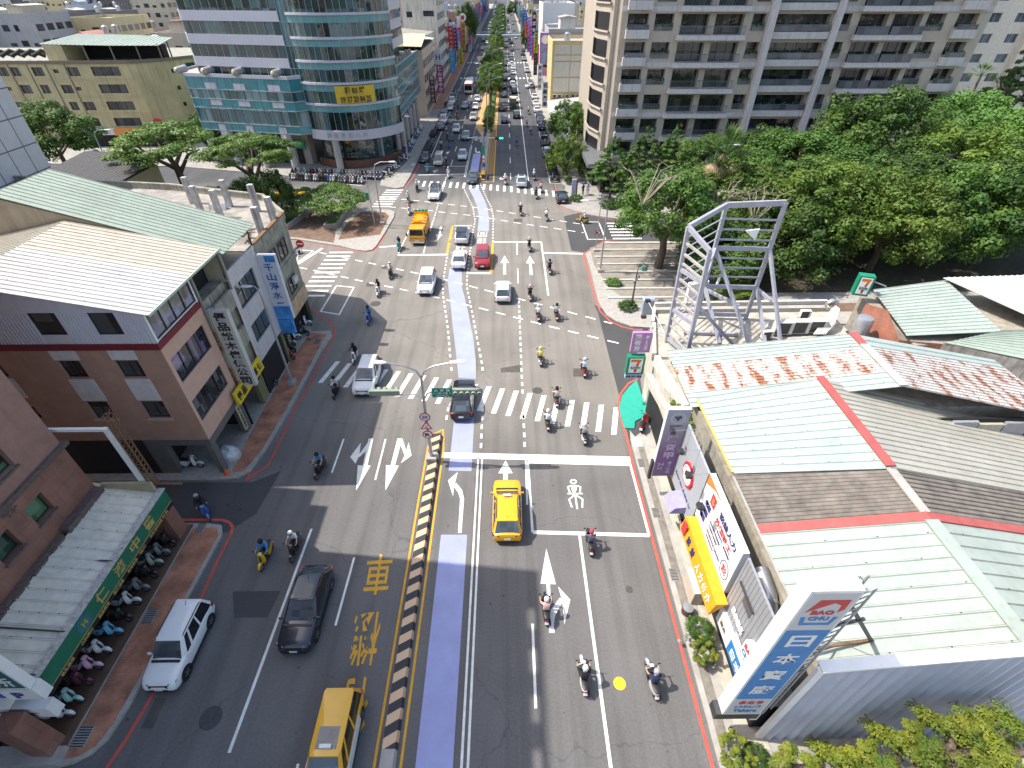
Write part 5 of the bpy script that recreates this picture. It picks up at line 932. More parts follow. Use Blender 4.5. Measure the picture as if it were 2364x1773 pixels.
mb=MB();mb.box(-.5,-.05,0.05,5,2.75,3.4,GREYB);mb.box(-.45,-.1,.02,.55,0,2.75,GREYB);mb.box(-.55,-.1,4.0,4.7,0,2.75,GREYB);mb.box(-4.4,-3.2,.02,.5,0,3.4,GREYB);mb.box(-15,-.5,.03,.4,2.85,3.4,GREYB);mb.box(-15,-4.4,.02,.3,0,3.4,DARK);mb.box(-4.2,-4.0,.5,8.4,0,3.4,DARK);mb.box(-4,-.1,4.9,5.0,0,3.3,DARK);mb.build('ground_floor',fb)
mb=MB();mb.box(-.1,.1,4.9,8.4,5.6,6.8,mat('pale_green_grey_wall',(.3,.31,.24),.8,stain=.4));mb.box(-.1,.12,4.9,8.4,8.6,9.9,CONCW);mb.box(-.1,.1,4.9,8.4,6.8,7.0,CONCW);mb.build('balcony_parapet',fb);mb=MB();mb.box(-1.5,-1.2,4.9,8.4,3.5,12.7,DARK);mb.build('recess',fb)
for k in range(2):MB().bar((.1,4.85+k*3.7,9.8),(.1,4.85+k*3.7,12.8),.12,.12,CONCW).build('post',fb)
# sign of the furniture company
fsn=thing('furniture_sign','tall white vertical sign with black brush characters on the furniture shop','sign',(-19.6,28.6,3.85));SGW=mat('sign_face_white',(.50,.49,.46),.5,var=.06,stain=.2);INK=mat('sign_ink_black',(.02,.02,.02),.6);ORG=mat('sign_orange',(.6,.22,.03),.5)
MB().box(.02,1.3,-.2,.2,0,6.25,SGW).build('cabinet',fsn);MB().box(.02,.12,-.21,-.203,.05,6.2,ORG).build('orange_edge',fsn)
for k,ch in enumerate('優品松木傢俱公司'):text(fsn,ch,.78,.66,(.72,-.205,5.8-k*.755),XEX,(0,0,1),INK,bold=.03)
mb=MB()
for k in range(12):z=.3+k*.5;mb.bar((-.35,-.1,z),(.05,-.1,z),.03,.03,DKMET);mb.bar((-.35,-.1,z),(.05,-.1,z+.5),.025,.025,DKMET)
mb.bar((-.35,-.1,0),(-.35,-.1,6.3),.04,.04,DKMET);mb.bar((.5,0,6.2),(.5,0,7.2),.03,.03,DKMET);mb.build('frame',fsn)
ya=thing('awning_sign','yellow fascia sign with black characters under the furniture shop sign','sign',(-19.25,27.0,3.2));YS=mat('sign_yellow',(.68,.5,.02),.5);MB().hexa([(-.1,0,0),(.15,0,.0),(.15,4.5,0),(-.1,4.5,0)],[(-.1,0,1.05),(.0,0,1.05),(.0,4.5,1.05),(-.1,4.5,1.05)],YS).build('panel',ya)
for ch,y in(('優',.45),('品',1.15),('家',3.3),('俱',4.0)):text(ya,ch,.55,.6,(.1,y,.5),YEX,(-.14,0,1),INK,bold=.03)
pl_=thing('pillar_sign','narrow pale vertical sign with small characters on the arcade pillar','sign',(-19.65,27.0,.3));MB().box(-.03,.04,.1,.5,.3,2.6,mat('sign_cream',(.5,.46,.3),.6)).build('panel',pl_);text(pl_,'松\n木\n家\n俱\n展\n示',.22,2.,(.045,.3,1.45),YEX,(0,0,1),INK)
pl_=thing('pillar_sign','olive pillar board with one black character by the parked black scooters','sign',(-19.75,30.7,.2));MB().box(-.3,.05,.0,.9,0,2.9,mat('pillar_olive',(.2,.19,.09),.7)).build('panel',pl_);text(pl_,'俱',.6,.6,(.055,.45,2.3),YEX,(0,0,1),INK)
# silver covered pile and cone in the arcade
m=MB();nn_=14;rings=[]
for z,r in((0,.95),(.3,.95),(.6,.75),(.85,.45),(.95,.1)):rings.append([(r*cos(2*pi*k/nn_)*(1+.15*sin(3*k+z*9)),.8*r*sin(2*pi*k/nn_)*(1+.12*cos(5*k)),z+.05*sin(4*k))for k in range(nn_)])
m.loft(rings,mat('silver_tarpaulin',(.5,.51,.53),.35,.3,var=.2,sc=4,bump=.8,bsc=5));o=m.build('covered_pile',sharp=60);o.location=(-20.2,24.9,kz);tag(o,'heap under a silver tarpaulin in the corner of the furniture shop arcade','tarpaulin')
o=thing('traffic_cone','orange traffic cone at the corner pillar of the furniture shop','traffic cone',(-19.55,23.25,kz));MB().lathe([(.15,.03),(.05,.5),(.001,.52)],n=12,m=mat('cone_orange',(.7,.13,.02),.6)).build('cone',o);MB().box(-.18,.18,-.18,.18,0,.03,mat('cone_orange')).build('base',o)
# ---------------------------------------------------------------- white faced building with pale green roof
wb_=thing('white_facade_building','white faced narrow building under the pale green ribbed roof','building',(-19.6,31.9,0));WF=mat('white_tile_facade',(.55,.53,.54),.7,var=.08,stain=.18)
oo=[(.55,4.6,3.3,1.9),(.75,1.45,3.2,1.6)]
mb=MB();facade(mb,(0,0,3.2),YEX,4.9,7.4,oo,.2,WF);mb.box(-12.4,-.25,.02,4.88,0,10.4,mat('beige_side_wall',(.42,.37,.28),.8,stain=.3));mb.box(-14.5,-11.5,0.02,5.2,10.4,15.6,mat('beige_side_wall'));mb.hexa([(-12.4,0.0,10.4),(.1,0.0,10.4),(.1,.25,10.4),(-12.4,.25,10.4)],[(-12.4,0.0,16.2),(.1,0.0,12.5),(.1,.25,12.5),(-12.4,.25,16.2)],mat('beige_side_wall'));mb.build('wall',wb_)
for o in oo:window(wb_,(0,0,3.2),YEX,o,.18,3,gm=mat_glass('reflective_window',(.06,.08,.09),.03,.5,1.))
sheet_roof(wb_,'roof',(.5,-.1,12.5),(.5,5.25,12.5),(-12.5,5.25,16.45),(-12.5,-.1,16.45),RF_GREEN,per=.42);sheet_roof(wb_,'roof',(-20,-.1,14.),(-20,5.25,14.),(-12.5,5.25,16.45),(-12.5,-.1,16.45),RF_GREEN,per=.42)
mb=MB();mb.box(-.1,.06,.0,4.9,10.6,11.0,WF);mb.box(-2.5,-2.3,.3,4.8,10.5,13.2,DARK);mb.bar((0,.05,11),(0,.05,12.5),.1,.1,WHITE);mb.bar((0,4.85,11),(0,4.85,12.5),.08,.08,DKMET);mb.build('open_balcony',wb_)
for k in range(3):MB().box(-.06,.02,4.0+.0*k,4.85,10.95+k*.5,11.0+k*.5,DKMET).build('rail',wb_)
mb=MB();mb.box(-4,-.1,.1,4.9,.0,3.2,DARK);mb.box(-.35,0.02,4.55,4.9,0,3.2,mat('pillar_olive'));mb.build('ground_floor',wb_)
# ---------------------------------------------------------------- old concrete corner building with stub columns on its roof
cb_=thing('concrete_building','old stained concrete corner building with bare stub columns on its flat roof','building',(-19.8,37.2,0))
foot=[(0,0),(.0,6.9),(-3.6,11.6),(-14,14.8),(-40,19),(-40,0)];RFC=mat('stained_roof_slab',(.30,.275,.24),.9,var=.45,sc=.7,bump=.2,stain=.2)
mb=MB();mb.prism(foot,3.1,10.3,CONCW);mb.sheet(foot,10.304,RFC);mb.build('wall',cb_)
mb=MB()
for i,(a,b)in enumerate(zip(foot[:4],foot[1:5])):
 mb.bar((*a,10.55),(*b,10.55),.22,.5,CONCW);mb.bar((*a,10.86),(*b,10.86),.3,.12,RUST if i==0 else CONCW);mb.bar((*a,7.1),(*b,7.1),.25,.15,CONCW)
mb.build('parapet',cb_)
for y,z,w_,h in((1.2,7.5,4.6,1.9),(1.3,4.2,4.3,1.8)):mb=MB();mb.box(-.05,.03,y,y+w_,z,z+h,mat('grey_shutter',(.2,.2,.19),.7,stain=.4));mb.box(.03,.05,y+w_*.5-.05,y+w_*.5+.05,z,z+h,CONCW);mb.build('shutter',cb_);[window(cb_,(0,0,0),YEX,(y+.3+k*w_*.5,z+.15,w_*.38,h-.35),-.04,2,gm=GLASS)for k in(0,1)]
MB().box(.03,.3,4.6,5.4,5.0,5.6,mat('ac_cream',(.62,.6,.55))).build('window_unit',cb_)
for q in((-10.,10.9),(-8.,8.3),(-6.15,10.),(-5.75,7.2),(-3.05,8.7),(-.45,2.95),(-.3,5.4)):MB().box(q[0]-.22,q[0]+.22,q[1]-.22,q[1]+.22,10.3,12.7,mat('lime_stained_column',(.46,.44,.43),.85,var=.3,sc=2,stain=.7)).build('stub_column',cb_)
for x in(-1.,-1.7,-6,-11):MB().box(x-.25,x+.25,.3 if x>-2 else 9,.8 if x>-2 else 9.5,0,3.1,DARK).build('pillar',cb_)
mb=MB();mb.prism([(-.6,.1),(-.6,6.6),(-4,11),(-14,14),(-14,.1)],0,3.1,DARK);mb.box(-.45,-.0,6.0,6.7,0,3.1,mat('pillar_green_black',(.02,.03,.02),.6));mb.build('ground_floor',cb_)
cf=thing('shop_fascia','weathered cream and sky blue fascia board around the concrete corner building','sign',(-19.75,38.9,2.3));MB().box(0,.12,1.2,5.1,0.2,1.7,mat('faded_cream_print',(.5,.36,.22),.7,var=.3,sc=2)).build('panel',cf);MB().bar((.05,5.12,.95),(-1.6,7.3,.95),.1,1.5,mat('sky_print',(.16,.42,.62),.6,var=.4,sc=1.5)).build('corner_panel',cf)
mb=MB()
for k in range(3):o=mb.hexa([(-7.6+k*.4,8.9,10.31),(-7.1+k*.5,8.9,10.31),(-7.1+k*.5,9.6,10.31),(-7.6+k*.4,9.6,10.31)],[(-7.5+k*.4,9,10.9),(-7.3+k*.4,9,10.8),(-7.2+k*.5,9.4,10.9),(-7.5+k*.4,9.4,10.7)],mat('white_rubbish',(.6,.58,.6),.8,var=.4,sc=5))
o=mb.build('rubbish_pile');o.location=(-19.8,37.2,0);tag(o,'pile of white rubbish among the stub columns on the concrete roof','rubbish')
mb=MB()
for k in range(7):mb.bar((-20.6-random.random()*4,38+random.random()*3,10.36+.04*k),(-20.8-random.random()*2,39.5+random.random()*3,10.36+.04*k),.18,.03,BROWNW)
tag(mb.build('timber_pile'),'loose planks scattered on the concrete roof behind the parapet','timber')
ws=thing('water_shop_sign','tall white and blue vertical sign with blue characters on the concrete building','sign',(-19.6,36.9,4.4));SKYB=mat('sign_sky_blue',(.05,.26,.62),.5,var=.5,sc=1.4);BINK=mat('sign_ink_blue',(.015,.07,.35),.5)
MB().box(.02,1.45,-.2,.2,0,5.75,mat('sign_face_pale',(.55,.58,.64),.5,var=.05)).build('cabinet',ws);MB().box(.05,1.42,-.21,-.203,0.02,1.25,SKYB).build('lower_print',ws);MB().box(.6,1.42,-.21,-.203,5.2,5.72,SKYB).build('upper_print',ws)
for k,ch in enumerate('千山淨水'):text(ws,ch,.72,.66,(.72,-.203,4.75-k*.82),XEX,(0,0,1),BINK,bold=.015)
text(ws,'台灣門市',.6,.12,(.75,-.203,1.55),XEX,(0,0,1),INK);MB().box(.02,1.2,-.15,.15,-1.5,-.1,SKYB).build('lower_panel',ws);mb=MB()
for k in range(14):mb.bar((-.3,-.1,k*.42),(.0,-.1,k*.42+.4),.03,.03,DKMET)
mb.build('frame',ws)
# white panel clad building at the left edge, shed with dark roof
wp=thing('panel_clad_building','pale panel clad building cut by the left edge behind the green roof','building',(-51.6,47.,0));WPC=_brick('pale_clad_panels',(.66,.66,.68),(.63,.63,.65),(.14,.14,.15),2.2,2.6,.06,.3,.05,0.,wall=True)
o=MB().quad((-40,0,0),(0,0,0),(0,0,30),(-40,0,30),WPC).quad((0,0,0),(0,13,0),(0,13,30),(0,0,30),WPC).quad((-40,0,30),(0,0,30),(0,13,30),(-40,13,30),CONC).build('wall',wp,fix=False)
me=o.data;
for v_ in me.vertices:v_.co=(v_.co.x,v_.co.y,v_.co.z)
MB().box(-3,-.3,-.05,-.002,6.5,9,mat('green_dark_glass',(.02,.06,.05),.1)).build('window',wp)
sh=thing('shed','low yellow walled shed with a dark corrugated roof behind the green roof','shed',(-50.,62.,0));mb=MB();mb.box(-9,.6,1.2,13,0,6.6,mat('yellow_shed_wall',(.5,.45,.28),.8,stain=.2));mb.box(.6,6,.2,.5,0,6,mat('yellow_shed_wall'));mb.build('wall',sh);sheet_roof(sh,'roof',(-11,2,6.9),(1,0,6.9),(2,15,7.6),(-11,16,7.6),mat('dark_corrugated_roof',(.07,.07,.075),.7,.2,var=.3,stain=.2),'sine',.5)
# ================================================================ right side: sheet roofed shop row, billboards, corner store
row=thing('shop_row','single storey shop row under long ribbed sheet roofs along the right kerb','building',(12,7.5,0))
def P3(x,y,z):return(x-12,y-7.5,z)
def roof(n,a,m,**k):return sheet_roof(row,n,*[P3(*q)for q in a],m,**k)
EX,EZ,RX,RZ,BX,BZ=12.,6.3,19.,7.9,35.,4.5
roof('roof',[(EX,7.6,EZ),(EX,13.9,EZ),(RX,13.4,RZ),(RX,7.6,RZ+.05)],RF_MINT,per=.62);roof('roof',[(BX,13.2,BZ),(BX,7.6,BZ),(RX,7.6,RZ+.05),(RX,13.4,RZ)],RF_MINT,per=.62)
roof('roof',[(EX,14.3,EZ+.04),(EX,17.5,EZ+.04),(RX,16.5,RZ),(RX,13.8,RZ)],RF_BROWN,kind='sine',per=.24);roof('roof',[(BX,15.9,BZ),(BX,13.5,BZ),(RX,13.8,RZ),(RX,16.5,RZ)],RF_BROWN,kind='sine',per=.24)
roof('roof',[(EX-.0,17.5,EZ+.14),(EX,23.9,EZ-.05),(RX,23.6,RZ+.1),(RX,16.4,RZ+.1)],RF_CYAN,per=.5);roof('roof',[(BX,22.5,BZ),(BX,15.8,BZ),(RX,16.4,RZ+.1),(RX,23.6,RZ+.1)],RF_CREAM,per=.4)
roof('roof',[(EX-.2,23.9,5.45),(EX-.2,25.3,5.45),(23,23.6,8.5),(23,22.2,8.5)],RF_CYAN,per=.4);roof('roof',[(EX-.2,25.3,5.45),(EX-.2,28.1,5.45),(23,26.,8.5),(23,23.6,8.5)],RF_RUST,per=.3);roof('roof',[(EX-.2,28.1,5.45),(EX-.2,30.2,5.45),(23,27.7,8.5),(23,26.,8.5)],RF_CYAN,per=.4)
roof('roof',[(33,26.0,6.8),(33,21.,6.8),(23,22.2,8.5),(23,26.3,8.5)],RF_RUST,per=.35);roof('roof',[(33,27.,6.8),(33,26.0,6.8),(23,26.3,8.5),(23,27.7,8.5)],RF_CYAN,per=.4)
mb=MB();
def cap(a,b,w_,m):mb.bar(P3(*a),P3(*b),w_,.07,m)
cap((EX,14.1,EZ+.06),(RX,13.6,RZ+.06),.5,CAPRED);cap((RX,13.6,RZ+.06),(BX,13.35,BZ+.06),.45,CAPRED);cap((RX,16.5,RZ+.17),(RX,23.7,RZ+.17),.5,CAPRED);cap((RX,7.6,RZ+.1),(RX,13.4,RZ+.06),.6,RF_MINT);cap((RX,13.8,RZ+.05),(RX,16.4,RZ+.05),.45,CONC);cap((23,22.2,8.56),(23,26.4,8.56),.5,RF_WHITE);cap((23,26.4,8.56),(23,27.8,8.56),.5,CAPRED)
cap((EX-.05,17.6,EZ+.1),(EX-.05,23.8,EZ-.08),.12,mat('yellow_gutter',(.55,.43,.1),.6));cap((EX-.05,7.7,EZ),(EX-.05,17.4,EZ),.1,CONC);mb.build('ridge_cap',row)
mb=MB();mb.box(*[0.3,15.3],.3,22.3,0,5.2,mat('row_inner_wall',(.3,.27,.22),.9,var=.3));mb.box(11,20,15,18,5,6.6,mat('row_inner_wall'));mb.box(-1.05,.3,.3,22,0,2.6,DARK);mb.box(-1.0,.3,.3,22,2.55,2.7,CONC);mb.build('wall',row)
# end wall of pale blue sheet toward the camera, with white parapet trim
sheet=MB();zt=lambda x:7.55+(x-11.3)*.19;n_=130
prof=[]
for k in range(n_):
 x=11.35+(k//2)*.26+(k%2)*.1;prof.append((x,7.38-(.1 if(k//2)%2 else 0)))
A=[P3(x,y,.02)for x,y in prof];B=[P3(x,y,zt(x))for x,y in prof];sheet.add(A+B,[(i,i+1,n_+i+1,n_+i)for i in range(n_-1)],RF_BLUE);sheet.build('end_wall',row,fix=False)
mb=MB();mb.bar(P3(11.2,7.45,zt(11.2)+.02),P3(27.5,7.45,zt(27.5)+.02),.42,.1,WHITE);mb.bar(P3(11.25,7.42,0),P3(11.25,7.42,7.5),.3,.16,WHITE,up=V((0,1,0)));mb.build('parapet_trim',row)
mb=MB();mb.hexa([P3(11.3,7.5,0),P3(27.5,7.5,0),P3(27.5,7.62,0),P3(11.3,7.62,0)],[P3(11.3,7.5,7.5),P3(27.5,7.5,10.5),P3(27.5,7.62,10.5),P3(11.3,7.62,7.5)],mat('row_inner_wall'));mb.build('gable',row)
# shop fronts: upper boards hang at x = 10.5
FX=10.55;YM=V((0,-1,0))
def board(name,label,y0,y1,z0,z1,m,t=.12,x=FX):
 o=thing(name,label,'sign',(x,y1,z0));MB().box(0,t,-(y1-y0),0,0,z1-z0,m).build('panel',o);return o
GRB=mat('grey_sign_panel',(.36,.38,.41),.5,var=.04);
gb=board('shop_board','large plain grey shop board with a red round plum emblem',17.35,21.6,1.75,6.6,GRB)
mb=MB()
for k in range(10):a=2*pi*k/10;mb.lathe([(.001,-.09),(.3,-.09),(.3,0)],(0,-2.35+.52*cos(a),2.55+.52*sin(a)),'x',12,mat('sign_red',(.5,.03,.04),.5))
mb.lathe([(.001,-.1),(.72,-.1),(.72,0)],(0,-2.35,2.55),'x',24,mat('sign_red'));mb.lathe([(.5,-.12),(.62,-.12),(.62,-.1)],(0,-2.35,2.55),'x',24,WHITE);mb.lathe([(.001,-.115),(.46,-.115),(.46,-.1)],(0,-2.35,2.55),'x',24,WHITE);mb.build('emblem',gb);text(gb,'啄',.5,.5,(-.12,-2.35,2.55),YM,(0,0,1),INK)
text(gb,'KAO KU SUSHI 24',2.9,.2,(-.005,-2.2,1.1),YM,(0,0,1),mat('sign_navy',(.02,.03,.15),.5),bold=.02)
wbd=board('shop_board','large white staffing agency board with blue and red characters and orange corner',12.55,17.25,3.3,6.75,mat('sign_white_panel',(.74,.74,.74),.45,var=.03),.3)
NAVY=mat('sign_navy',(.02,.03,.15),.5);SRED=mat('sign_red',(.5,.03,.04),.5);T=lambda s_,w_,h_,y,z,m,**k:text(wbd,s_,w_,h_,(-.004,-y,z),YM,(0,0,1),m,**k)
T('協益人力',2.1,.45,3.15,2.85,NAVY,bold=.03);T('外籍移工',2.0,.42,2.95,2.25,SRED,bold=.03);T('( 合法仲介、專業服務 )',1.9,.16,3.2,1.85,NAVY);T('FACTORY WORKERS',1.4,.15,2.3,1.5,NAVY);T('CARETAKERS',1.2,.15,2.2,1.2,NAVY);T('HOUSEHOLD HELPERS',1.9,.15,2.5,.8,NAVY);T('FISHERMAN',1.0,.12,2.2,.5,NAVY)
mb=MB();mb.add([(-.006,0,3.44),(-.006,-2.0,3.44),(-.006,-1.0,3.25),(-.006,-.02,2.7)],[(0,3,2,1)],ORG);mb.build('orange_corner',wbd,fix=False);mb=MB();mb.box(-.02,0,-1.5,-.95,2.3,3.0,SRED);mb.box(-.03,-.02,-1.35,-1.1,2.45,2.85,ORG);mb.build('emblem',wbd)
for k,(y,z)in enumerate(((.55,1.9),(.45,1.35),(.35,.85))):MB().lathe([(.001,-.02),(.2,-.02),(.2,0)],(0,-y-.2,z),'x',14,NAVY).box(-.02,0,-y-.7,-y-.2,z-.2,z+.2,NAVY).build('pill_mark',wbd)
mb=MB()
for k in range(24):a,b=2*pi*k/24,2*pi*(k+1)/24;mb.bar((-.01,-4.05+.42*cos(a),1.0+.55*sin(a)),(-.01,-4.05+.42*cos(b),1.+.55*sin(b)),.02,.03,NAVY)
mb.build('ring',wbd);T('用心\n安心',.5,.5,4.05,1.,SRED)
kb=board('shop_board','brown black strip sign with white pictograms below the white agency board',12.5,17.3,2.45,3.28,mat('sign_brown_black',(.045,.03,.028),.5),.35)
for k in range(3):MB().lathe([(.13,-.012),(.17,-.012),(.17,0)],(0,-.45-.8*k,.42),'x',16,WHITE).build('pictogram',kb);text(kb,'服務',.35,.25,(-.004,-.82-.8*k,.42),YM,(0,0,1),WHITE)
text(kb,'外籍看護工申請',1.5,.3,(-.004,-3.6,.45),YM,(0,0,1),WHITE)
aw=thing('awning','orange shop awning with white and dark characters by the red kerb line','awning',(FX,17.0,2.45));AWM=mat('awning_orange',(.72,.32,.012),.55);mb=MB();mb.hexa([(-.75,-5.1,0),(-.68,-5.1,0),(-.68,0,0),(-.75,0,0)],[(-.58,-5.1,.95),(.0,-5.1,.98),(.0,0,.98),(-.58,0,.95)],AWM)
mb.build('panel',aw)
for s_,y,m in(('協',1.25,NAVY),('益',1.95,NAVY),('人',2.85,WHITE),('力',3.4,WHITE),('仲',3.95,WHITE),('介',4.5,WHITE)):text(aw,s_,.42,.5,(-.67,-y,.45),YM,(.18,0,1),m,bold=.03,lift=.03)
MB().box(-.78,-.7,-.75,-.25,.15,.95,mat('sign_red')).build('red_mark',aw)
cw=thing('shop_board','grey corrugated shop front with a white house-shaped logo above the blue fascia','facade panel',(FX+.1,12.45,2.6));mb=MB()
for k in range(38):mb.box(-.02 if k%2 else 0,.1,-4.9+k*.125,-4.9+(k+1)*.125,0,4.2,GREYM)
mb.build('panel',cw);MB().box(-.05,-.01,-1.9,-1.1,2.2,2.75,mat('grey_window',(.1,.1,.11),.3)).box(-.12,-.05,-2.,-.5,2.8,2.9,DKMET).build('window',cw)
mb=MB();mb.add([(-.3,-2.6,.9),(-.3,-3.6,.9),(-.3,-3.6,1.75),(-.3,-3.1,2.2),(-.3,-2.6,1.75)]+[(-.02,-2.6,.9),(-.02,-3.6,.9),(-.02,-3.6,1.75),(-.02,-3.1,2.2),(-.02,-2.6,1.75)],[(0,1,2,3,4),(0,5,6,1),(1,6,7,2),(2,7,8,3),(3,8,9,4),(4,9,5,0)],WHITE);mb.build('logo_box',cw);text(cw,'BAO',.75,.3,(-.305,-3.1,1.55),YM,(0,0,1),SRED,bold=.03);text(cw,'CHU',.75,.3,(-.305,-3.1,1.15),YM,(0,0,1),mat('sign_mid_blue',(.03,.2,.5),.5),bold=.03);text(cw,'整體廚具',2.2,.42,(-.1,-2.9,.5),YM,(0,0,1),WHITE,bold=.03,thick=.05);text(cw,'系統傢俱',1.2,.42,(-.1,-1.5,1.2),YM,(0,0,1),WHITE,bold=.03,thick=.05)
bf=board('shop_fascia','white and blue fascia strip under the grey corrugated front',7.6,12.1,1.7,2.75,mat('sign_white_panel'),.3,FX-.1);MB().box(-.01,0,-4.4,-1.5,.02,1.0,mat('sign_mid_blue')).build('blue_panel',bf);text(bf,'日本寶廚',2.3,.55,(-.012,-2.95,.5),YM,(0,0,1),WHITE,bold=.02);text(bf,'廚具',.6,.3,(-.004,-.7,.5),YM,(0,0,1),mat('brown_ink',(.15,.1,.06)))
# big projecting sign on lattice
bs=thing('shop_sign','big white framed blue vertical sign with a house logo, tilted view at lower right','sign',(8.95,7.5,2.75));BL_=mat('sign_mid_blue');SG2=mat('sign_grey_white',(.52,.52,.53),.45,var=.03)
MB().box(-.02,1.58,-.0,.55,0,10.05,WHITE).build('cabinet',bs);MB().box(.06,1.52,-.012,-.002,.12,9.95,SG2).build('face',bs);MB().box(.06,1.52,-.02,-.013,1.75,7.6,BL_).build('blue_panel',bs);MB().box(-.25,1.6,.0,.55,-.55,-.0,DKMET).build('base_box',bs)
for k,ch in enumerate('日本寶廚'):text(bs,ch,.85,.82,(.79,-.02,6.85-k*1.38),XEX,(0,0,1),mat('sign_white_panel'),bold=.02)
mb=MB();mb.add([(.2,-.014,8.75),(.45,-.014,9.55),(1.38,-.014,9.55),(1.4,-.014,8.95),(1.22,-.014,8.75),(1.2,-.014,9.2),(.95,-.014,9.35)],[(0,6,2,1),(6,5,3,2),(5,4,3)],SRED);mb.add([(.2,-.014,8.5),(.36,-.014,8.5),(.42,-.014,8.12),(1.18,-.014,8.12),(1.24,-.014,8.5),(1.4,-.014,8.5),(1.3,-.014,7.95),(.3,-.014,7.95)],[(0,7,2,1),(7,6,3,2),(6,5,4,3)],BL_);mb.build('house_logo',bs)
text(bs,'BAO',.72,.26,(.79,-.012,8.78),XEX,(0,0,1),SRED,bold=.04);text(bs,'CHU',.66,.24,(.79,-.012,8.4),XEX,(0,0,1),BL_,bold=.04);text(bs,'タカラ',1.0,.34,(.79,-.012,1.35),XEX,(0,0,1),SRED,bold=.04);text(bs,'システムバス',1.1,.25,(.79,-.012,.92),XEX,(0,0,1),BL_,bold=.01);text(bs,'Takara',1.0,.3,(.79,-.012,.5),XEX,(0,0,1),BL_,bold=.03)
mb=MB()
for y in(.1,.5):mb.bar((1.68,y,.3),(1.68,y,10),.05,.05,STEEL);mb.bar((1.98,y,.3),(1.98,y,10),.05,.05,STEEL)
for k in range(26):z=.4+k*.37;mb.bar((1.68,.1,z),(1.98,.1,z+.37),.03,.03,STEEL);mb.bar((1.98,.5,z),(1.68,.5,z+.37),.03,.03,STEEL);mb.bar((1.68,.1,z),(1.68,.5,z+.2),.025,.025,STEEL)
mb.bar((1.9,.3,8.6),(5.1,1.2,4.1),.13,.13,DKMET);mb.bar((1.9,.3,7.2),(3.2,.6,7.05),.1,.1,DKMET);mb.bar((1.9,.3,5),(3.6,1.0,4.0),.05,.05,DKMET);mb.bar((3.2,.6,7.05),(3.4,1.6,4.),.03,.03,DKMET);mb.bar((2.6,.9,4.),(5.2,1.2,4.1),.1,.1,RUST);mb.build('lattice',bs)
# purple sign and pink and corner store signs (all face the camera)
pv=thing('shop_sign','purple vertical sign fading to grey at the top, lettered 24 H, beside the grey board','sign',(9.2,21.2,1.95));
def _grad():
 m,n,L,b=nodes('purple_print');tc=n.new('ShaderNodeTexCoord');sp=n.new('ShaderNodeSeparateXYZ');L(tc.outputs['Object'],sp.inputs[0]);mr=n.new('ShaderNodeMapRange');mr.inputs[1].default_value=2.2;mr.inputs[2].default_value=4.8;L(sp.outputs[2],mr.inputs[0]);mx=n.new('ShaderNodeMix');mx.data_type='RGBA';L(mr.outputs[0],mx.inputs[0]);mx.inputs[6].default_value=(.19,.1,.24,1);mx.inputs[7].default_value=(.36,.37,.42,1);L(mx.outputs[2],b.inputs['Base Color']);b.inputs['Roughness'].default_value=.45;return m
PUR=_grad();LIL=mat('lilac_ink',(.45,.38,.52),.5);MB().box(0,1.35,0,.3,0,5.75,WHITE).build('cabinet',pv);MB().box(.03,1.34,-.012,-.002,.02,5.7,PUR).build('face',pv);MB().box(-.15,.02,.02,.3,-.3,1.3,BLACK).build('side_strip',pv)
for ch,z,s_ in(('啄',3.35,.62),('賀',2.65,.62),('甲',1.95,.62)):text(pv,ch,.62,.58,(.72,-.014,z),XEX,(0,0,1),LIL,bold=.03)
text(pv,'24\nH',.42,.62,(.4,-.014,.95),XEX,(0,0,1),LIL,bold=.02);text(pv,'素\n食\n料\n理',.26,1.1,(.95,-.014,.85),XEX,(0,0,1),LIL);mb=MB();mb.lathe([(.36,-.016),(.42,-.016),(.42,-.013)],(.7,0,5.05),'y',24,mat('sign_grey_white'));mb.build('ring',pv);text(pv,'啄賀\n甲',.4,.35,(.7,-.014,5.05),XEX,(0,0,1),INK,bold=.02);text(pv,'KAOFU',.75,.1,(.7,-.014,4.45),XEX,(0,0,1),INK)
GRN7=mat('store_green',(.01,.22,.12),.45);OR7=mat('store_orange',(.72,.16,.01),.45);RD7=mat('store_red',(.6,.02,.02),.45)
def seven(par,ox,oy,oz,w_,h_):
 q=lambda x,z,d:(ox+x*w_,oy-d,oz+z*h_)
 MB().hexa([q(.13,.1,.0),q(.87,.1,.0),q(.87,.1,.012),q(.13,.1,.012)],[q(.13,.93,.0),q(.87,.93,.0),q(.87,.93,.012),q(.13,.93,.012)],WHITE).build('face',par)
 mb=MB();pl=lambda pts,m:mb.add([q(x,z,.016)for x,z in pts],[tuple(range(len(pts)))],m)
 pl([(.2,.74),(.2,.88),(.56,.88),(.56,.74)],OR7);pl([(.56,.88),(.8,.88),(.68,.62),(.54,.66),(.56,.74)],OR7);pl([(.54,.66),(.68,.62),(.62,.48),(.5,.48)],RD7);pl([(.44,.33),(.6,.33),(.58,.14),(.44,.14)],RD7);mb.build('numeral',par,fix=False);text(par,'ELEVEN',w_*.55,h_*.12,q(.5,.405,.014),XEX,(0,0,1),GRN7,bold=.04)
s7=thing('store_sign','green framed convenience store cube sign above the turquoise painted apron','sign',(9.1,30.4,2.75));MB().box(0,1.35,0,.5,.35,1.95,GRN7).build('cabinet',s7);seven(s7,0,-.002,.35,1.35,1.6);MB().box(.02,1.3,.0,.3,-.05,.33,mat('sign_pale_blue',(.4,.5,.68),.5)).build('service_strip',s7);text(s7,'提款 影印 咖啡',1.2,.2,(.66,-.005,.14),XEX,(0,0,1),NAVY)
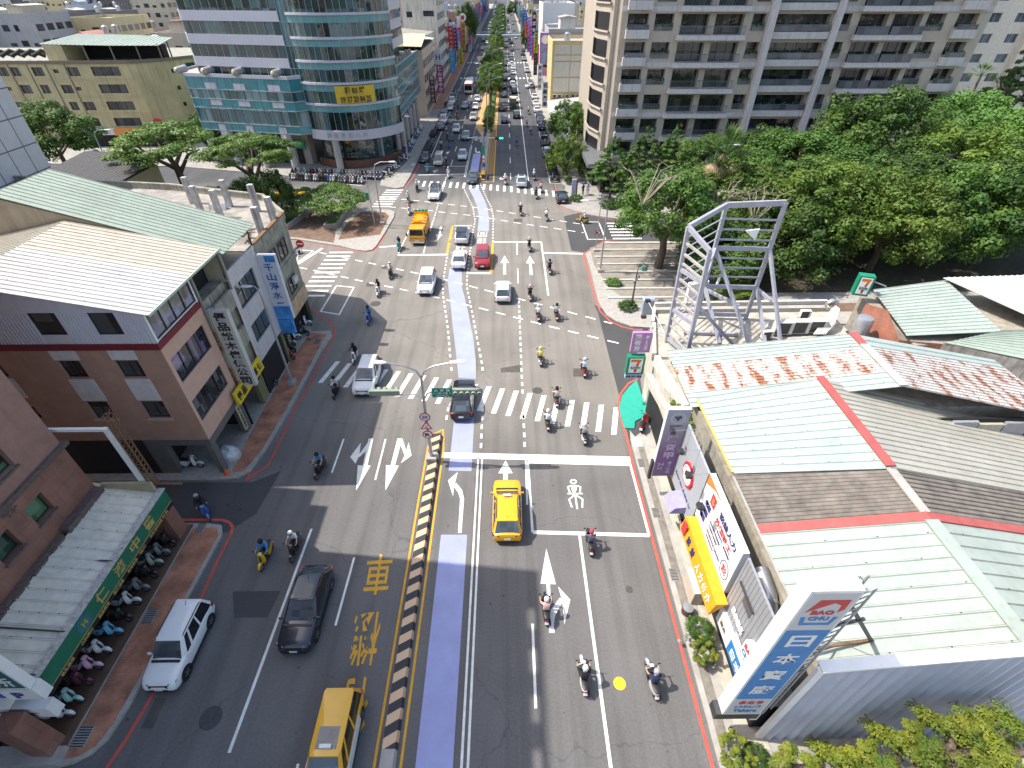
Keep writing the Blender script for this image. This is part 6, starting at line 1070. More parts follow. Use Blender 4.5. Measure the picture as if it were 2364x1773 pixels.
pk=thing('shop_sign','pink sign with white characters above the convenience store cube sign','sign',(9.25,30.7,4.95));PKM=mat('sign_pink',(.45,.22,.42),.5);MB().box(0,1.45,0,.3,0,1.75,PKM).build('panel',pk);text(pk,'蘊荷芳',.5,1.4,(.45,-.004,.85),XEX,(0,0,1),WHITE)if False else[text(pk,ch,.48,.46,(.45,-.004,1.4-k*.52),XEX,(0,0,1),WHITE,bold=.03)for k,ch in enumerate('蘊荷芳')];text(pk,'養\n生\n館',.26,1.3,(1.1,-.004,.88),XEX,(0,0,1),WHITE)
s8=thing('store_sign','green framed convenience store cube sign on the back roof by the brick gable','sign',(0,0,0));p8=K(1364,450,1000)(1390,455,7.2);s8.location=(p8.x-.5,p8.y,6.2);s8.rotation_euler.z=R(-18);MB().box(0,1.15,0,.7,0,1.75,GRN7).build('cabinet',s8);seven(s8,0,-.002,0,1.15,1.75);mb=MB();mb.tube([(1.1,.3,.4),(2.3,.5,.1)],.05,STEEL,8);mb.tube([(1.1,.3,1.3),(2.3,.5,.9)],.05,STEEL,8);mb.build('bracket',s8)
# ---- corner store building with flat roof
st=thing('corner_store','pale single storey corner store with a cluttered flat roof and steel billboard frame','building',(11,30,0));PALEW=mat('pale_cream_wall',(.50,.47,.40),.8,var=.15,stain=.3);ROOFS=mat('store_roof_slab',(.42,.385,.32),.9,var=.35,sc=.9,bump=.2,stain=.2)  # store roof: one tan slab colour with noise blotches and stains
foot=[(.9,-5.5),(.0,-2.5),(.3,1),(1.2,5.5),(1.8,7.8),(17,8.1),(17,.5),(1.3,.3),(1.3,-5.5)]
mb=MB();mb.prism(foot,0,4.4,PALEW);mb.sheet(foot,4.404,ROOFS);mb.build('wall',st)
mb=MB();mb.bar((1.8,7.9,4.75),(17,8.2,4.75),.3,.7,PALEW);mb.bar((1.6,7.5,4.6),(17,7.7,4.6),.5,.35,CONC);mb.bar((1.1,5.4,4.6),(1.8,7.8,4.6),.25,.4,PALEW);mb.bar((.1,0.5,4.5),(1.2,5.4,4.5),.3,.4,PALEW);mb.bar((.15,0.2,4.6),(.8,-5.4,4.6),.35,.9,mat('white_weathered',(.6,.58,.53),.8,var=.2,stain=.3));mb.bar((-.25,.0,3.2),(.35,-5.0,3.2),.5,.6,PALEW);mb.bar((-.1,-.2,2.6),(.5,-5.2,2.6),.35,.15,BROWNW);mb.build('parapet',st)
for k in range(3):MB().box(.05+.12*k,.1+.12*k,-1.5-1.4*k,-.6-1.4*k,1.0,2.4,TINT).build('window',st)
bp_=thing('billboard_frame','bare grey steel three sided billboard frame on the corner store roof','billboard frame',(12.5,32.9,4.41));LAV=mat('grey_lavender_steel',(.40,.40,.46),.5,.2,var=.12,stain=.15);Q=lambda x,y,z:(x-12.5,y-32.9,z-4.41)
mb=MB();bar=lambda a,b,w_=.2,h_=.2,m=LAV:mb.bar(Q(*a),Q(*b),w_,h_,m)
P1,D1,B1,C1=(12.65,32.9),(13.6,30.7),(16.1,36.5),(20.25,36.3);tp=dict(P=(12.33,32.9,13.8),D=(13.3,30.75,13.0),B=(16.1,36.5,14.0),C=(20.2,36.1,14.3))
for(a,t_)in((P1,'P'),(D1,'D'),(B1,'B'),(C1,'C')):bar((*a,4.41),tp[t_],.26,.26)
lr=lambda a,t_,z:tuple(V((*a,4.41)).lerp(V(tp[t_]),(z-4.41)/(tp[t_][2]-4.41)))
bar(tp['P'],tp['B'],.22,.35);bar(tp['B'],tp['C'],.22,.4);bar(tp['P'],tp['D'],.22,.3)
for z in(10.7,7.4,4.8):bar(lr(B1,'B',z),lr(C1,'C',z),.2,.32);bar(lr(P1,'P',z),lr(D1,'D',z),.2,.3)
for z in(13,12.2,11.4,9.9,9.1,8.3):bar(lr(B1,'B',z),lr(C1,'C',z),.1,.12)
for z in(12.7,11.9,11.2,10.,9.2,8.4,6.7,6.,5.3):bar(lr(P1,'P',z),lr(D1,'D',z-.3),.14,.16,mat('weathered_angle',(.42,.4,.38),.6,stain=.4));bar(lr(P1,'P',z+.3),lr(B1,'B',z+.3),.07,.08)
for a,b in(((20.2,36.2,10.8),(21.7,32.7,4.41)),((16.1,36.5,10.7),(19.1,32.4,4.41)),((20.2,36.2,7.4),(20.9,34.6,7.1)),((16.1,36.5,7.2),(18.2,34.2,6.9)),((13.4,30.8,9),(17.9,32,4.41)),((20.25,36.2,7.5),(20.4,32.5,4.41)),((16.1,36.5,7.4),(16.8,32.6,4.41)),((13.6,31,4.7),(17.5,31.3,4.7)),((14.3,34,4.6),(18.6,33.6,4.6)),((13.4,30.8,11),(14.8,33.6,9)),((16.1,36.5,10.7),(13.4,30.8,9.0))):bar(a,b,.22,.22)
mb.build('frame',bp_);sc_=MB().add([Q(17.9,36.1,12.2),Q(18.9,36.05,12.35),Q(18.8,36.0,11.5),Q(18.4,36.05,11.8),Q(17.95,36.15,12.25),Q(18.9,36.1,12.4)],[(0,3,2,1),(0,1,5,4)],WHITE);sc_.build('torn_sheet',bp_)
for k,q in enumerate(((11.0,34.6,5.6),(10.9,33.2,5.2),(11.4,35.6,6.5))):t=thing('floodlight',['floodlight on an arm beside the pavement planter, lower of the frame lights','floodlight on an arm nearest the pink sign','floodlight high on the left edge of the steel frame'][k],'floodlight',q);MB().box(-.2,.2,-.15,.15,0,.22,DKMET).build('lamp_box',t);MB().tube([(0,0,.1),(12.4-q[0],32.9-q[1],5.2-q[2])],.02,STEEL,5).build('arm',t)
for k,(x,y,lb)in enumerate(((20.7,33.2,'small white air conditioner nearest the frame brace on the store roof'),(22.2,33.9,'white air conditioner first of three tall ones on the store roof'),(23.6,34.,'white air conditioner middle of three tall ones on the store roof'),(25.,34.1,'white air conditioner last of three tall ones, under the pipes'),(25.2,36.3,'white air conditioner alone by the rear parapet of the store roof'))):ac_unit((x,y,4.55),0 if k else.1,lb,'air conditioners on the corner store roof',1.0 if k in(0,4)else 1.7)
wt=thing('water_tank','dented steel water tank by the brick gable on the store roof','water tank',(28.3,33.6,4.4));MB().lathe([(.6,.1),(.65,.2),(.65,1.5),(.55,1.75),(.1,1.85),(.001,1.85)],n=20,m=STEEL).build('tank',wt);MB().box(-.6,.6,-.6,.6,0,.12,DKMET).build('stand',wt)
mb=MB()
for k in range(7):mb.tube([(24.6+.15*k,33.4,4.7),(25.6+.15*k,34.3,5.5),(26.8+.1*k,35.6,5.7),(27.6,36.6,5.2+.05*k)],.06,mat('pipe_lagging_white',(.6,.58,.55),.7),6)
mb.lathe([(.45,0),(.55,.15),(.5,.3)],(27.3,36.4,5.6),'y',16,STEEL);tag(mb.build('roof_pipes'),'bundle of pale lagged pipes looping over the store roof','pipes')
# shack roofs farther right
sh2=thing('brick_gable_house','low house with brick gable and pale green and white sheet roofs at the right edge','building',(30,30,0));mb=MB();mb.box(.5,30,.5,8,0,5.6,mat('row_inner_wall'));mb.build('wall',sh2)
BRK=_brick('red_brick',(.36,.1,.05),(.3,.085,.045),(.3,.26,.22),.3,.12,.012,wall=True);mb=MB();mb.add([(-.3,1.2,4.4),(-.3,6.0,4.4),(-.3,6.0,6.0),(-.3,3.6,6.8),(-.3,1.2,5.6)],[(0,1,2,3,4)],BRK);mb.add([(-.3,1.2,4.4),(2.2,.2,4.4),(2.2,.2,5.9),(-.3,1.2,5.6)],[(0,1,2,3)],BRK);mb.build('gable',sh2,fix=False);OLDB=mat('weathered_boards',(.33,.3,.27),.85,var=.3,stain=.8)
mb=MB();mb.quad((2.2,.2,3.4),(9,-4.6,3.4),(9,-4.6,6.5),(2.2,.2,6.),OLDB);mb.build('board_wall',sh2,fix=False)
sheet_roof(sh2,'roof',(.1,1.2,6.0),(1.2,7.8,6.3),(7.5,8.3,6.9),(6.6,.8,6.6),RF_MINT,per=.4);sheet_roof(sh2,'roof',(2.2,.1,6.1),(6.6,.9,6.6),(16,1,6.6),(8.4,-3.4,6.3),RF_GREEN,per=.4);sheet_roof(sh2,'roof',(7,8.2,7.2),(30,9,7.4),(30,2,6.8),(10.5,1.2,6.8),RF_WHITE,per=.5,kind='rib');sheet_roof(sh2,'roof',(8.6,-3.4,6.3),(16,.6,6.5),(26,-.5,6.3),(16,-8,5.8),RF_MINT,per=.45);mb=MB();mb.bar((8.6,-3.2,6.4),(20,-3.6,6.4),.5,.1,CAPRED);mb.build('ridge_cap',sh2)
sh3=thing('lean_to_shed','rusty lean-to with yellow and grey infill panels behind the cream roof','shed',(23,20.8,0));mb=MB();mb.box(0,10,.6,.75,4,6.6,DARK);
for k,m in enumerate((BROWNW,CAPRED,GREYM,mat('pale_yellow_panel',(.42,.39,.3),.7,stain=.4),GREYM,CAPRED)):mb.box(.2+k*1.6,1.7+k*1.6,.4,.6,5.4,6.3+.1*(k%3),m)
mb.build('wall',sh3)
# clutter between boards and roofs: duct, air conditioner, spotlights, balcony tiles
o=thing('exhaust_duct','shiny round ventilation duct behind the grey corrugated front','duct',(11.7,10.5,2.8));m=MB();m.tube([(0,-.6,0),(0,0,1.5),(.15,1.1,2.2),(.2,2.2,2.3)],.38,STEEL,14);m.build('pipe',o);m=MB();m.lathe([(.36,0),(.42,0.1),(.36,.2)],(.1,.6,2.0),'y',14,GREYM);m.build('collar',o)
ac_unit((11.4,13.9,4.1),-pi/2,'cream air conditioner behind the white agency board',None,1.6)
struct(MB().box(10.7,12,18.,23.4,3.6,3.75,_brick('blue_floor_tiles',(.15,.42,.5),(.2,.5,.55),(.3,.35,.36),.45,.45,.02)),'balcony_floor')
struct(MB().box(10.75,12,16.6,17.95,3.62,3.77,_brick('patchwork_floor_tiles',(.5,.22,.06),(.5,.44,.3),(.35,.3,.2),.4,.4,.02,var=.6)),'balcony_floor')
for k,(y,x,lb)in enumerate(((20.6,9.5,'spotlight on an arm over the grey board, nearest the purple sign'),(19.,9.55,'spotlight on an arm over the middle of the grey board'),(17.3,9.5,'spotlight on an arm at the joint of the grey and white boards'),(15.3,9.5,'spotlight on an arm over the white agency board'))):
 t=thing('spotlight',lb,'spotlight',(x,y,6.6));MB().hexa([(-.18,-.18,-.1),(.12,-.18,-.18),(.12,.18,-.18),(-.18,.18,-.1)],[(-.12,-.18,.12),(.16,-.18,.02),(.16,.18,.02),(-.12,.18,.12)],DKMET).build('lamp_box',t);MB().tube([(.1,0,0),(1.5,0,.1)],.018,STEEL,5).build('arm',t)
 # kerbside bits
o=thing('litter_drum','brown drum with silver lid on the pavement by the orange awning','drum',(10.05,12.2,.1));p_=cA(2030,665,.1);o.location=p_;MB().lathe([(.001,0),(.27,0),(.3,.25),(.27,.5),(.2,.5)],n=18,m=mat('drum_brown',(.08,.045,.035),.5)).build('drum',o);MB().lathe([(.28,.49),(.28,.54),(.001,.56)],n=18,m=STEEL).build('lid',o)
o=thing('cabinet','beige street box standing under the orange awning','cabinet',(10.2,14.3,.1));MB().box(-.25,.35,-.7,.7,0,1.2,mat('box_beige',(.5,.42,.34),.7)).build('body',o);MB().box(-.3,.4,-.75,.75,1.2,1.26,mat('box_white',(.62,.58,.62),.6)).build('top',o)
o=thing('awning','small lavender blue shop canopy under the grey board','awning',(10.1,19.0,1.9));MB().hexa([(-.5,-.7,0),(.5,-.7,0),(.5,.6,0),(-.5,.6,0)],[(-.2,-.7,.5),(.5,-.7,.6),(.5,.6,.6),(-.2,.6,.5)],mat('lavender_canvas',(.3,.28,.48),.8)).build('canopy',o)
struct(MB().box(*(10.35,11.6),6,25.3,.1,.16,mat('pale_step',(.45,.41,.34),.85,var=.2)),'pavement_step');struct(MB().sheet([(9.3,-5),(9.55,26),(10.0,26),(9.8,-5)],.106,mat('dark_gutter_paving',(.2,.18,.155),.9,var=.3,sc=3)),'gutter');struct(MB().box(9.25,9.95,25.6,26.5,.02,.12,WHITE),'white_ramp')
# ================================================================ lamps, signals, medians, plaza furniture
def PYf(px,py,Y):d=ray(px,py);t=Y/d.y;return V((d.x*t,Y,H+d.z*t))
def PDf(x,y,Y):return PYf(x*1.0687,y*1.0687,Y)
SIGG=mat('signal_housing_green',(.24,.29,.22),.5);LAMPW=mat('lamp_head_white',(.72,.72,.72),.4)
def lamp_head(t,p,d):
 d=V(d).normalized();p=V(p);q=d.cross(V((0,0,1)));rg=lambda s,w_,h:[p+d*s+q*a*w_+V((0,0,b*h))for a,b in((-1,0),(-.6,1),(.6,1),(1,0),(.6,-.7),(-.6,-.7))]
 return MB().loft([rg(-.1,.05,.05),rg(.1,.13,.08),rg(.5,.17,.1),rg(.8,.1,.06)],LAMPW).build('lamp_head',t)
def disc(t,c,r,rim,face,body=None,bm=None,name='round_sign',sz=.3,th=.02):
 m=MB();x,y,z=c;m.lathe([(.001,0),(r,0),(r,.02),(.001,.02)],(x,y,z),'y',24,rim);m.lathe([(.001,-.004),(r*.78,-.004),(r*.78,0)],(x,y,z),'y',24,face);o=m.build(name,t)
 if body:text(o,body,sz*r*2.4,sz*r*1.9,(x,y-.005,z),XEX,(0,0,1),bm,bold=.03)
 return o
RIMR=mat('sign_rim_red',(.5,.02,.02),.5);SBLUE=mat('sign_road_blue',(.02,.1,.4),.5);SGRN=mat('sign_road_green',(.0,.22,.15),.5)
cp=thing('street_lamp','central double armed street lamp carrying traffic lights, speed signs and a road name plate','street lamp',(-5.45,24.4,.3))
MB().tube([(0,0,0),(.02,0,4),(.08,0,7.4)],[.13,.1,.08],STEEL,12).build('pole',cp);MB().box(-.35,.35,-.35,.35,-.05,.3,CONC).build('base',cp)
for sg,xe in((-1,-2.0),(1,2.1)):m=MB();m.tube([(.08,0,7.3),(.08+sg*.25,0,7.85),(.08+sg*.8,0,8.2),(xe,0,8.5)],[.07,.06,.05,.045],STEEL,8);m.build('arm',cp);lamp_head(cp,(xe,0,8.5),(sg,0,.08))
def signal(t,x0,z,n,face,y=0.):
 m=MB();m.box(x0,x0+n*.38,y-.12,y+.12,z-.19,z+.19,SIGG);o=m.build('traffic_light',t)
 for k in range(n):
  c=(x0+.19+k*.38,y,z);MB().lathe([(.15,face*.13),(.17,face*.36),(.16,face*.36),(.14,face*.13)],c,'y',12,SIGG,ang=pi*1.2).build('visor',o).rotation_euler=(0,0,0);MB().lathe([(.001,face*.125),(.14,face*.125),(.14,face*.1)],c,'y',12,DARK).build('lens',o)
 return o
signal(cp,-3.35,6.15,5,1);signal(cp,1.95,6.2,5,-1)
for a in([(0,0,5.75),(-.5,0,6.0),(-3.3,0,5.92)],[(0,0,5.4),(.3,0,6.0),(.8,0,6.28),(3.8,0,6.42)]):MB().tube(a,.045,STEEL,7).build('signal_arm',cp)
m=MB();m.box(.62,1.92,-.05,-.02,5.75,6.5,SGRN);np_=m.build('name_plate',cp);text(np_,'太  原  路',1.0,.18,(1.27,-.052,6.33),XEX,(0,0,1),WHITE);text(np_,'←  一段 | 二段  →',1.15,.17,(1.27,-.052,6.1),XEX,(0,0,1),WHITE);text(np_,'Taiyuan Rd',.75,.1,(1.27,-.052,5.93),XEX,(0,0,1),WHITE);text(np_,'Sec. 1    Sec. 2',.85,.08,(1.27,-.052,5.82),XEX,(0,0,1),WHITE)
disc(cp,(-.0,-.3,4.28),.36,RIMR,WHITE,'50',SBLUE,'speed_sign',.42);m=MB();tr=lambda s,y:[(s*.48*cos(a),y-.12,3.4+s*.48*sin(a))for a in(R(90),R(210),R(330))];m.add(tr(1,-.16)+tr(1,-.14),[(0,1,2),(5,4,3),(0,3,4,1),(1,4,5,2),(2,5,3,0)],RIMR);m.add(tr(.7,-.165),[(0,1,2)],WHITE);m.add([(-.1,-.29,3.27),(-.04,-.29,3.27),(-.04,-.29,3.36),(.04,-.29,3.36),(.04,-.29,3.27),(.1,-.29,3.27),(0,-.29,3.46)],[(0,1,2,6),(2,3,6),(3,4,5,6)],BLACK);m.build('warning_sign',cp,fix=False)
d_=disc(cp,(.02,-.3,2.66),.36,RIMR,WHITE,'R',BLACK,'no_turn_sign',.42);MB().bar((-.2,-.312,2.88),(.24,-.312,2.44),.05,.006,RIMR).build('slash',d_)
# striped near median
def _stripe(name,c1,c2,per,kx,ky):
 m,n,L,b=nodes(name);tc=n.new('ShaderNodeTexCoord');dt=n.new('ShaderNodeVectorMath');dt.operation='DOT_PRODUCT';L(tc.outputs['Object'],dt.inputs[0]);dt.inputs[1].default_value=(kx/per,ky/per,0)
 fr=n.new('ShaderNodeMath');fr.operation='FRACT';L(dt.outputs['Value'],fr.inputs[0]);gt=n.new('ShaderNodeMath');gt.operation='GREATER_THAN';gt.inputs[1].default_value=.5;L(fr.outputs[0],gt.inputs[0])
 mx=n.new('ShaderNodeMix');mx.data_type='RGBA';L(gt.outputs[0],mx.inputs[0]);mx.inputs[6].default_value=(*c1,1);mx.inputs[7].default_value=(*c2,1);L(mx.outputs[2],b.inputs['Base Color']);b.inputs['Roughness'].default_value=.7;return m
STRP=_stripe('median_stripes',(.62,.42,.26),(.035,.035,.04),.9,-.55,1.)
md=thing('median_barrier','concrete median kerb painted in cream and black diagonal stripes','median',(-5.4,0,0));MB().hexa([(-.36,7.1,0),(.36,7.1,0),(.38,27.,0),(-.36,27,0)],[(-.3,7.1,.32),(.28,7.1,.32),(.32,26.9,.32),(-.28,26.9,.32)],STRP).build('striped_kerb',md);MB().hexa([(-.36,-20,0),(.36,-20,0),(.36,7.1,0),(-.36,7.1,0)],[(-.3,-20,.3),(.28,-20,.3),(.28,7.1,.3),(-.3,7.1,.3)],CONC).build('plain_kerb',md)
# far median: signs, bed, lamps
fm=thing('median_barrier','far median island end with black and yellow sign boards and planted bed','median',(-4.0,88.6,0));m=MB();m.box(-.35,.35,0,34,0,.25,KERB);m.build('kerb',fm);MB().box(-.3,.3,34,115,0,.4,KERB).box(-.7,.9,36,114,.3,.45,GRASS).build('planting_bed',fm);m=MB();m.box(-.25,.3,.4,3.4,.25,1.0,DKMET);
for k in range(5):m.box(-.26,.31,.5+k*.6,.75+k*.6,.3,1.02,YEL)
m.build('crash_cushion',fm)
gs=thing('signal_gantry','far median signal gantry with two lit green lamps and white sign backs','traffic light',(-3.85,90.2,0));m=MB();m.tube([(0,0,0),(0,0,7.2)],.1,STEEL,8);m.tube([(-2.6,0,6.5),(3.4,0,6.45)],.05,STEEL,6);m.build('pole',gs);MB().box(2.,3.45,-.1,.1,6.2,6.7,BLACK).build('traffic_light',gs);GL=mat('green_signal_lit',(.02,.75,.55),.4,emit=2.)
for x in(2.85,3.22):MB().lathe([(.001,-.13),(.15,-.13),(.15,-.1)],(x,0,6.45),'y',12,GL).build('lit_lens',gs)
m=MB();m.lathe([(.001,-.1),(.38,-.1),(.38,-.06)],(-1.1,0,6.4),'y',18,GREYM);m.build('sign_back',gs);MB().box(-.55,.1,-.12,-.08,5.8,6.7,GREYM).box(.2,.75,-.12,-.08,5.8,6.7,GREYM).build('sign_back',gs);MB().box(-.32,.25,-.12,-.08,3.9,5.3,SGRN).build('name_plate',gs);disc(gs,(0,-.12,3.5),.3,RIMR,WHITE,None,None,'speed_sign');m=MB();m.add([(-.35,-.12,2.7),(.35,-.12,2.7),(0,-.12,3.25),(-.35,-.1,2.7),(.35,-.1,2.7),(0,-.1,3.25)],[(0,1,2),(0,3,4,1)],RIMR);m.add([(-.22,-.125,2.77),(.22,-.125,2.77),(0,-.125,3.12)],[(0,1,2)],WHITE);m.build('warning_sign',gs,fix=False);MB().box(-.3,.3,-.12,-.09,1.9,2.55,SBLUE).build('keep_right_sign',gs)
def dbl_lamp(y,label,h=10.5,x=-4.2,g='double armed median street lamps'):
 t=thing('street_lamp',label,'street lamp',(x,y,.2),0,g);m=MB();m.tube([(0,0,0),(0,0,h-1.3)],[.12,.08],STEEL,8);m.build('pole',t)
 for sg in(-1,1):MB().tube([(0,0,h-1.4),(sg*.8,0,h-.5),(sg*2.6,0,h)],.05,STEEL,6).build('arm',t);lamp_head(t,(sg*2.6,0,h),(sg,0,.1))
for y,lb in((124,'double armed lamp nearest on the far median, by the orange tip'),(147,'double armed lamp at the first round street tree on the median'),(183,'double armed lamp between the second and third street trees on the median'),(262,'double armed lamp in front of the footbridge'),(282,'double armed lamp close to the footbridge')):dbl_lamp(y,lb)
for y in(330,380,430,490):dbl_lamp(y,'double armed lamp far beyond the footbridge',g='lamps beyond the footbridge')
def arm_lamp(p,h,dx,label,extra=None,m=STEEL,dy=0.):
 t=thing('street_lamp',label,'street lamp',(p[0],p[1],kz));MB().tube([(0,0,0),(0,0,h-.9)],[.11,.075],m,10).build('pole',t);MB().tube([(0,0,h-1.),(dx*.12,dy*.12,h-.35),(dx*.45,dy*.45,h-.02),(dx,dy,h)],.045,m,8).build('arm',t);lamp_head(t,(dx,dy,h),(dx,dy,-.02));MB().box(-.3,.3,-.3,.3,0,.35,CONC).build('base',t);return t
arm_lamp((10.95,53.9),8.3,-2.2,'single armed lamp on the striped paving corner at right');arm_lamp((-17.45,68.9),8.3,2.2,'single armed lamp at the plaza corner with the umbrella tree')
gt_=thing('traffic_light','green signal post beside the plaza corner lamp','traffic light',(-18.4,68.2,kz));MB().tube([(0,0,0),(0,0,7)],.06,STEEL,8).build('pole',gt_);MB().box(-.5,-.15,-.15,.15,3.6,4.6,mat('signal_green_paint',(.02,.2,.1),.5)).build('signal_box',gt_)
sp=thing('road_sign','tall thin post with a round red no right turn sign on the striped paving','road sign',(11.25,59.7,kz));MB().tube([(0,0,0),(0,0,7)],.05,STEEL,8).build('pole',sp);d_=disc(sp,(-.0,-.08,2.4),.38,RIMR,WHITE,'K',BLACK,'round_sign',.5);MB().bar((-.22,-.095,2.62),(.22,-.095,2.18),.06,.006,RIMR).build('slash',d_);MB().box(-.3,.3,-.3,.3,-.02,.25,CONC).build('base',sp);MB().box(-.35,.35,-.05,.05,6.9,7.05,STEEL).build('camera_box',sp)
ne=thing('road_sign','round red no entry sign at the side street corner','road sign',(-25.9,59.8,kz));e_=PYf(640+240*.217,380+843*.217,59.8);MB().tube([(0,.05,0),(0,.05,e_.z+.3)],.04,STEEL,8).build('pole',ne);ne.location=(e_.x,59.8,kz);MB().lathe([(.001,0),(.5,0),(.5,.02),(.001,.02)],(0,0,e_.z-kz),'y',24,RIMR).build('disc',ne);MB().box(-.34,.34,-.012,-.002,e_.z-kz-.07,e_.z-kz+.07,WHITE).build('bar',ne)
for p,h,dx,lb in(((-41,82),8,-1.6,'blue green lamp post before the scooter rows with a blue sign'),((-63,84),9,2,'white lamp curving over the plaza trees at left')):arm_lamp(p,h,dx,lb,m=mat('post_blue_green',(.2,.36,.38),.5))
t=arm_lamp((28.5,72),9.5,2.2,'green lamp post rising among the right park trees',m=mat('post_dark_green',(.1,.2,.15),.5));arm_lamp((-18.3,41.5-8.3),9.2,-.5,'thin grey lamp post on the brick pavement before the white building',m=GREYM);arm_lamp((-17.8,96),8.5,.4,'thin lamp post on the pavement by the tower columns',m=GREYM)
b_=thing('road_sign','small blue direction sign on a post before the tower','road sign',(-40,86.5,kz));MB().tube([(0,.05,0),(0,.05,6.5)],.06,STEEL,6).build('pole',b_);MB().box(.6,1.4,-.02,.0,5.2,6.4,SBLUE).build('plate',b_);MB().tube([(0,.05,6.2),(2.6,.05,6.6)],.04,ORG,6).build('arm',b_)
# plaza furniture
pl=thing('planter','long raised concrete planter with grass under the round-topped tree','planter',(-24.3,67.2,kz));MB().prism([(-.9,0),(.75,.2),(.9,8),(.3,8)],0,.62,CONC).build('wall',pl);MB().prism([(-.7,.3),(.6,.4),(.75,7.8),(.35,7.8)],.6,.72,GRASS).build('grass',pl)
lw=thing('low_wall','low grey wall edging the shrub bed of the plaza','wall',(-30.2,67,kz));MB().bar((0,0,.3),(1.6,8.5,.3),.35,.65,CONC).build('wall',lw);struct(MB().sheet([(-60,70),(-30.5,67.2),(-28.8,75.3),(-60,77)],kz+.012,GRASS),'grass_bed')
bo=thing('map_board','information board on two stone legs in the plaza','notice board',(-28.8,71.5,kz));MB().box(-.2,.2,-.15,.15,0,1.1,CONC).box(1.4,1.8,1.0,1.3,0,1.1,CONC).build('leg',bo);MB().hexa([(0,0,.8),(1.6,1.1,.8),(1.4,1.4,.8),(-.2,.3,.8)],[(-.1,.3,1.2),(1.5,1.4,1.2),(1.45,1.45,1.2),(-.15,.35,1.2)],LAMPW).build('panel',bo)
ps=thing('parking_pylon','narrow yellow green pylon with round top in the plaza shrub bed','sign',(-30.3,71.6,kz));MB().box(-.35,.35,-.1,.1,0,1.9,mat('pylon_olive',(.3,.33,.1),.6)).build('panel',ps);m=MB();
for k in range(9):a,b=pi*k/9,pi*(k+1)/9;m.bar((.42*cos(a),0,1.9+.75*sin(a)),(.42*cos(b),0,1.9+.75*sin(b)),.09,.09,LAMPW)
m.build('hoop',ps)
rs=thing('road_sign','small round red and white prohibition sign in the plaza bed','road sign',(-31.6,70.2,kz));MB().tube([(0,.05,0),(0,.05,2.6)],.04,WHITE,6).build('pole',rs);disc(rs,(0,0,2.4),.4,RIMR,WHITE)
hl=thing('park_lamp','ornate dark park lamp post with curved head by the striped paving','street lamp',(13.1,46.0,kz));MB().lathe([(.3,0),(.25,.5),(.1,.7),(.07,3.6),(.001,4.)],n=10,m=DKMET).build('pole',hl);MB().tube([(0,0,3.7),(.2,.5,4.2),(.7,.9,4.1)],.05,DKMET,6).build('arm',hl);MB().lathe([(.45,0),(.3,.35),(.05,.5)],(.9,1.1,3.6),n=10,m=mat('lamp_shade_green',(.08,.16,.13),.5)).build('lamp_shade',hl)
for k in range(3):MB().box(-.25+.2*k,-.05+.2*k,-.1,.1,2.6+.3*k,2.9+.3*k,GREYM).build('floodlight',hl)
ub=thing('utility_box','grey blue rounded utility cabinet behind the billboard frame','utility box',(14.4,44.6,kz));MB().loft([[(-.6,-.4,z),(.6,-.4,z),(.6,.4,z),(-.6,.4,z)]if z<1.6 else[(-.5,-.3,z),(.5,-.3,z),(.5,.3,z),(-.5,.3,z)]for z in(0,1.55,1.7)],mat('utility_blue_grey',(.32,.37,.43),.5),smooth=False).build('cabinet',ub)
vs=thing('park_monument','white angular stone marker in front of the park trees','monument',(19.8,46.6,kz));MB().hexa([(-.9,-.3,0),(.9,-.3,0),(.9,.3,0),(-.9,.3,0)],[(-.9,-.3,2.2),(1.0,-.3,2.6),(1.0,.3,2.6),(-.9,.3,2.2)],WHITE).build('block',vs);MB().tube([(2.,.3,0),(2.3,.4,3.2)],.14,WHITE,8).build('post',vs)
bl_=thing('sign_post','pale lavender pillar sign standing in the corner hedge planter','sign',(0,0,0));q_=cE(1490,345);bl_.location=(q_.x,q_.y,kz);MB().box(-.35,.35,-.15,.15,0,2.6,mat('lavender_panel',(.42,.4,.55),.5)).build('panel',bl_);MB().box(.36,.55,-.1,.12,0,2.5,DKMET).build('edge',bl_)
fl=thing('flag','small red and white flag on a leaning pole by the corner trees','flag',(0,0,0));q_=PYf(1000+2030*.217,380+300*.217,76);fl.location=(q_.x,76,kz);MB().tube([(0,0,0),(.2,0,4.4)],.03,STEEL,6).build('pole',fl);m=MB();m.loft([[(.2+.25*k,.1*sin(k*1.5),4.2-.15*k),(.2+.25*k,.1*sin(k*1.5)+.02,4.2-.15*k),(.2+.22*k,.1*sin(k*1.2)+.02,3.2-.1*k),(.2+.22*k,.1*sin(k*1.2),3.2-.1*k)]for k in range(4)],mat('flag_red',(.45,.03,.05),.7));m.build('cloth',fl)
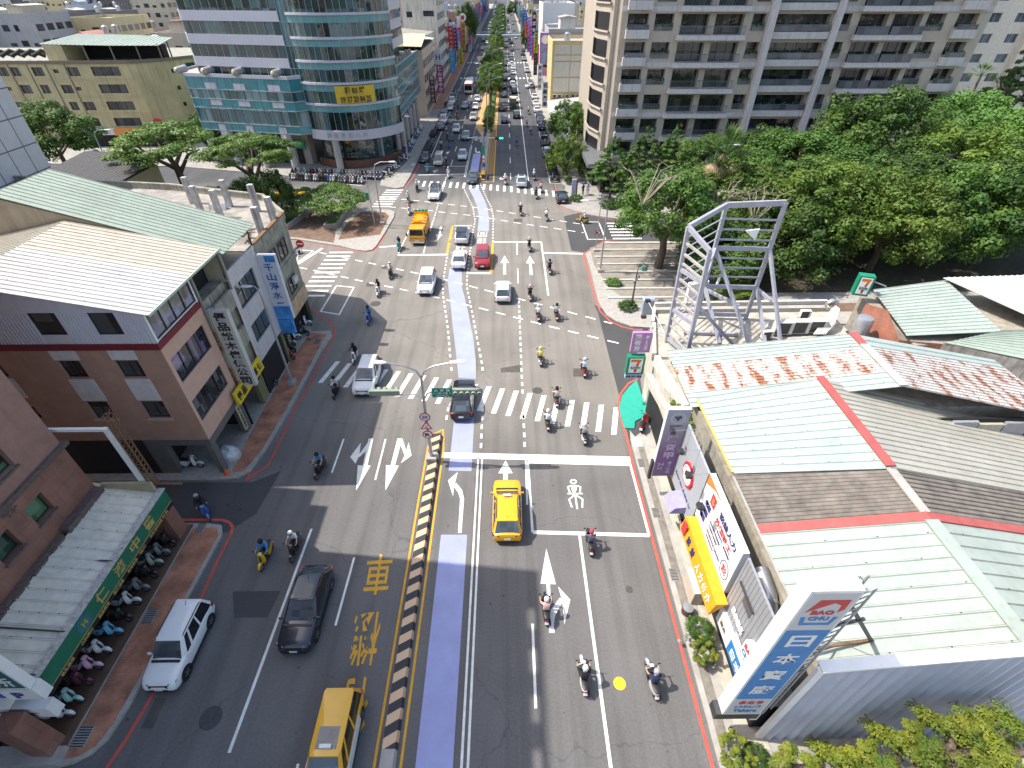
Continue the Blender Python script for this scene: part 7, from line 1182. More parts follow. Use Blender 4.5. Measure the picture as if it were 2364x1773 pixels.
# ================================================================ glass office tower, yellow apartments, right apartment block
TEALG=mat('teal_glazed_panel',(.045,.25,.30),.12,.1,var=.25,sc=.5,spec=.8);TEALD=mat('pale_teal_panel',(.14,.31,.34),.2,var=.15,sc=.6);LAVW=mat('pale_lavender_panel',(.46,.46,.53),.45,var=.06,sc=.4);MULL=mat('mullion_alloy',(.36,.42,.44),.4,.4);TWG=mat_glass('tower_glass',(.022,.05,.052),.03,.7,.33,1.,blind=(.1,.2,.21));TWG2=mat_glass('tower_curtain_glass',(.05,.13,.15),.05,.5,.5,1.,blind=(.22,.38,.4));COLM=mat('granite_column',(.36,.34,.34),.5,var=.08)
def strip(mb,path,z0,z1,m,off=0.,step=None):
 """vertical band along a path whose outside lies on its right"""
 P=[V((p[0],p[1],0))for p in path];O=[]
 for i,p in enumerate(P):
  a=(p-P[i-1]).normalized()if i else(P[1]-P[0]).normalized();b=(P[i+1]-p).normalized()if i<len(P)-1 else a
  d=(a+b).normalized();nn=V((d.y,-d.x,0))/max(.5,d.dot(a));O.append(p+nn*off)
 for i in range(len(P)-1):
  L=(O[i+1]-O[i]).length;n=max(1,int(round(L/step)))if step else 1
  for k in range(n):
   a,b=O[i].lerp(O[i+1],k/n),O[i].lerp(O[i+1],(k+1)/n);mb.quad((a.x,a.y,z0),(b.x,b.y,z0),(b.x,b.y,z1),(a.x,a.y,z1),m)
 return O
def ledge(mb,path,z0,z1,m,off,back=0.):
 O=strip(mb,path,z0,z1,m,off);I=[V((p[0],p[1],0))for p in path]
 for i in range(len(O)-1):
  for z,fl in((z1,0),(z0,1)):
   q=[(O[i].x,O[i].y,z),(O[i+1].x,O[i+1].y,z),(I[i+1].x,I[i+1].y,z),(I[i].x,I[i].y,z)];mb.quad(*(q[::-1]if fl else q),m)
 return mb
def mullions(mb,path,z0,z1,step,m=MULL,off=.03,w_=.07):
 for i in range(len(path)-1):
  a,b=V((*path[i],0)),V((*path[i+1],0));L=(b-a).length;n=max(1,int(round(L/step)));d=(b-a).normalized();nn=V((d.y,-d.x,0))*off
  for k in range(n+(i==len(path)-2)):p=a.lerp(b,k/n)+nn;mb.bar((p.x,p.y,z0),(p.x,p.y,z1),w_,w_,m,up=V((0,1,0)))
 return mb
tw=thing('office_tower','blue green glass office tower with a curved drum front and white bands','building',(0,0,0))
PA=[(-56.5,125),(-57,104),(-54.5,99.4),(-35.6,94.9),(-33.9,96.2)]
dc,dr=(-28.4,104.2),9.7
DR=[(dc[0]+dr*cos(R(a)),dc[1]+dr*sin(R(a)))for a in range(236,345,6)]
PB=[(-20.6,100.6),(-20.4,103),(-20.4,137)]
mb=MB();strip(mb,PA,6.,14.3,TWG2);mb.build('podium_glass',tw,fix=False)
mb=MB()
for z0,z1 in((6.0,7.2),(9.5,10.9),(12.4,14.2)):ledge(mb,PA,z0,z1,TEALG,.06)
mb.build('spandrel',tw);mb=MB()
for z in(5.95,7.2,9.5,10.9,12.35,14.2):ledge(mb,PA,z,z+.12,MULL,.16)
mullions(mb,PA,6,14.2,1.45,off=.09);ledge(mb,PA,14.2,14.7,LAVW,.2,0);mb.build('mullion',tw)
mb=MB();a_,b_=V((-54.5,99.4,0)),V((-35.6,94.9,0));dd=(b_-a_).normalized()
for s in(3.5,9.0,15.5):
 for z0,z1 in((12.5,13.4),(10.0,10.8),(5.0,7.0)):p=a_+dd*s;q=p+dd*(2.2 if z0>6 else 1.4);nn=V((dd.y,-dd.x,0))*.12;mb.quad((p.x+nn.x,p.y+nn.y,z0),(q.x+nn.x,q.y+nn.y,z0),(q.x+nn.x,q.y+nn.y,z1),(p.x+nn.x,p.y+nn.y,z1),LAVW)
mb.build('pale_panel',tw,fix=False)
for s in(-1.,4.2,10,17.2):p=a_+dd*s;MB().tube([(p.x+.1,p.y-.4,15.0),(p.x+.5,p.y+1.6,15.1)],.55,GREYM,14).lathe([(.001,-.55),(.3,-.45),(.5,-.15),(.55,0)],(p.x+.1,p.y-.4,15.0),'y',14,mat('lamp_ball_amber',(.5,.45,.35),.2,.5)).build('parapet_light',tw)
TL=[(-54.5,124),(-54.5,104.5),(-52.2,100.3),(-35.2,96.4)];TS=[(-35.2,96.4),(-33.9,96.4)]
mb=MB();strip(mb,TL,14.3,52,TWG,0);strip(mb,TS,14.3,52,TWG2,0);mb.build('tower_glass',tw,fix=False);mb=MB()
for k in range(12):z=15.6+3.1*k;ledge(mb,TL,z,z+1.35,LAVW,.12)
mb.build('white_band',tw);mb=MB()
mullions(mb,TL,14.4,52,1.5,off=.0,w_=.08);mullions(mb,TS,14.4,52,.65,off=.05);[mb.bar((-35.2,96.35,15.6+3.1*k),(-33.9,96.35,15.6+3.1*k),.06,.1,MULL)for k in range(12)];mb.build('mullion',tw);TR_=[(-23,103),(-22.4,104),(-22.4,132),(-24,134)]
mb=MB();strip(mb,DR,6.,52,TWG);mb.build('drum_glass',tw,fix=False);mb=MB();mb2=MB()
for k in range(14):z=9.5+3.06*k;ledge(MB(),DR,z,z+.95,TEALD,.05).build('drum_spandrel',tw);ledge(MB(),DR,z+.95,z+1.28,LAVW,.3).build('drum_ring',tw)
ledge(MB(),DR,5.2,6.7,LAVW,.35).build('drum_ring',tw);mb=MB();mullions(mb,DR,6.6,52,1.0,off=.06,w_=.06);mb.build('drum_mullion',tw)
mb=MB();strip(mb,PB,6.3,14.4,TWG2);mb.build('podium_glass',tw,fix=False);mb=MB()
for z0,z1 in((6.3,7.6),(9.8,11.),(12.8,14.4)):ledge(mb,PB,z0,z1,TEALG,.06)
mb.build('spandrel',tw);mb=MB();mullions(mb,PB,6.3,14.4,1.5,off=.09);[ledge(mb,PB,z,z+.12,MULL,.16)for z in(6.25,7.6,9.8,11,12.8,14.35)];mb.build('mullion',tw)
mb=MB();strip(mb,TR_,14.4,52,TWG);mb.build('tower_glass',tw,fix=False);mb=MB();[ledge(mb,TR_,16.2+3.06*k,17.8+3.06*k,LAVW,.12)for k in range(12)];mb.build('white_band',tw)
mb=MB();mb.prism([(-57,104),(-54.4,99.6),(-35.6,95.1),(-30,97),(-20.6,101),(-20.6,136),(-56,125)],5.9,6.05,CONC);mb.sheet([(-57,104),(-54.4,99.6),(-35.6,95.1),(-30,99),(-20.6,101),(-20.6,136),(-56,125)],14.35,CONC);mb.prism([(-54,104.6),(-52,100.5),(-35.2,96.6),(-31,97),(-23,103),(-22.6,132),(-54,124)],51.8,52.1,CONC);mb.build('slab',tw);mb=MB()
for k in range(9):mb.box(-21.6+.1*(k%3),-20.9,104+k*3.3,105.6+k*3.3,14.4,15.1+.2*(k%2),CONCW)
mb.build('roof_plant',tw)
BGR=mat('brown_granite',(.13,.06,.045),.4,var=.1);mb=MB();in_=[(-56,106),(-53,102.5),(-36,98.6),(-35.5,100)];strip(mb,in_,0,6,mat('beige_granite',(.36,.32,.29),.5));strip(mb,[(dc[0]+7.6*cos(R(a)),dc[1]+7.6*sin(R(a)))for a in range(225,365,10)],1.4,6,TWG);strip(mb,[(-22.8,104),(-22.8,136)],0,6.2,mat('beige_granite'));mb.build('ground_floor',tw,fix=False)
mb=MB();ledge(mb,[(dc[0]+8.*cos(R(a)),dc[1]+8.*sin(R(a)))for a in range(225,365,10)],0,1.5,BGR,.5);mb.build('granite_plinth',tw);mb=MB()
for s in range(9):p=V((-52,102.1,0)).lerp(V((-37,98.7,0)),s/9);q=V((-52,102.1,0)).lerp(V((-37,98.7,0)),(s+.75)/9);mb.quad((p.x,p.y,.1),(q.x,q.y,.1),(q.x,q.y,2.8),(p.x,p.y,2.8),DARK);mb.quad((p.x,p.y,4.6),(q.x,q.y,4.6),(q.x,q.y,5.8),(p.x,p.y,5.8),TWG)
mb.build('shopfront',tw,fix=False);mb=MB()
for c in((-38.1,95.4),(-29.9,95.),(-23.2,99.5),(-20.9,104),(-20.6,108.5),(-20.6,113.5),(-20.6,119),(-20.6,124),(-20.6,129),(-43.8,96.9),(-49.5,98.3),(-54.5,100.4)):MB().lathe([(.62,0),(.62,6.)],(c[0],c[1],0),n=16,m=COLM).build('column',tw)
bn=thing('bank_sign','green bank sign band between the tower columns','sign',(-52,101.5,3.0));bd=(V((-36.5,98.3,0))-V((-52,101.8,0)));bn.rotation_euler.z=math.atan2(bd.y,bd.x);MB().box(0,bd.length,-.15,.1,0,1.35,mat('bank_green',(.01,.25,.16),.5)).build('panel',bn);text(bn,'⊕ 合作金庫銀行',5.4,.7,(9.5,-.16,.7),XEX,(0,0,1),WHITE)
rb=thing('banner','yellow for-rent banner with black characters and a phone number on the tower drum','banner',(0,0,0));mb=MB();arc_=[(dc[0]+(dr+.35)*cos(R(a)),dc[1]+(dr+.35)*sin(R(a)))for a in(272,280,288,296,304,309)];ledge(mb,arc_,10.85,13.35,mat('banner_yellow',(.62,.43,.03),.6),.03);mb.build('cloth',rb);mid=V((dc[0]+(dr+.62)*cos(R(290)),dc[1]+(dr+.62)*sin(R(290)),0));tx=V((-sin(R(290)),cos(R(290)),0));text(rb,'租 83 坪',3.2,1.05,(mid.x,mid.y,12.75),tx,(0,0,1),INK,bold=.03);text(rb,'09 37 20 84 25',5.0,.95,(mid.x,mid.y,11.45),tx,(0,0,1),INK,bold=.03)
for k,ch in enumerate('國雙凝世大廈'):a=R(258+k*7);p=V((dc[0]+(dr+.36)*cos(a),dc[1]+(dr+.36)*sin(a),6.));text(tw,ch,.75,.75,p,(-sin(a),cos(a),0),(0,0,1),GREYM,bold=.03)
# ---- yellow tiled apartments at far left
ya_=thing('yellow_apartments','old yellow tiled five storey apartments with stained walls at far left','building',(0,0,0));YW=mat('yellow_tile_wall',(.50,.42,.235),.75,var=.18,sc=.25,stain=.45);PAT=[(-128,112),(-80,112),(-71,112.3),(-66.5,116),(-62,123),(-60,140)]
wn=[(k,f)for k in range(9)for f in range(4)]
mb=MB();opsY=[]
for k in range(13):
 for f in range(4):sm=(k+f)%4==2;x=2.2+k*3.55+.4*((k*7+f*3)%3);opsY.append((x,3.6+f*2.9+(.8 if sm else.3),1.0 if sm else 1.6+.5*((k+f)%2),.6 if sm else 1.45))
facade(mb,(-128,112,0),XEX,48,15,opsY,.3,YW);ax2=V((9,.3,0)).normalized();ops2=[(1.3,3.9+2.9*f,5.2,1.5)for f in range(4)];facade(mb,(-80,112,0),ax2,9.,15,ops2,.5,YW);facade(mb,(-71,112.3,0),V((4.5,3.7,0)),5.83,15,[],.3,YW);ax3=V((4.5,7,0)).normalized();ops3=[(.6+3.2*k,3.8+2.9*f,1.9 if k else.7,1.4 if k else.7)for k in range(2)for f in range(4)];facade(mb,(-66.5,116,0),ax3,8.3,15,ops3,.3,YW);ops4_=[(1+4*k,3.6+2.9*f,3.,1.6)for k in range(4)for f in range(4)];facade(mb,(-62,123,0),V((2,17,0)),17.1,15.5,ops4_,.6,YW);mb.sheet(PAT+[(-128,140)],14.7,CONCW);mb.build('wall',ya_,fix=False)
for o in opsY[:60]:window(ya_,(-128,112,0),XEX,o,.28,2 if o[2]>1.2 else 1,gm=GLASS)
for os_,og,ax in((ops2,(-80,112,0),ax2),(ops3,(-66.5,116,0),ax3),(ops4_,(-62,123,0),V((2,17,0)).normalized())):
 for o in os_:window(ya_,og,ax,o,.28,3 if o[2]>2 else 2)
mb=MB();ledge(mb,PAT,14.55,15.1,mat('brown_coping',(.2,.16,.12),.8),.12);[ledge(mb,PAT[:3],3.3+2.9*f,3.42+2.9*f,YW,.06)for f in range(5)];mb.build('coping',ya_);mb=MB();[mb.box(-126+3.55*k,-125.85+3.55*k,111.9,112,3.4,14.5,mat('brown_coping'))for k in range(13)];mb.build('downpipe',ya_)
sheet_roof(ya_,'roof',(-87,113,17.6),(-73.5,112.6,17.4),(-72,121,18.4),(-85,122,18.6),RF_GREEN,per=.8);sheet_roof(ya_,'roof',(-73.5,112.6,17.4),(-66,115,17.2),(-66,121,18),(-72,121,18.4),RF_GREEN,per=.8);mb=MB();mb.box(-86.5,-83,113,121,14.7,17.5,YW);[mb.bar((x,y,14.7),(x,y,17.4),.2,.2,BROWNW)for x,y in((-79,113),(-74,113),(-70,114.4),(-66.5,115.5),(-72,120),(-67,120))];mb.box(-84,-68,119,121,14.7,17,DARK);mb.build('rooftop_room',ya_);mb=MB();[mb.tube([(-100+2*k,114,15.6),(-98.6+2*k,115,16.4),(-97+2*k,116,15.4)],.35,mat('net_dark',(.03,.035,.03),.9),6)for k in range(6)];mb.build('rooftop_netting',ya_)
aws=thing('shop_fascia','orange and white shop fascia along the yellow apartments','sign',(-79,111.2,2.4));MB().box(0,9,-.2,.7,0,1.2,mat('fascia_orange',(.68,.24,.06),.6)).build('orange_panel',aws);MB().box(-7,-.05,-.2,.7,.1,1.2,mat('fascia_white',(.6,.6,.6),.6)).build('white_panel',aws);MB().lathe([(.001,-.3),(1.,-.3),(1.,0)],(9.6,0,2.2),'y',20,mat('round_red',(.4,.04,.06),.5)).build('round_sign',aws);MB().box(-6,9,.7,.75,-2.3,0,DARK).build('shopfront',aws)
# ---- apartment block on the right
ap=thing('apartment_block','tall taupe apartment block with stacked balconies and pale lavender bands','building',(16.6,88,0));TAU=mat('taupe_tile_wall',(.47,.405,.335),.7,var=.06,sc=.4,stain=.1);LAVB=mat('pale_lavender_band',(.54,.51,.51),.7,var=.08,stain=.3);RAIL=mat('rail_blue_grey',(.13,.155,.19),.4,.3);PLG=mat_leaf('balcony_plants',(.03,.07,.015),(.08,.12,.03))
FH,Z0,NF=3.36,3.75,12
bays=[(.9,3.0,'w'),(4.8,2.7,'w'),(8.6,4.0,'b'),(13.5,4.1,'b'),(18.8,1.9,'w'),(21.9,8.1,'r'),(31.3,1.7,'w'),(34.2,4.1,'b'),(39.1,4.1,'b'),(44.0,2.6,'w'),(48.3,3.0,'w')]
mb=MB();opsA=[]
for f in range(NF):
 for x,w_,k in bays:opsA.append((x,Z0+FH*f+(.95 if k=='w' else.15),w_,1.65 if k=='w' else 2.4))
facade(mb,(0,0,0),XEX,53,Z0+FH*NF,opsA,1.1,TAU);mb.quad((53,0,0),(53,20,0),(53,20,44),(53,0,44),TAU);mb.quad((0,0,44),(53,0,44),(53,20,44),(0,20,44),CONC);mb.build('wall',ap,fix=False);mb=MB()
for f in range(NF+1):
 z=Z0+FH*f
 if f%2==0:mb.box(-.02,52.9,-.1,-.003,z-.55,z+.1,LAVB)
for f in range(NF):
 z=Z0+FH*f
 for x,w_,k in bays:
  if k=='b' and x in(8.6,34.2):mb.box(x-.4,x+9.4,-1.0,-.11,z-.35,z+.12,LAVB);mb.box(x-.5,x+9.5,-1.1,-.11,z-.5,z-.3,LAVB)
  if k=='w' and x in(.9,48.3):mb.box(x-.2,x+w_+.2,-.8,-.11,z-.3,z+.75,LAVB)
  if k=='r':mb.box(x-.1,x+w_+.1,-.7,-.11,z-.35,z+.5,LAVB)
mb.build('band',ap)
for x in(20.9,30.2):MB().box(x,x+.8,-1.3,-.12,0,Z0+FH*NF,LAVB).build('white_fin',ap)
nw=0
for f in range(NF):
 for i,(x,w_,k)in enumerate(bays):
  if f>7:continue
  z=Z0+FH*f;o=(x,z+(.95 if k=='w' else.15),w_,1.65 if k=='w' else 2.4)
  if f<7 and nw<99:
   window(ap,(0,0,0),XEX,o,1.08,{'w':2,'b':3,'r':5}[k],cross=k=='w');nw+=1
   m=MB()
   if k=='b':
    m.bar((x-.3,-.95,z+1.15),(x+w_+.2,-.95,z+1.15),.06,.06,RAIL);m.bar((x-.3,-.95,z+.2),(x+w_+.2,-.95,z+.2),.05,.05,RAIL);n=22 if i<5 else 10
    for q in range(n+1):xx=x-.3+(w_+.5)*q/n;m.bar((xx,-.95,z+.2),(xx,-.95,z+1.15),.03,.03,RAIL)
    for xx in(x-.3,x+w_+.2):m.bar((xx,-.95,z+1.15),(xx,-.1,z+1.15),.05,.05,RAIL)
    if i>5:m.box(x-.28,x+w_+.18,-.93,-.91,z+.22,z+1.1,mat_glass('rail_glass',(.09,.1,.12),.1))
   else:
    y=-.75 if(x in(.9,48.3)or k=='r')else-.06;m.bar((x,y,z+1.35),(x+w_,y,z+1.35),.05,.05,RAIL);m.bar((x,y,z+.95),(x+w_,y,z+.95),.04,.04,RAIL);n=6
    for q in range(n+1):m.bar((x+w_*q/n,y,z+.75),(x+w_*q/n,y,z+1.35),.04,.04,RAIL)
    m.box(x,x+w_,y-.01,y+.01,z+.6,z+1.3,mat_glass('rail_glass',(.09,.1,.12),.1))
   m.build('railing',ap)
rnd=random.Random(3);mb=MB()
for f in range(1,7):
 for x,w_,k in bays:
  if k!='b' and rnd.random()<.6:
   for q in range(60):c=V((x+rnd.random()*w_,-.25-(.5 if k=='r' or x in(.9,48.3)else 0)+rnd.random()*.3,Z0+FH*f+1.15+rnd.random()*.5));u=V((rnd.uniform(-1,1),rnd.uniform(-1,1),rnd.uniform(-1,1))).normalized()*.13;v=u.orthogonal().normalized()*.1;mb.quad(c-u,c-v,c+u,c+v,PLG)
tag(mb.build('balcony_plant',ap,fix=False),kind='stuff')
# angled bay windows on the avenue side, dark stone cafe base
bay=[(-2.5,22),(-2.5,5),(-1.5,1.2),(0,0)];mb=MB();strip(mb,[(p[0],p[1])for p in bay],0,44,TAU);mb.build('side_wall',ap,fix=False);DKW=mat('dark_lattice_window',(.02,.02,.024),.3,var=.2)
for f in range(8):
 z=Z0+FH*f;m=MB();strip(m,[(-2.5,8),(-2.5,5),(-1.5,1.2)],z+.5,z+2.7,DKW,.05);ledge(m,[(-2.5,9),(-2.5,5),(-1.4,.9)],z+.3,z+.5,TAU,.3)
 for s in range(9):m.bar((-2.6,8-s*.35,z+.5),(-2.6,8-s*.35,z+2.7),.04,.04,BLACK)
 m.build('bay_window',ap,fix=False)
for x in(-.9,.2):MB().bar((x,.6-.4*(x>0),4.3),(x,.6-.4*(x>0),44),.5,.5,mat('cream_pilaster',(.45,.37,.28),.7)).build('pilaster',ap)
cfm=mat('dark_stone_cladding',(.035,.034,.036),.4,var=.2);cafe=thing('cafe_front','dark stone clad corner cafe base with round green emblem under the apartments','shopfront',(16.6,82,0));MB().box(-1.6,12,0,5.9,0,4.1,cfm).box(-2.4,-1.6,3.5,16,0,4.1,DARK).build('wall',cafe);mb=MB();mb.hexa([(-4,-.6,4.1),(0,-1,4.1),(0,14,4.1),(-4,14,4.1)],[(-3.9,-.5,4.6),(-.6,-.6,4.9),(-.6,14,4.9),(-3.9,14,4.6)],mat('grey_canopy',(.12,.125,.13),.5));mb.build('canopy',cafe);m=MB();m.lathe([(.001,-.2),(.75,-.2),(.75,-.1)],(-1.9,.0,3.1),'y',24,WHITE);m.lathe([(.001,-.215),(.68,-.215),(.68,-.2)],(-1.9,0,3.1),'y',24,mat('emblem_deep_green',(.0,.14,.08),.4));m.lathe([(.001,-.225),(.42,-.225),(.42,-.215)],(-1.9,0,3.1),'y',5,WHITE);m.build('emblem',cafe)
for k in range(4):MB().box(-1.4+k*2.6,.8+k*2.6,-.03,-.005,.4,3.4,TINT).build('window',cafe)
# white hotel-like block at far right
hw=thing('white_apartments','cream white high apartments at the far right edge behind palms','building',(76,118,0));CRW=mat('cream_white_wall',(.68,.63,.54),.7,stain=.1);opsH=[(1.5+5.2*k,4+3.3*f,2.3,1.5)for k in range(8)for f in range(9)];mb=MB();facade(mb,(0,0,0),XEX,42,36,opsH,.3,CRW);mb.quad((0,30,0),(0,0,0),(0,0,36),(0,30,36),CRW);mb.build('wall',hw,fix=False);mb=MB();[mb.box(4.6+10.4*k,6+10.4*k,-1.2,0,0,36,CRW)for k in range(4)];mb.build('pilaster',hw)
for o in opsH:window(hw,(0,0,0),XEX,o,.28,2,FRMW,gm=mat_glass('bluish_window',(.05,.09,.12)))
lo=thing('pavilion','low white pavilion roof behind the park trees at right','building',(56,96,0));MB().box(0,40,0,10,0,4.5,mat('row_inner_wall')).build('wall',lo);MB().box(-1,41,-1,11,4.5,5.2,WHITE).build('roof',lo)
# ================================================================ buildings and signs along the avenue, the city behind
rc=random.Random(11)
WCOL=[mat('city_wall_%s'%n_,c,.8,var=.12,sc=.3,stain=.35)for n_,c in(('white',(.58,.57,.55)),('grey',(.38,.38,.39)),('cream',(.52,.46,.36)),('beige',(.46,.38,.31)),('pale_blue',(.42,.46,.52)),('brick',(.34,.2,.15)),('dark',(.16,.15,.16)),('yellowish',(.55,.46,.27)))]
RCOL=[RF_WHITE,RF_GREEN,RF_CREAM,mat('roof_red',(.35,.11,.08),.6,stain=.2),mat('roof_blue_grey',(.34,.39,.44),.6,stain=.2),mat('roof_slab_grey',(.36,.34,.32),.9,var=.3,stain=.3),mat('roof_slab_pale',(.5,.48,.45),.9,var=.25,stain=.3)]
WN=mat_glass('far_window',(.03,.035,.045),.15,.6,.4)
def block(name,label,group,x0,x1,y0,y1,h,wall,roofm,faces='SE',parts=False,shed=True,floors=None):
 """a city building: walls with window openings set as dark recess boxes, parapet, rooftop rooms, tanks"""
 t=bpy.data.objects.new('e',None);mb=MB();W,D=x1-x0,y1-y0
 mb.box(0,W,0,D,0,h,wall);mb.sheet([(.2,.2),(W-.2,.2),(W-.2,D-.2),(.2,D-.2)],h+.003,RCOL[5])
 for a in((0,W,0,.2),(0,W,D-.2,D),(0,.2,.2,D-.2),(W-.2,W,.2,D-.2)):mb.box(*a,h+.001,h+.8,wall)
 fl=floors or max(2,int(h/3.2));wins=[]
 for f in range(fl):
  z=1.2+f*(h-1)/fl
  if'S' in faces:
   n=max(1,int(W/3.2))
   for k in range(n):
    if rc.random()<.75:xx=(k+.25)*W/n;wins.append((xx,xx+W/n*rc.uniform(.3,.6),-.05,.02,z,z+rc.choice((.8,1.4,1.5))))
  for fc,xa,xb in(('E',W-.02,W+.05),('W',-.05,.02)):
   if fc in faces:
    n=max(1,int(D/3.4))
    for k in range(n):yy=(k+.15)*D/n;wins.append((xa,xb,yy,yy+D/n*.7,z,z+1.6))
 rm=MB()
 if shed:
  a,b,c,d=rc.uniform(.1,.35)*W,rc.uniform(.6,.95)*W,rc.uniform(.1,.3)*D,rc.uniform(.6,.95)*D;hh=rc.uniform(2.2,3.2);rm.box(a,b,c,d,h+.01,h+hh,rc.choice(WCOL))
  p=rc.uniform(.3,1.2);m_=(a+b)/2;rm.add([(a-.4,c-.5,h+hh),(b+.4,c-.5,h+hh),(b+.4,d+.5,h+hh),(a-.4,d+.5,h+hh),(m_,c-.5,h+hh+p),(m_,d+.5,h+hh+p)],[(0,4,5,3),(4,1,2,5),(0,1,4),(3,5,2),(0,3,2,1)],roofm)
 for k in range(rc.randint(0,2)):px,py=rc.uniform(.15,.85)*W,rc.uniform(.15,.85)*D;rm.lathe([(.7,0),(.75,.1),(.75,1.6),(.3,1.9),(.001,1.9)],(px,py,h+(3.4 if shed else.3)),n=10,m=STEEL)
 bpy.data.objects.remove(t)
 if parts:
  t=thing(name,label,'building',(x0,y0,0),0,group);mb.build('wall',t)
  for w_ in wins[:80]:MB().box(*w_,WN).build('window',t)
  if rm.v:rm.build('rooftop',t)
  return t
 for w_ in wins:mb.box(*w_,WN)
 mb.join(rm);o=mb.build(name);o.location=(x0,y0,0);return tag(o,label,'building',group)
GL_='shop houses on the left of the avenue';GR_='shop houses on the right of the avenue'
t=block('shop_house','beige building with an open trussed roof next to the glass tower',None,-32,-19.6,140,163,13.3,mat('beige_concrete_panels',(.50,.42,.35),.8,var=.08,stain=.2),RF_CREAM,'E',True,False)
sheet_roof(t,'roof',(-.3,-1,15.2),(12.6,-1,14.9),(12.4,10,16.6),(-.3,10,16.8),mat('cream_yellow_roof',(.62,.56,.36),.5,stain=.2),per=.8);sheet_roof(t,'roof',(12.8,10,16.4),(12.8,23,16.2),(4,23,17),(4,10,17),RF_CREAM,per=.8);m=MB();m.box(.2,12.2,.6,22,13.4,14.6,DARK);[m.bar((k*1.3,-.2,13.4+.0),(k*1.3+.65,-.2,15),.12,.12,BROWNW)for k in range(9)];m.build('roof_truss',t)
t=block('white_building','tall stained white building rising behind the beige one on the left',None,-29.5,-19.6,178,200,31,mat('stained_white_wall',(.60,.57,.52),.8,var=.1,sc=.2,stain=.75),RF_WHITE,'E',True,False);[MB().box(a,b,-.06,.02,z,z+1.3,WN).build('window',t)for a,b,z in((1.2,2.8,18.6),(1.4,3.,14.6),(6,9,18.8),(1.4,3,23))]
block('shop_house','low grey roofed house between the beige and the white building on the left',None,-31,-19.7,163.2,177.8,11.5,WCOL[3],RCOL[6],'E',True)
y=200.5;k=0
while y<760:
 d=rc.uniform(5,13);h=rc.uniform(9,17)+(6 if rc.random()<.12 else 0);block('shop_house',f'shop house on the left of the avenue beyond the white building',GL_,-19.7-rc.uniform(9,16),-19.6+rc.uniform(-.4,.2),y,y+d-.1,h,rc.choice(WCOL),rc.choice(RCOL),'SE',y<300,rc.random()<.7);y+=d
t=block('yellow_building','yellow four storey building with cream wall panels and a row of air conditioners on the right',None,11.5,21.5,147,164,14.6,mat('yellow_wall',(.60,.47,.24),.75,var=.06,stain=.12),RF_WHITE,'',True,False);CP=mat('cream_wall_panel',(.62,.58,.48),.75,var=.05,stain=.12)
for i in range(2):
 for j,(z0,z1)in enumerate(((4.6,7.6),(7.9,11),(11.3,12.4),(12.6,14.5))):MB().box(.6+4.1*i,4.5+4.1*i,-.12,-.003,z0,z1,CP).build('wall_panel',t)
[MB().box(9.05,9.9,-.06,-.003,z,z+1.7,WN).build('window',t)for z in(2.6,5.8,10.2)]
for k,x in enumerate((12.6,13.9,15.9,17.4,18.8)):ac_unit((x,146.6,3.3),0,'air conditioner in the row low on the yellow building wall','air conditioners on the yellow building',1.1)
ht=thing('low_roof','low white sloping roof in front of the yellow building','shed',(10.8,128,0));MB().box(0,11,1,17,0,2.6,WCOL[0]).build('wall',ht);sheet_roof(ht,'roof',(-.3,.5,2.6),(11.5,.5,3.6),(11.5,18,3.8),(-.3,18,2.8),RF_WHITE,per=.9)
t=block('shop_house','grey walled building behind the yellow one carrying the purple portrait sign',None,11.7,24,165,182,15.9,WCOL[1],RCOL[5],'W',True)
block('white_building','large white block with a flat roof behind the avenue signs on the right',None,13,24,215,240,20,mat('bright_white_wall',(.68,.68,.69),.7,stain=.12),RF_WHITE,'',True,False);block('shop_house','house with a wide pale green gabled roof on the right',None,12,27,190,210,13,WCOL[2],RF_GREEN,'W',True)
y=182.5
while y<760:
 d=rc.uniform(5,13);h=rc.uniform(9,17)
 if not(188<y+d/2<242):block('shop_house','shop house on the right of the avenue beyond the grey building',GR_,11.7+rc.uniform(-.3,.2),11.7+rc.uniform(9,16),y,y+d-.1,h,rc.choice(WCOL),rc.choice(RCOL),'SW',y<300,rc.random()<.7)
 y+=d
gA='city blocks behind the yellow apartments';gB='city blocks behind the right apartments';occ=[]
def city(n,xr,yr,label,group,hr):
 c=0;tries=0
 while c<n and tries<5000:
  tries+=1;y=yr[0]+(yr[1]-yr[0])*rc.random()**1.4;x=rc.uniform(*xr);W,D=rc.uniform(9,20),rc.uniform(9,22)
  if abs(x)>y*1.15+30:continue
  if any(x<b and x+W>a and y<e and y+D>d_ for a,b,d_,e in occ):continue
  occ.append((x-.6,x+W+.6,y-.6,y+D+.6));h=rc.uniform(*hr)+(rc.uniform(6,16)if rc.random()<.18 else 0)
  if y<200 and h>19:h=17
  block('city_building',label,group,x,x+W,y,y+D,h,rc.choice(WCOL[:5]+WCOL[:3]+WCOL[6:]),rc.choice(RCOL),'SE' if x<0 else'SW',False,rc.random()<.75);c+=1
city(150,(-420,-52),(143,640),'city building in the roofscape behind the yellow apartments',gA,(10,20));city(70,(28,300),(150,640),'city building in the roofscape behind the right side of the avenue',gB,(9,19));city(40,(-300,300),(770,1100),'city block closing the far end of the avenue','city blocks at the far end',(14,32))
# the few roofs that show above the yellow apartments: a dish, a long red roof
o=thing('satellite_dish','white satellite dish on a roof behind the yellow apartments','satellite dish',(-84,146,15.5));MB().lathe([(.001,.0),(.9,.25),(1.7,.9),(1.66,.95),(.88,.32),(.001,.07)],(0,0,0),'y',18,WHITE).build('dish',o);MB().tube([(0,.3,-1.8),(0,.2,0)],.08,STEEL,6).build('mast',o);o.rotation_euler=(R(-25),0,R(30))
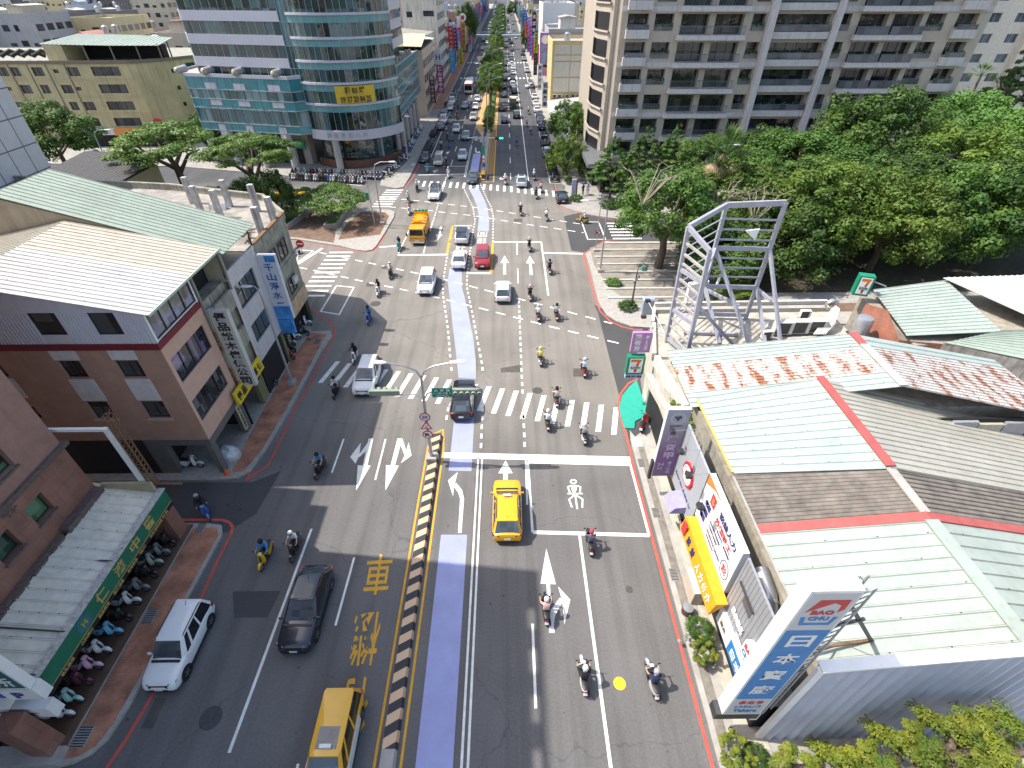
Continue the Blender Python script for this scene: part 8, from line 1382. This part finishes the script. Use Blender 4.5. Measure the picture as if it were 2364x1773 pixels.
# ---- projecting signs
def vsign(x0,x1,y,z0,z1,m,label,chars='',cm=None,marks_=False,extra=None):
 t=thing('shop_sign',label,'sign',(x0,y,z0));w_=x1-x0;h=z1-z0;MB().box(0,w_,-.15,.15,0,h,m).build('panel',t)
 n=len(chars)
 for k,ch in enumerate(chars):s=min(w_*.75,h/(n+.3)*.85);text(t,ch,s,s,(w_/2,-.155,h-(k+.6)*h/(n+.2)),XEX,(0,0,1),cm or WHITE,bold=.03)
 m2=MB();m2.bar((0 if x0>0 else-.9,0,h*.8),(w_+.9 if x0>0 else w_,0,h*.8),.06,.06,DKMET);m2.build('bracket',t);return t
MAR=mat('sign_maroon',(.09,.012,.02),.5);MAG=mat('sign_magenta',(.27,.02,.13),.5);SKY2=mat('sign_bright_blue',(.08,.3,.6),.5);YLS=mat('sign_olive_yellow',(.5,.45,.03),.5);GLD=mat('sign_gold',(.4,.27,.06),.5);PRP=mat('sign_purple_pale',(.3,.17,.5),.5);BLS=mat('sign_black',(.02,.02,.025),.5);WHS=mat('sign_pale_grey',(.52,.54,.58),.5);PKS=mat('sign_pink_red',(.6,.06,.15),.5)
t=vsign(-19.4,-18.1,146.8,2.1,8.2,MAR,'dark maroon vertical sign with an orange disc on the beige building','明發中藥針灸',mat('pale_ink',(.55,.5,.5),.6));MB().lathe([(.001,-.16),(.42,-.16),(.42,-.15)],(.65,0,5.6),'y',16,ORG).build('disc',t)
t=vsign(-18.0,-16.4,152.5,3.5,9.8,MAG,'magenta vertical sign with white characters on the left of the avenue','仁心堂中醫',WHITE);vsign(-18.2,-16.6,152.7,10,13,WHS,'pale vertical sign with a blue round mark above the magenta one','H',SBLUE);vsign(-17.9,-16.1,189,3.6,9.6,SKY2,'bright blue vertical sign on the left of the avenue','快樂寢具',mat('sign_sky_ink',(.3,.5,.7),.5));vsign(-17.9,-16.4,228,1.6,6.6,YLS,'olive yellow vertical sign on the left of the avenue','大新聯合藥局',INK);vsign(-17.8,-16.2,247,4.5,13.6,GLD,'tall gold vertical sign below the round white sign','老店家具行',mat('sign_brown_ink',(.2,.1,.02),.5))
t=thing('shop_sign','round white sign with a red character on a pole on the left of the avenue','sign',(-17.3,250,15.2));MB().lathe([(.001,-.1),(1.35,-.1),(1.35,.1),(.001,.1)],n=24,axis='y',m=WHITE).build('panel',t);text(t,'當',1.5,1.5,(0,-.11,0),XEX,(0,0,1),SRED,bold=.05);MB().tube([(0,0,-1.3),(0,0,-5)],.1,STEEL,6).build('pole',t)
vsign(-19.5,-16.4,287,3.2,6.0,PKS,'pink red signboard with white characters by the footbridge stairs','釣蝦',WHITE)
vsign(9.3,10.7,145.5,1.2,7.0,WHS,'grey white vertical sign with dark characters and a black foot by the yellow building','名馳汽車',INK);vsign(8.8,10.0,160,3.0,9.2,WHS,'pale vertical sign behind the car dealer sign','萬成玻璃',SBLUE)
t=vsign(9.35,12.0,163.5,6.0,15.9,PRP,'tall lilac sign with turquoise characters, white disc and a portrait panel','',None);MB().lathe([(.001,-.17),(1.,-.17),(1.,-.15)],(1.4,0,8.4),'y',24,WHITE).build('disc',t);[text(t,ch,1.3,1.2,(1.35,-.16,6.3-1.45*k),XEX,(0,0,1),mat('sign_turquoise',(.1,.45,.6),.5),bold=.04)for k,ch in enumerate('陳俞融')]
m=MB();m.loft([[(1.6+r*cos(2*pi*k/12),y_,1.7+r*1.25*sin(2*pi*k/12))for k in range(12)]for r,y_ in((.55,-.15),(.5,-.19))],SKIN);m.loft([[(1.6+r*cos(pi*k/11-.1),y_,2.0+r*1.0*sin(pi*k/11-.1))for k in range(12)]for r,y_ in((.68,-.16),(.62,-.21))],mat('hair'));m.build('portrait',t)
vsign(8.9,10.1,186,9.2,14.4,YLS,'yellow green vertical sign with black characters on the right of the avenue','大元打檔行',INK);vsign(9.0,10.2,190,2.8,8.8,BLS,'black vertical sign with faint gold characters on the right of the avenue','人參藥行',mat('faint_gold',(.25,.18,.1),.6));vsign(8.9,10.3,205,12.8,18.6,BLS,'tall black vertical sign with white characters on the right of the avenue','皮膚科',WHITE)
SG_=[MAR,MAG,SKY2,YLS,PRP,BLS,WHS,PKS,SGRN,mat('sign_plain_red',(.5,.04,.04),.5),mat('sign_plain_teal',(.05,.4,.38),.5),mat('sign_plain_orange',(.62,.2,.03),.5),WHS,SBLUE]
for sd in(-1,1):
 y=205
 while y<640:
  w_=rc.uniform(1.,2.);h=rc.uniform(3,7.5);z=rc.uniform(2.6,9);x=-19.5+rc.uniform(.1,.8)if sd<0 else 11.6-w_-rc.uniform(.1,.8);m=rc.choice(SG_);o=MB().box(0,w_,-.12,.12,0,h,m);mk=INK if m in(YLS,WHS)else WHITE;n=int(h/1.1)
  for k in range(n):s=.32*w_;zc=h-(k+.6)*h/n;o.box(w_/2-s,w_/2+s,-.135,-.121,zc+.05,zc+.1,mk);o.box(w_/2-s,w_/2+s,-.135,-.121,zc-.28,zc-.22,mk);o.box(w_/2-.05,w_/2+.05,-.134,-.122,zc-.35,zc+.3,mk)
  ob=o.build('shop_sign');ob.location=(x,y,z);tag(ob,'small coloured vertical shop sign far along the '+('left' if sd<0 else'right')+' side of the avenue','sign','far vertical signs on the '+('left' if sd<0 else'right'));y+=rc.uniform(2.5,5)
  # ---- footbridge
fb2=thing('footbridge','pale footbridge crossing the avenue with stairs at both ends','footbridge',(0,300,0));PBM=mat('bridge_pale_blue_grey',(.36,.41,.45),.6,var=.08,stain=.2);m=MB();m.box(-17.5,11,-1.6,1.6,5.2,6.0,PBM);m.build('deck',fb2);m=MB();
for yy in(-1.55,1.55):
 m.bar((-17.5,yy,7.1),(11,yy,7.1),.1,.1,PBM);[m.bar((-17.5+.6*k,yy,6),(-17.5+.6*k,yy,7.1),.06,.06,PBM)for k in range(48)]
m.build('railing',fb2);[MB().box(x-.4,x+.4,-.5,.5,0,5.2,PBM).build('pier',fb2)for x in(-16.2,-4.2,9.8)];[MB().hexa([(x-1,-2,5.4),(x+1,-2,5.4),(x+1,-2,5.9),(x-1,-2,5.9)],[(x-1,-14,0.1),(x+1,-14,.1),(x+1,-14,.6),(x-1,-14,.6)],PBM).build('stairs',fb2)for x in(-17.2,10.6)]
# ================================================================ trees and plants
rt=random.Random(5)
def crown_mesh(name,n,rx,ry,rz,leaf,clumps,m,flat=1.,bottom=-.5,hole=.0,aspect=.55):
 """leaf-sized faces in many clumps on and inside an uneven ellipsoid"""
 C=[]
 for k in range(clumps):
  while True:
   d=V((rt.gauss(0,1),rt.gauss(0,1),rt.gauss(0,1))).normalized()
   if d.z>bottom:break
  q=rt.uniform(.5,1.0)**.5*(1+.14*sin(3*d.x+2.3*d.y+k%5))
  C.append((V((d.x*rx*q,d.y*ry*q,d.z*rz*q)),rt.uniform(.11,.25)*(rx+ry)/2))
 vs=[];fs=[]
 for k in range(n):
  c,r=C[rt.randrange(clumps)];d=V((rt.gauss(0,1),rt.gauss(0,1),rt.gauss(0,1)+.25)).normalized();p=c+V((d.x,d.y,d.z*.8*flat))*r*rt.uniform(.5,1.1)
  nn=(d+V((rt.uniform(-.7,.7),rt.uniform(-.7,.7),rt.uniform(.0,.9)))).normalized();u=nn.orthogonal().normalized();a=rt.uniform(0,6.28);w_=nn.cross(u);u2=u*cos(a)+w_*sin(a);v2=nn.cross(u2);s=leaf*rt.uniform(.6,1.3);o=len(vs)
  vs+=[p-u2*s,p+v2*s*aspect,p+u2*s,p-v2*s*aspect];fs.append((o,o+1,o+2,o+3))
 me=bpy.data.meshes.new(name);me.from_pydata(vs,[],fs);me.materials.append(m);me.update();return me
LF={'deep':mat_leaf('leaf_deep_green',(.034,.08,.016),(.085,.15,.027)),'mid':mat_leaf('leaf_mid_green',(.048,.115,.022),(.11,.195,.033)),'light':mat_leaf('leaf_light_green',(.075,.175,.034),(.145,.26,.055)),'olive':mat_leaf('leaf_olive_green',(.058,.12,.018),(.165,.235,.034)),'yellow':mat_leaf('leaf_yellow_green',(.08,.15,.02),(.3,.31,.035)),'fern':mat_leaf('leaf_fern_green',(.065,.14,.026),(.15,.225,.05))}
CR={}
for k in LF:
 if k!='yellow' and k!='fern':CR[k]=[crown_mesh('crown',20000,1,1,.76,.032,120,LF[k])for _ in range(2)]
CR['fern']=[crown_mesh('crown',15000,1,1,.5,.03,60,LF['fern'],flat=.45,bottom=-.25)for _ in range(2)]
CR['disc']=[crown_mesh('crown',16000,1,.8,.2,.028,80,LF['fern'],flat=.5,bottom=-.6)]
CR['cone']=[crown_mesh('crown',16000,1,1,1.0,.04,110,LF['mid'],flat=.22,bottom=-.7)]
CR['bush']=[crown_mesh('crown',8000,1,1,.9,.06,40,LF['yellow'],bottom=-.6,aspect=.7)];CR['near']=[crown_mesh('crown',16000,1,1,.8,.035,80,LF['yellow'],bottom=-.7,aspect=.6)]
me_=CR['cone'][0]
for v_ in me_.vertices:f_=max(.12,.62-.42*v_.co.z);v_.co.x*=f_*1.25;v_.co.y*=f_*1.25
def limbs(r,h,rx,rz,n=5):
 m=MB();m.tube([(0,0,-.1),(r*.5,0,h*.45),(0,r*.4,h)],[r*1.35,r,r*.75],BARK,9)
 for k in range(n):a=2*pi*k/n+rt.uniform(-.4,.4);L=rt.uniform(.5,.8);z1=h+rz*rt.uniform(.1,.9);m.tube([(0,r*.3,h*rt.uniform(.6,.95)),(rx*.3*cos(a),rx*.3*sin(a),h+rz*.15),(rx*L*cos(a),rx*L*sin(a),z1)],[r*.6,r*.38,r*.12],BARK,6)
 return m
def tree(kind,c,base_z,rx,ry,rz,label,group=None,name='tree',trunk=True,r=None):
 """c = crown centre in the world"""
 t=thing(name,label,'tree' if name!='shrub' else'shrub',(c.x,c.y,base_z),0,group);cr=bpy.data.objects.new('crown',rt.choice(CR[kind]));COL.objects.link(cr);cr.parent=t;cr.location=(0,0,c.z-base_z);cr.scale=(rx,ry,rz);cr.rotation_euler=(0,0,rt.uniform(0,6.28)if abs(rx-ry)<.01*rx+.5 else 0)
 if trunk:h=max(.4,c.z-base_z-rz*.35);limbs(r or.07*h+.08,h,rx,rz).build('trunk',t)
 return t
def tp(kind,x,y,Y,rp,sq,label,group='park trees on the right',**k):
 """crown centre at overview position x, y and depth Y; rp = crown radius in overview pixels"""
 c=PDf(x,y,Y);D=(c-V((0,0,H))).dot(FW);r=rp*1.0687*D/F;return tree(kind,c,kz,r,r,r*sq,label,group,**k)
PK_=[('mid',1445,455,55,112,.95,'bushy tree at the left end of the park overhanging the striped paving'),('olive',1590,450,60,120,.9,'olive green park tree behind the steel frame with bare upper branches'),('mid',1560,545,52,90,.8,'mid green park tree seen through the steel frame'),('deep',1690,520,53,120,.9,'dark park tree just right of the steel frame top'),('olive',1800,450,56,130,.85,'olive park tree in the front row above the store cube sign'),('olive',1925,480,54,120,.95,'yellowish park tree in the front row over the white roof'),('mid',2050,470,57,130,.95,'broad park tree in the front row near the right edge'),('deep',2175,455,56,130,.95,'dark park tree in the front row cut by the right edge'),('deep',1640,340,76,95,.75,'dark tree top against the apartment balconies left of the light crown'),('light',1730,345,70,110,.62,'bright light green feathery crown in the middle of the park'),('light',1840,350,68,90,.7,'light green crown beside the big dark round tree'),('deep',1890,300,72,125,.95,'big dark round tree in front of the apartment corner'),('olive',2060,370,64,120,.85,'olive tree behind the front row at right'),('light',2110,280,80,110,.75,'bright light green tree at the right by the white apartments'),('light',2210,310,76,100,.8,'light green tree cut by the right edge'),('deep',1545,345,76,75,.8,'dark tree behind the shaggy palm'),('deep',2190,390,62,110,.8,'dark tree at the right edge between the light and front trees'),('deep',1790,420,62,110,.8,'dark tree in the second row of the park'),('deep',1960,400,62,110,.8,'dark tree in the second row below the apartment corner')]
for a in PK_:tp(a[0],a[1],a[2],a[3],a[4],a[5],a[6],None)
brn=mat('bare_branch',(.3,.25,.2),.9,var=.2)
for(x,y,Y,lb)in((1395,400,51,'bleached bare branches sticking out of the first park tree'),(1560,420,56,'bleached bare branches above the steel frame top'),(1640,440,52,'bleached bare branches right of the steel frame top')):
 c=PDf(x,y,Y);m=MB()
 for k in range(9):
  a=rt.uniform(0,6.28);e=c+V((cos(a)*3,sin(a)*2.2,rt.uniform(.2,1.8)));q=c.lerp(e,.55)+V((rt.uniform(-.4,.4),rt.uniform(-.4,.4),rt.uniform(-.2,.4)));m.tube([c+V((0,0,-2)),q,e],[.07,.045,.012],brn,5)
  for j in range(3):m.tube([q.lerp(e,j*.3),q.lerp(e,j*.3)+V((rt.uniform(-1.2,1.2),rt.uniform(-1,1),rt.uniform(-.2,.9)))],[.03,.008],brn,4)
 tag(m.build('bare_branches'),lb,'branches')
for x,y,Y,lb in((1325,355,79,'layered dark green tree nearest the cafe corner with a bare brown trunk'),(1395,335,81,'second layered tree along the apartments'),(1455,330,82,'third layered tree along the apartments')):c=PDf(x,y,Y);tree('cone',V((c.x,c.y,c.z)),kz,3.4,3.4,4.0,lb,'layered trees along the apartments',r=.16)
for x,y,Y,rx,rz,k,lb in((1232,268,104,4.4,4.4,'mid','leafy street tree farther along the right pavement'),(1225,345,91,3.6,4.8,'olive','tall leafy street tree nearest the far crosswalk on the right'),(1258,280,112,2.6,4,'deep','dark tree between the yellow building and the apartments')):c=PDf(x,y,Y);tree(k,c,kz,rx,rx,rz,lb,None,r=.14)
# palms
def palm(p,h,n,L,m,label,dead=True):
 t=thing('palm_tree',label,'palm',(p[0],p[1],kz));MB().tube([(0,0,0),(.2,0,h*.5),(.1,.1,h)],[.28,.2,.2],BARK,8).build('trunk',t)
 def fronds(mat_,nn,el0,el1,Lk,nm):
  mb=MB()
  for k in range(nn):
   a=6.28*k/nn+rt.uniform(-.3,.3);el=rt.uniform(el0,el1);d=V((cos(a)*cos(el),sin(a)*cos(el),sin(el)));c=V((.1,.1,h))+d*Lk*.5;s=V((-sin(a),cos(a),0))
   for j in range(13):b=(j-6)/6*1.15;f=d*cos(b)+s*sin(b);e=c+f*Lk*.55+V((0,0,-.12*Lk*abs(b)-.1));q=f.cross(V((0,0,1))).normalized()*.07;mb.quad(c,c.lerp(e,.5)+q,e,c.lerp(e,.5)-q,mat_)
   mb.tube([(.1,.1,h),c],[.04,.025],mat_,4)
  mb.build(nm,t,fix=False)
 fronds(m,n,-.1,1.3,L,'fronds')
 if dead:fronds(mat('dead_frond',(.36,.27,.15),.9,var=.2),16,-1.3,-.5,L*.85,'dead_fronds')
 return t
FM=mat_leaf('palm_green',(.05,.11,.025),(.12,.19,.05));c=PDf(1562,340,61);palm(c,c.z+.3,26,3.4,FM,'shaggy fan palm with dead hanging fronds among the park trees')
c=PDf(2118,165,108);palm(c,c.z,14,2.6,FM,'slim palm against the cream white apartments',False);c=PDf(2160,205,104);palm(c,c.z,16,4.,FM,'arching palm in front of the cream white apartments',False);c=PDf(2215,235,96);palm(c,c.z,16,3.4,FM,'palm at the right edge below the conifer',False);c=PDf(2195,190,98);tree('cone',c,kz,5,5,7,'dark araucaria conifer at the right edge',None)
# left plaza and street trees
for kind,x,Y,z,rx,rz,lb in(('fern',-47,75,8.8,7.2,5.6,'large layered tree at the left of the plaza street'),('fern',-36,73.5,8.2,6.0,4.8,'light layered tree in front of the tower columns'),('mid',-76.5,92,6.3,7.2,5.8,'round green tree before the yellow apartments'),('deep',-31.8,70,3.6,2.6,4.4,'dark bushy tree at the corner behind the concrete roof'),('deep',-35.5,71,3.0,2.8,3.6,'dark bush behind the stub columns'),('deep',-56,104,4.5,4.,4.5,'dark tree at the left end of the tower'),('deep',-41,72,2.2,3,2.6,'dark bush under the large layered tree')):tree(kind,V((x,Y,z)),kz,rx,rx,rz,lb,None)
tree('disc',V((-24.6,71.5,3.1)),kz+.5,5.9,5.6,4.0,'wide flat-crowned umbrella tree on the plaza planter',None,r=.2)
for k,(y,rr)in enumerate(((150,3.3),(158,3.1),(171,3.5),(180,3.2),(189,3.5),(199,3.3),(210,3.6),(222,3.4),(268,3.2),(280,3.6))):tree('mid' if k%2 else'olive',V((-4.2+rt.uniform(-.4,.4),y,5.3+rt.uniform(-.4,.6))),.3,rr,rr,rr*1.05,'round street tree on the median before the footbridge','median street trees',r=.13)
for y in range(312,620,14):tree('deep',V((-4.2,y,6)),.3,4,4,4.4,'street tree on the median beyond the footbridge','median trees beyond the footbridge',trunk=False)
c=PYf(1085,45,292);tree('deep',V((-18.6,292,10.5)),kz,5.2,5.2,10.5,'tall dark tree on the left of the avenue by the footbridge',None);tree('deep',V((9.6,288,5)),kz,2.2,2.2,6,'narrow dark tree on the right by the footbridge',None);tree('deep',V((7,520,8)),kz,6,6,7,'dark tree mass far along the right of the avenue',None,trunk=False)
tree('bush',V((-4.2,127.2,1.3)),.3,1.2,1.5,1.3,'clipped yellow green bush at the near tip of the median bed',None,'shrub',trunk=False);
for y in range(131,147,3):tree('mid',V((-4.2,y,1)),.3,.9,1.4,.9,'low green bush in the median planting bed','bushes in the median bed','shrub',trunk=False)
# right corner hedges, pots, park shrubs
for(x,y,rr,h,k,lb)in((cE(1520,390).x,cE(1520,390).y,1.1,.55,'mid','clipped hedge around the lavender pillar sign'),(cE(1440,215).x,cE(1440,215).y,.8,.8,'mid','small clipped hedge under the street tree'),(15.5,75.5,1.5,.6,'deep','low hedge before the cafe wall'),(18,75.8,1.5,.6,'deep','low hedge behind the layered tree trunk'),(11.9,50.6,.9,.5,'light','round shrub beside the park lamp, farther one'),(12.5,45.4,1.0,.5,'mid','round shrub at the foot of the park lamp'),(24.5,48.5,2.2,1.0,'olive','shrub at the edge of the dark park ground'),(21.5,47,.9,.9,'light','light shrub behind the white monument'),(26,46.2,.8,.6,'light','small shrub by the park path')):tree(k,V((x,y,kz+h*.7)),kz,rr,rr*.9,h,lb,None,'shrub',trunk=False)
def pot(p,r,h,rr,k,label,fl=False):
 t=thing('potted_plant',label,'plant',(p[0],p[1],.1));MB().lathe([(r*.7,0),(r,h),(r*.85,h),(r*.8,h*.9),(.001,h*.9)],n=16,m=CONC).build('pot',t);c=bpy.data.objects.new('foliage',CR[k][0]);COL.objects.link(c);c.parent=t;c.location=(0,0,h+rr*.5);c.scale=(rr,rr,rr*.9);return t
p=cA(2125,960,.1);pot(p,.35,.5,.62,'bush','yellow green bush in a round concrete pot by the red kerb line');pot(p+V((.1,1.0,0)),.35,.5,.7,'mid','green leafy plant in a pot behind the yellow green one');m=bpy.data.objects.new('flowering_plant',crown_mesh('foliage',2500,.45,.45,.4,.04,14,mat_leaf('silver_leaf',(.3,.32,.27),(.5,.5,.45))));COL.objects.link(m);m.location=p+V((-.55,.6,.45));tag(m,'silver leaved plant at the left of the potted bushes','plant')
p=K(1600,1333,587)(340,1560,.1);pot(p,.3,.45,.75,'bush','loose yellow green potted bush at the bottom by the pale wall corner');pot(p+V((.75,-.25,0)),.3,.4,.6,'mid','green bush at the foot of the pale blue wall corner')
for x,y,Y,rp,k,lb in((1830,1690,5.6,75,'near','yellowing sparse tree top at the bottom right edge under the blue wall'),(1960,1662,5.4,85,'near','broad leafy tree top at the bottom right, left of the tallest one'),(2060,1630,5.4,85,'near','tallest yellow green tree top at the bottom right'),(2180,1635,5.4,95,'near','yellow green tree top cut by the right bottom corner'),(1720,1655,5.6,45,'near','small green tree top at the bottom by the wall corner')):tp(k,x,y,Y,rp,.8,lb,None)
pl2=bpy.data.objects.new('climbing_plant',crown_mesh('foliage',1800,.5,1.6,.5,.09,20,LF['olive']));COL.objects.link(pl2);pl2.location=(11.6,24.8,4.2);tag(pl2,'leafy plants spilling in the gap between the store and the cyan roof','plant');pl3=bpy.data.objects.new('dry_plant',crown_mesh('foliage',1500,.5,.8,.5,.09,14,mat_leaf('dry_leaf',(.14,.11,.04),(.2,.16,.05))));COL.objects.link(pl3);pl3.location=(11.3,22.4,4.4);tag(pl3,'dry drooping plant behind the purple sign top','plant')
# ---- tidy: the unplaced originals
for o in list(PROTO.values())+[SCF,SCL]:discard(o)
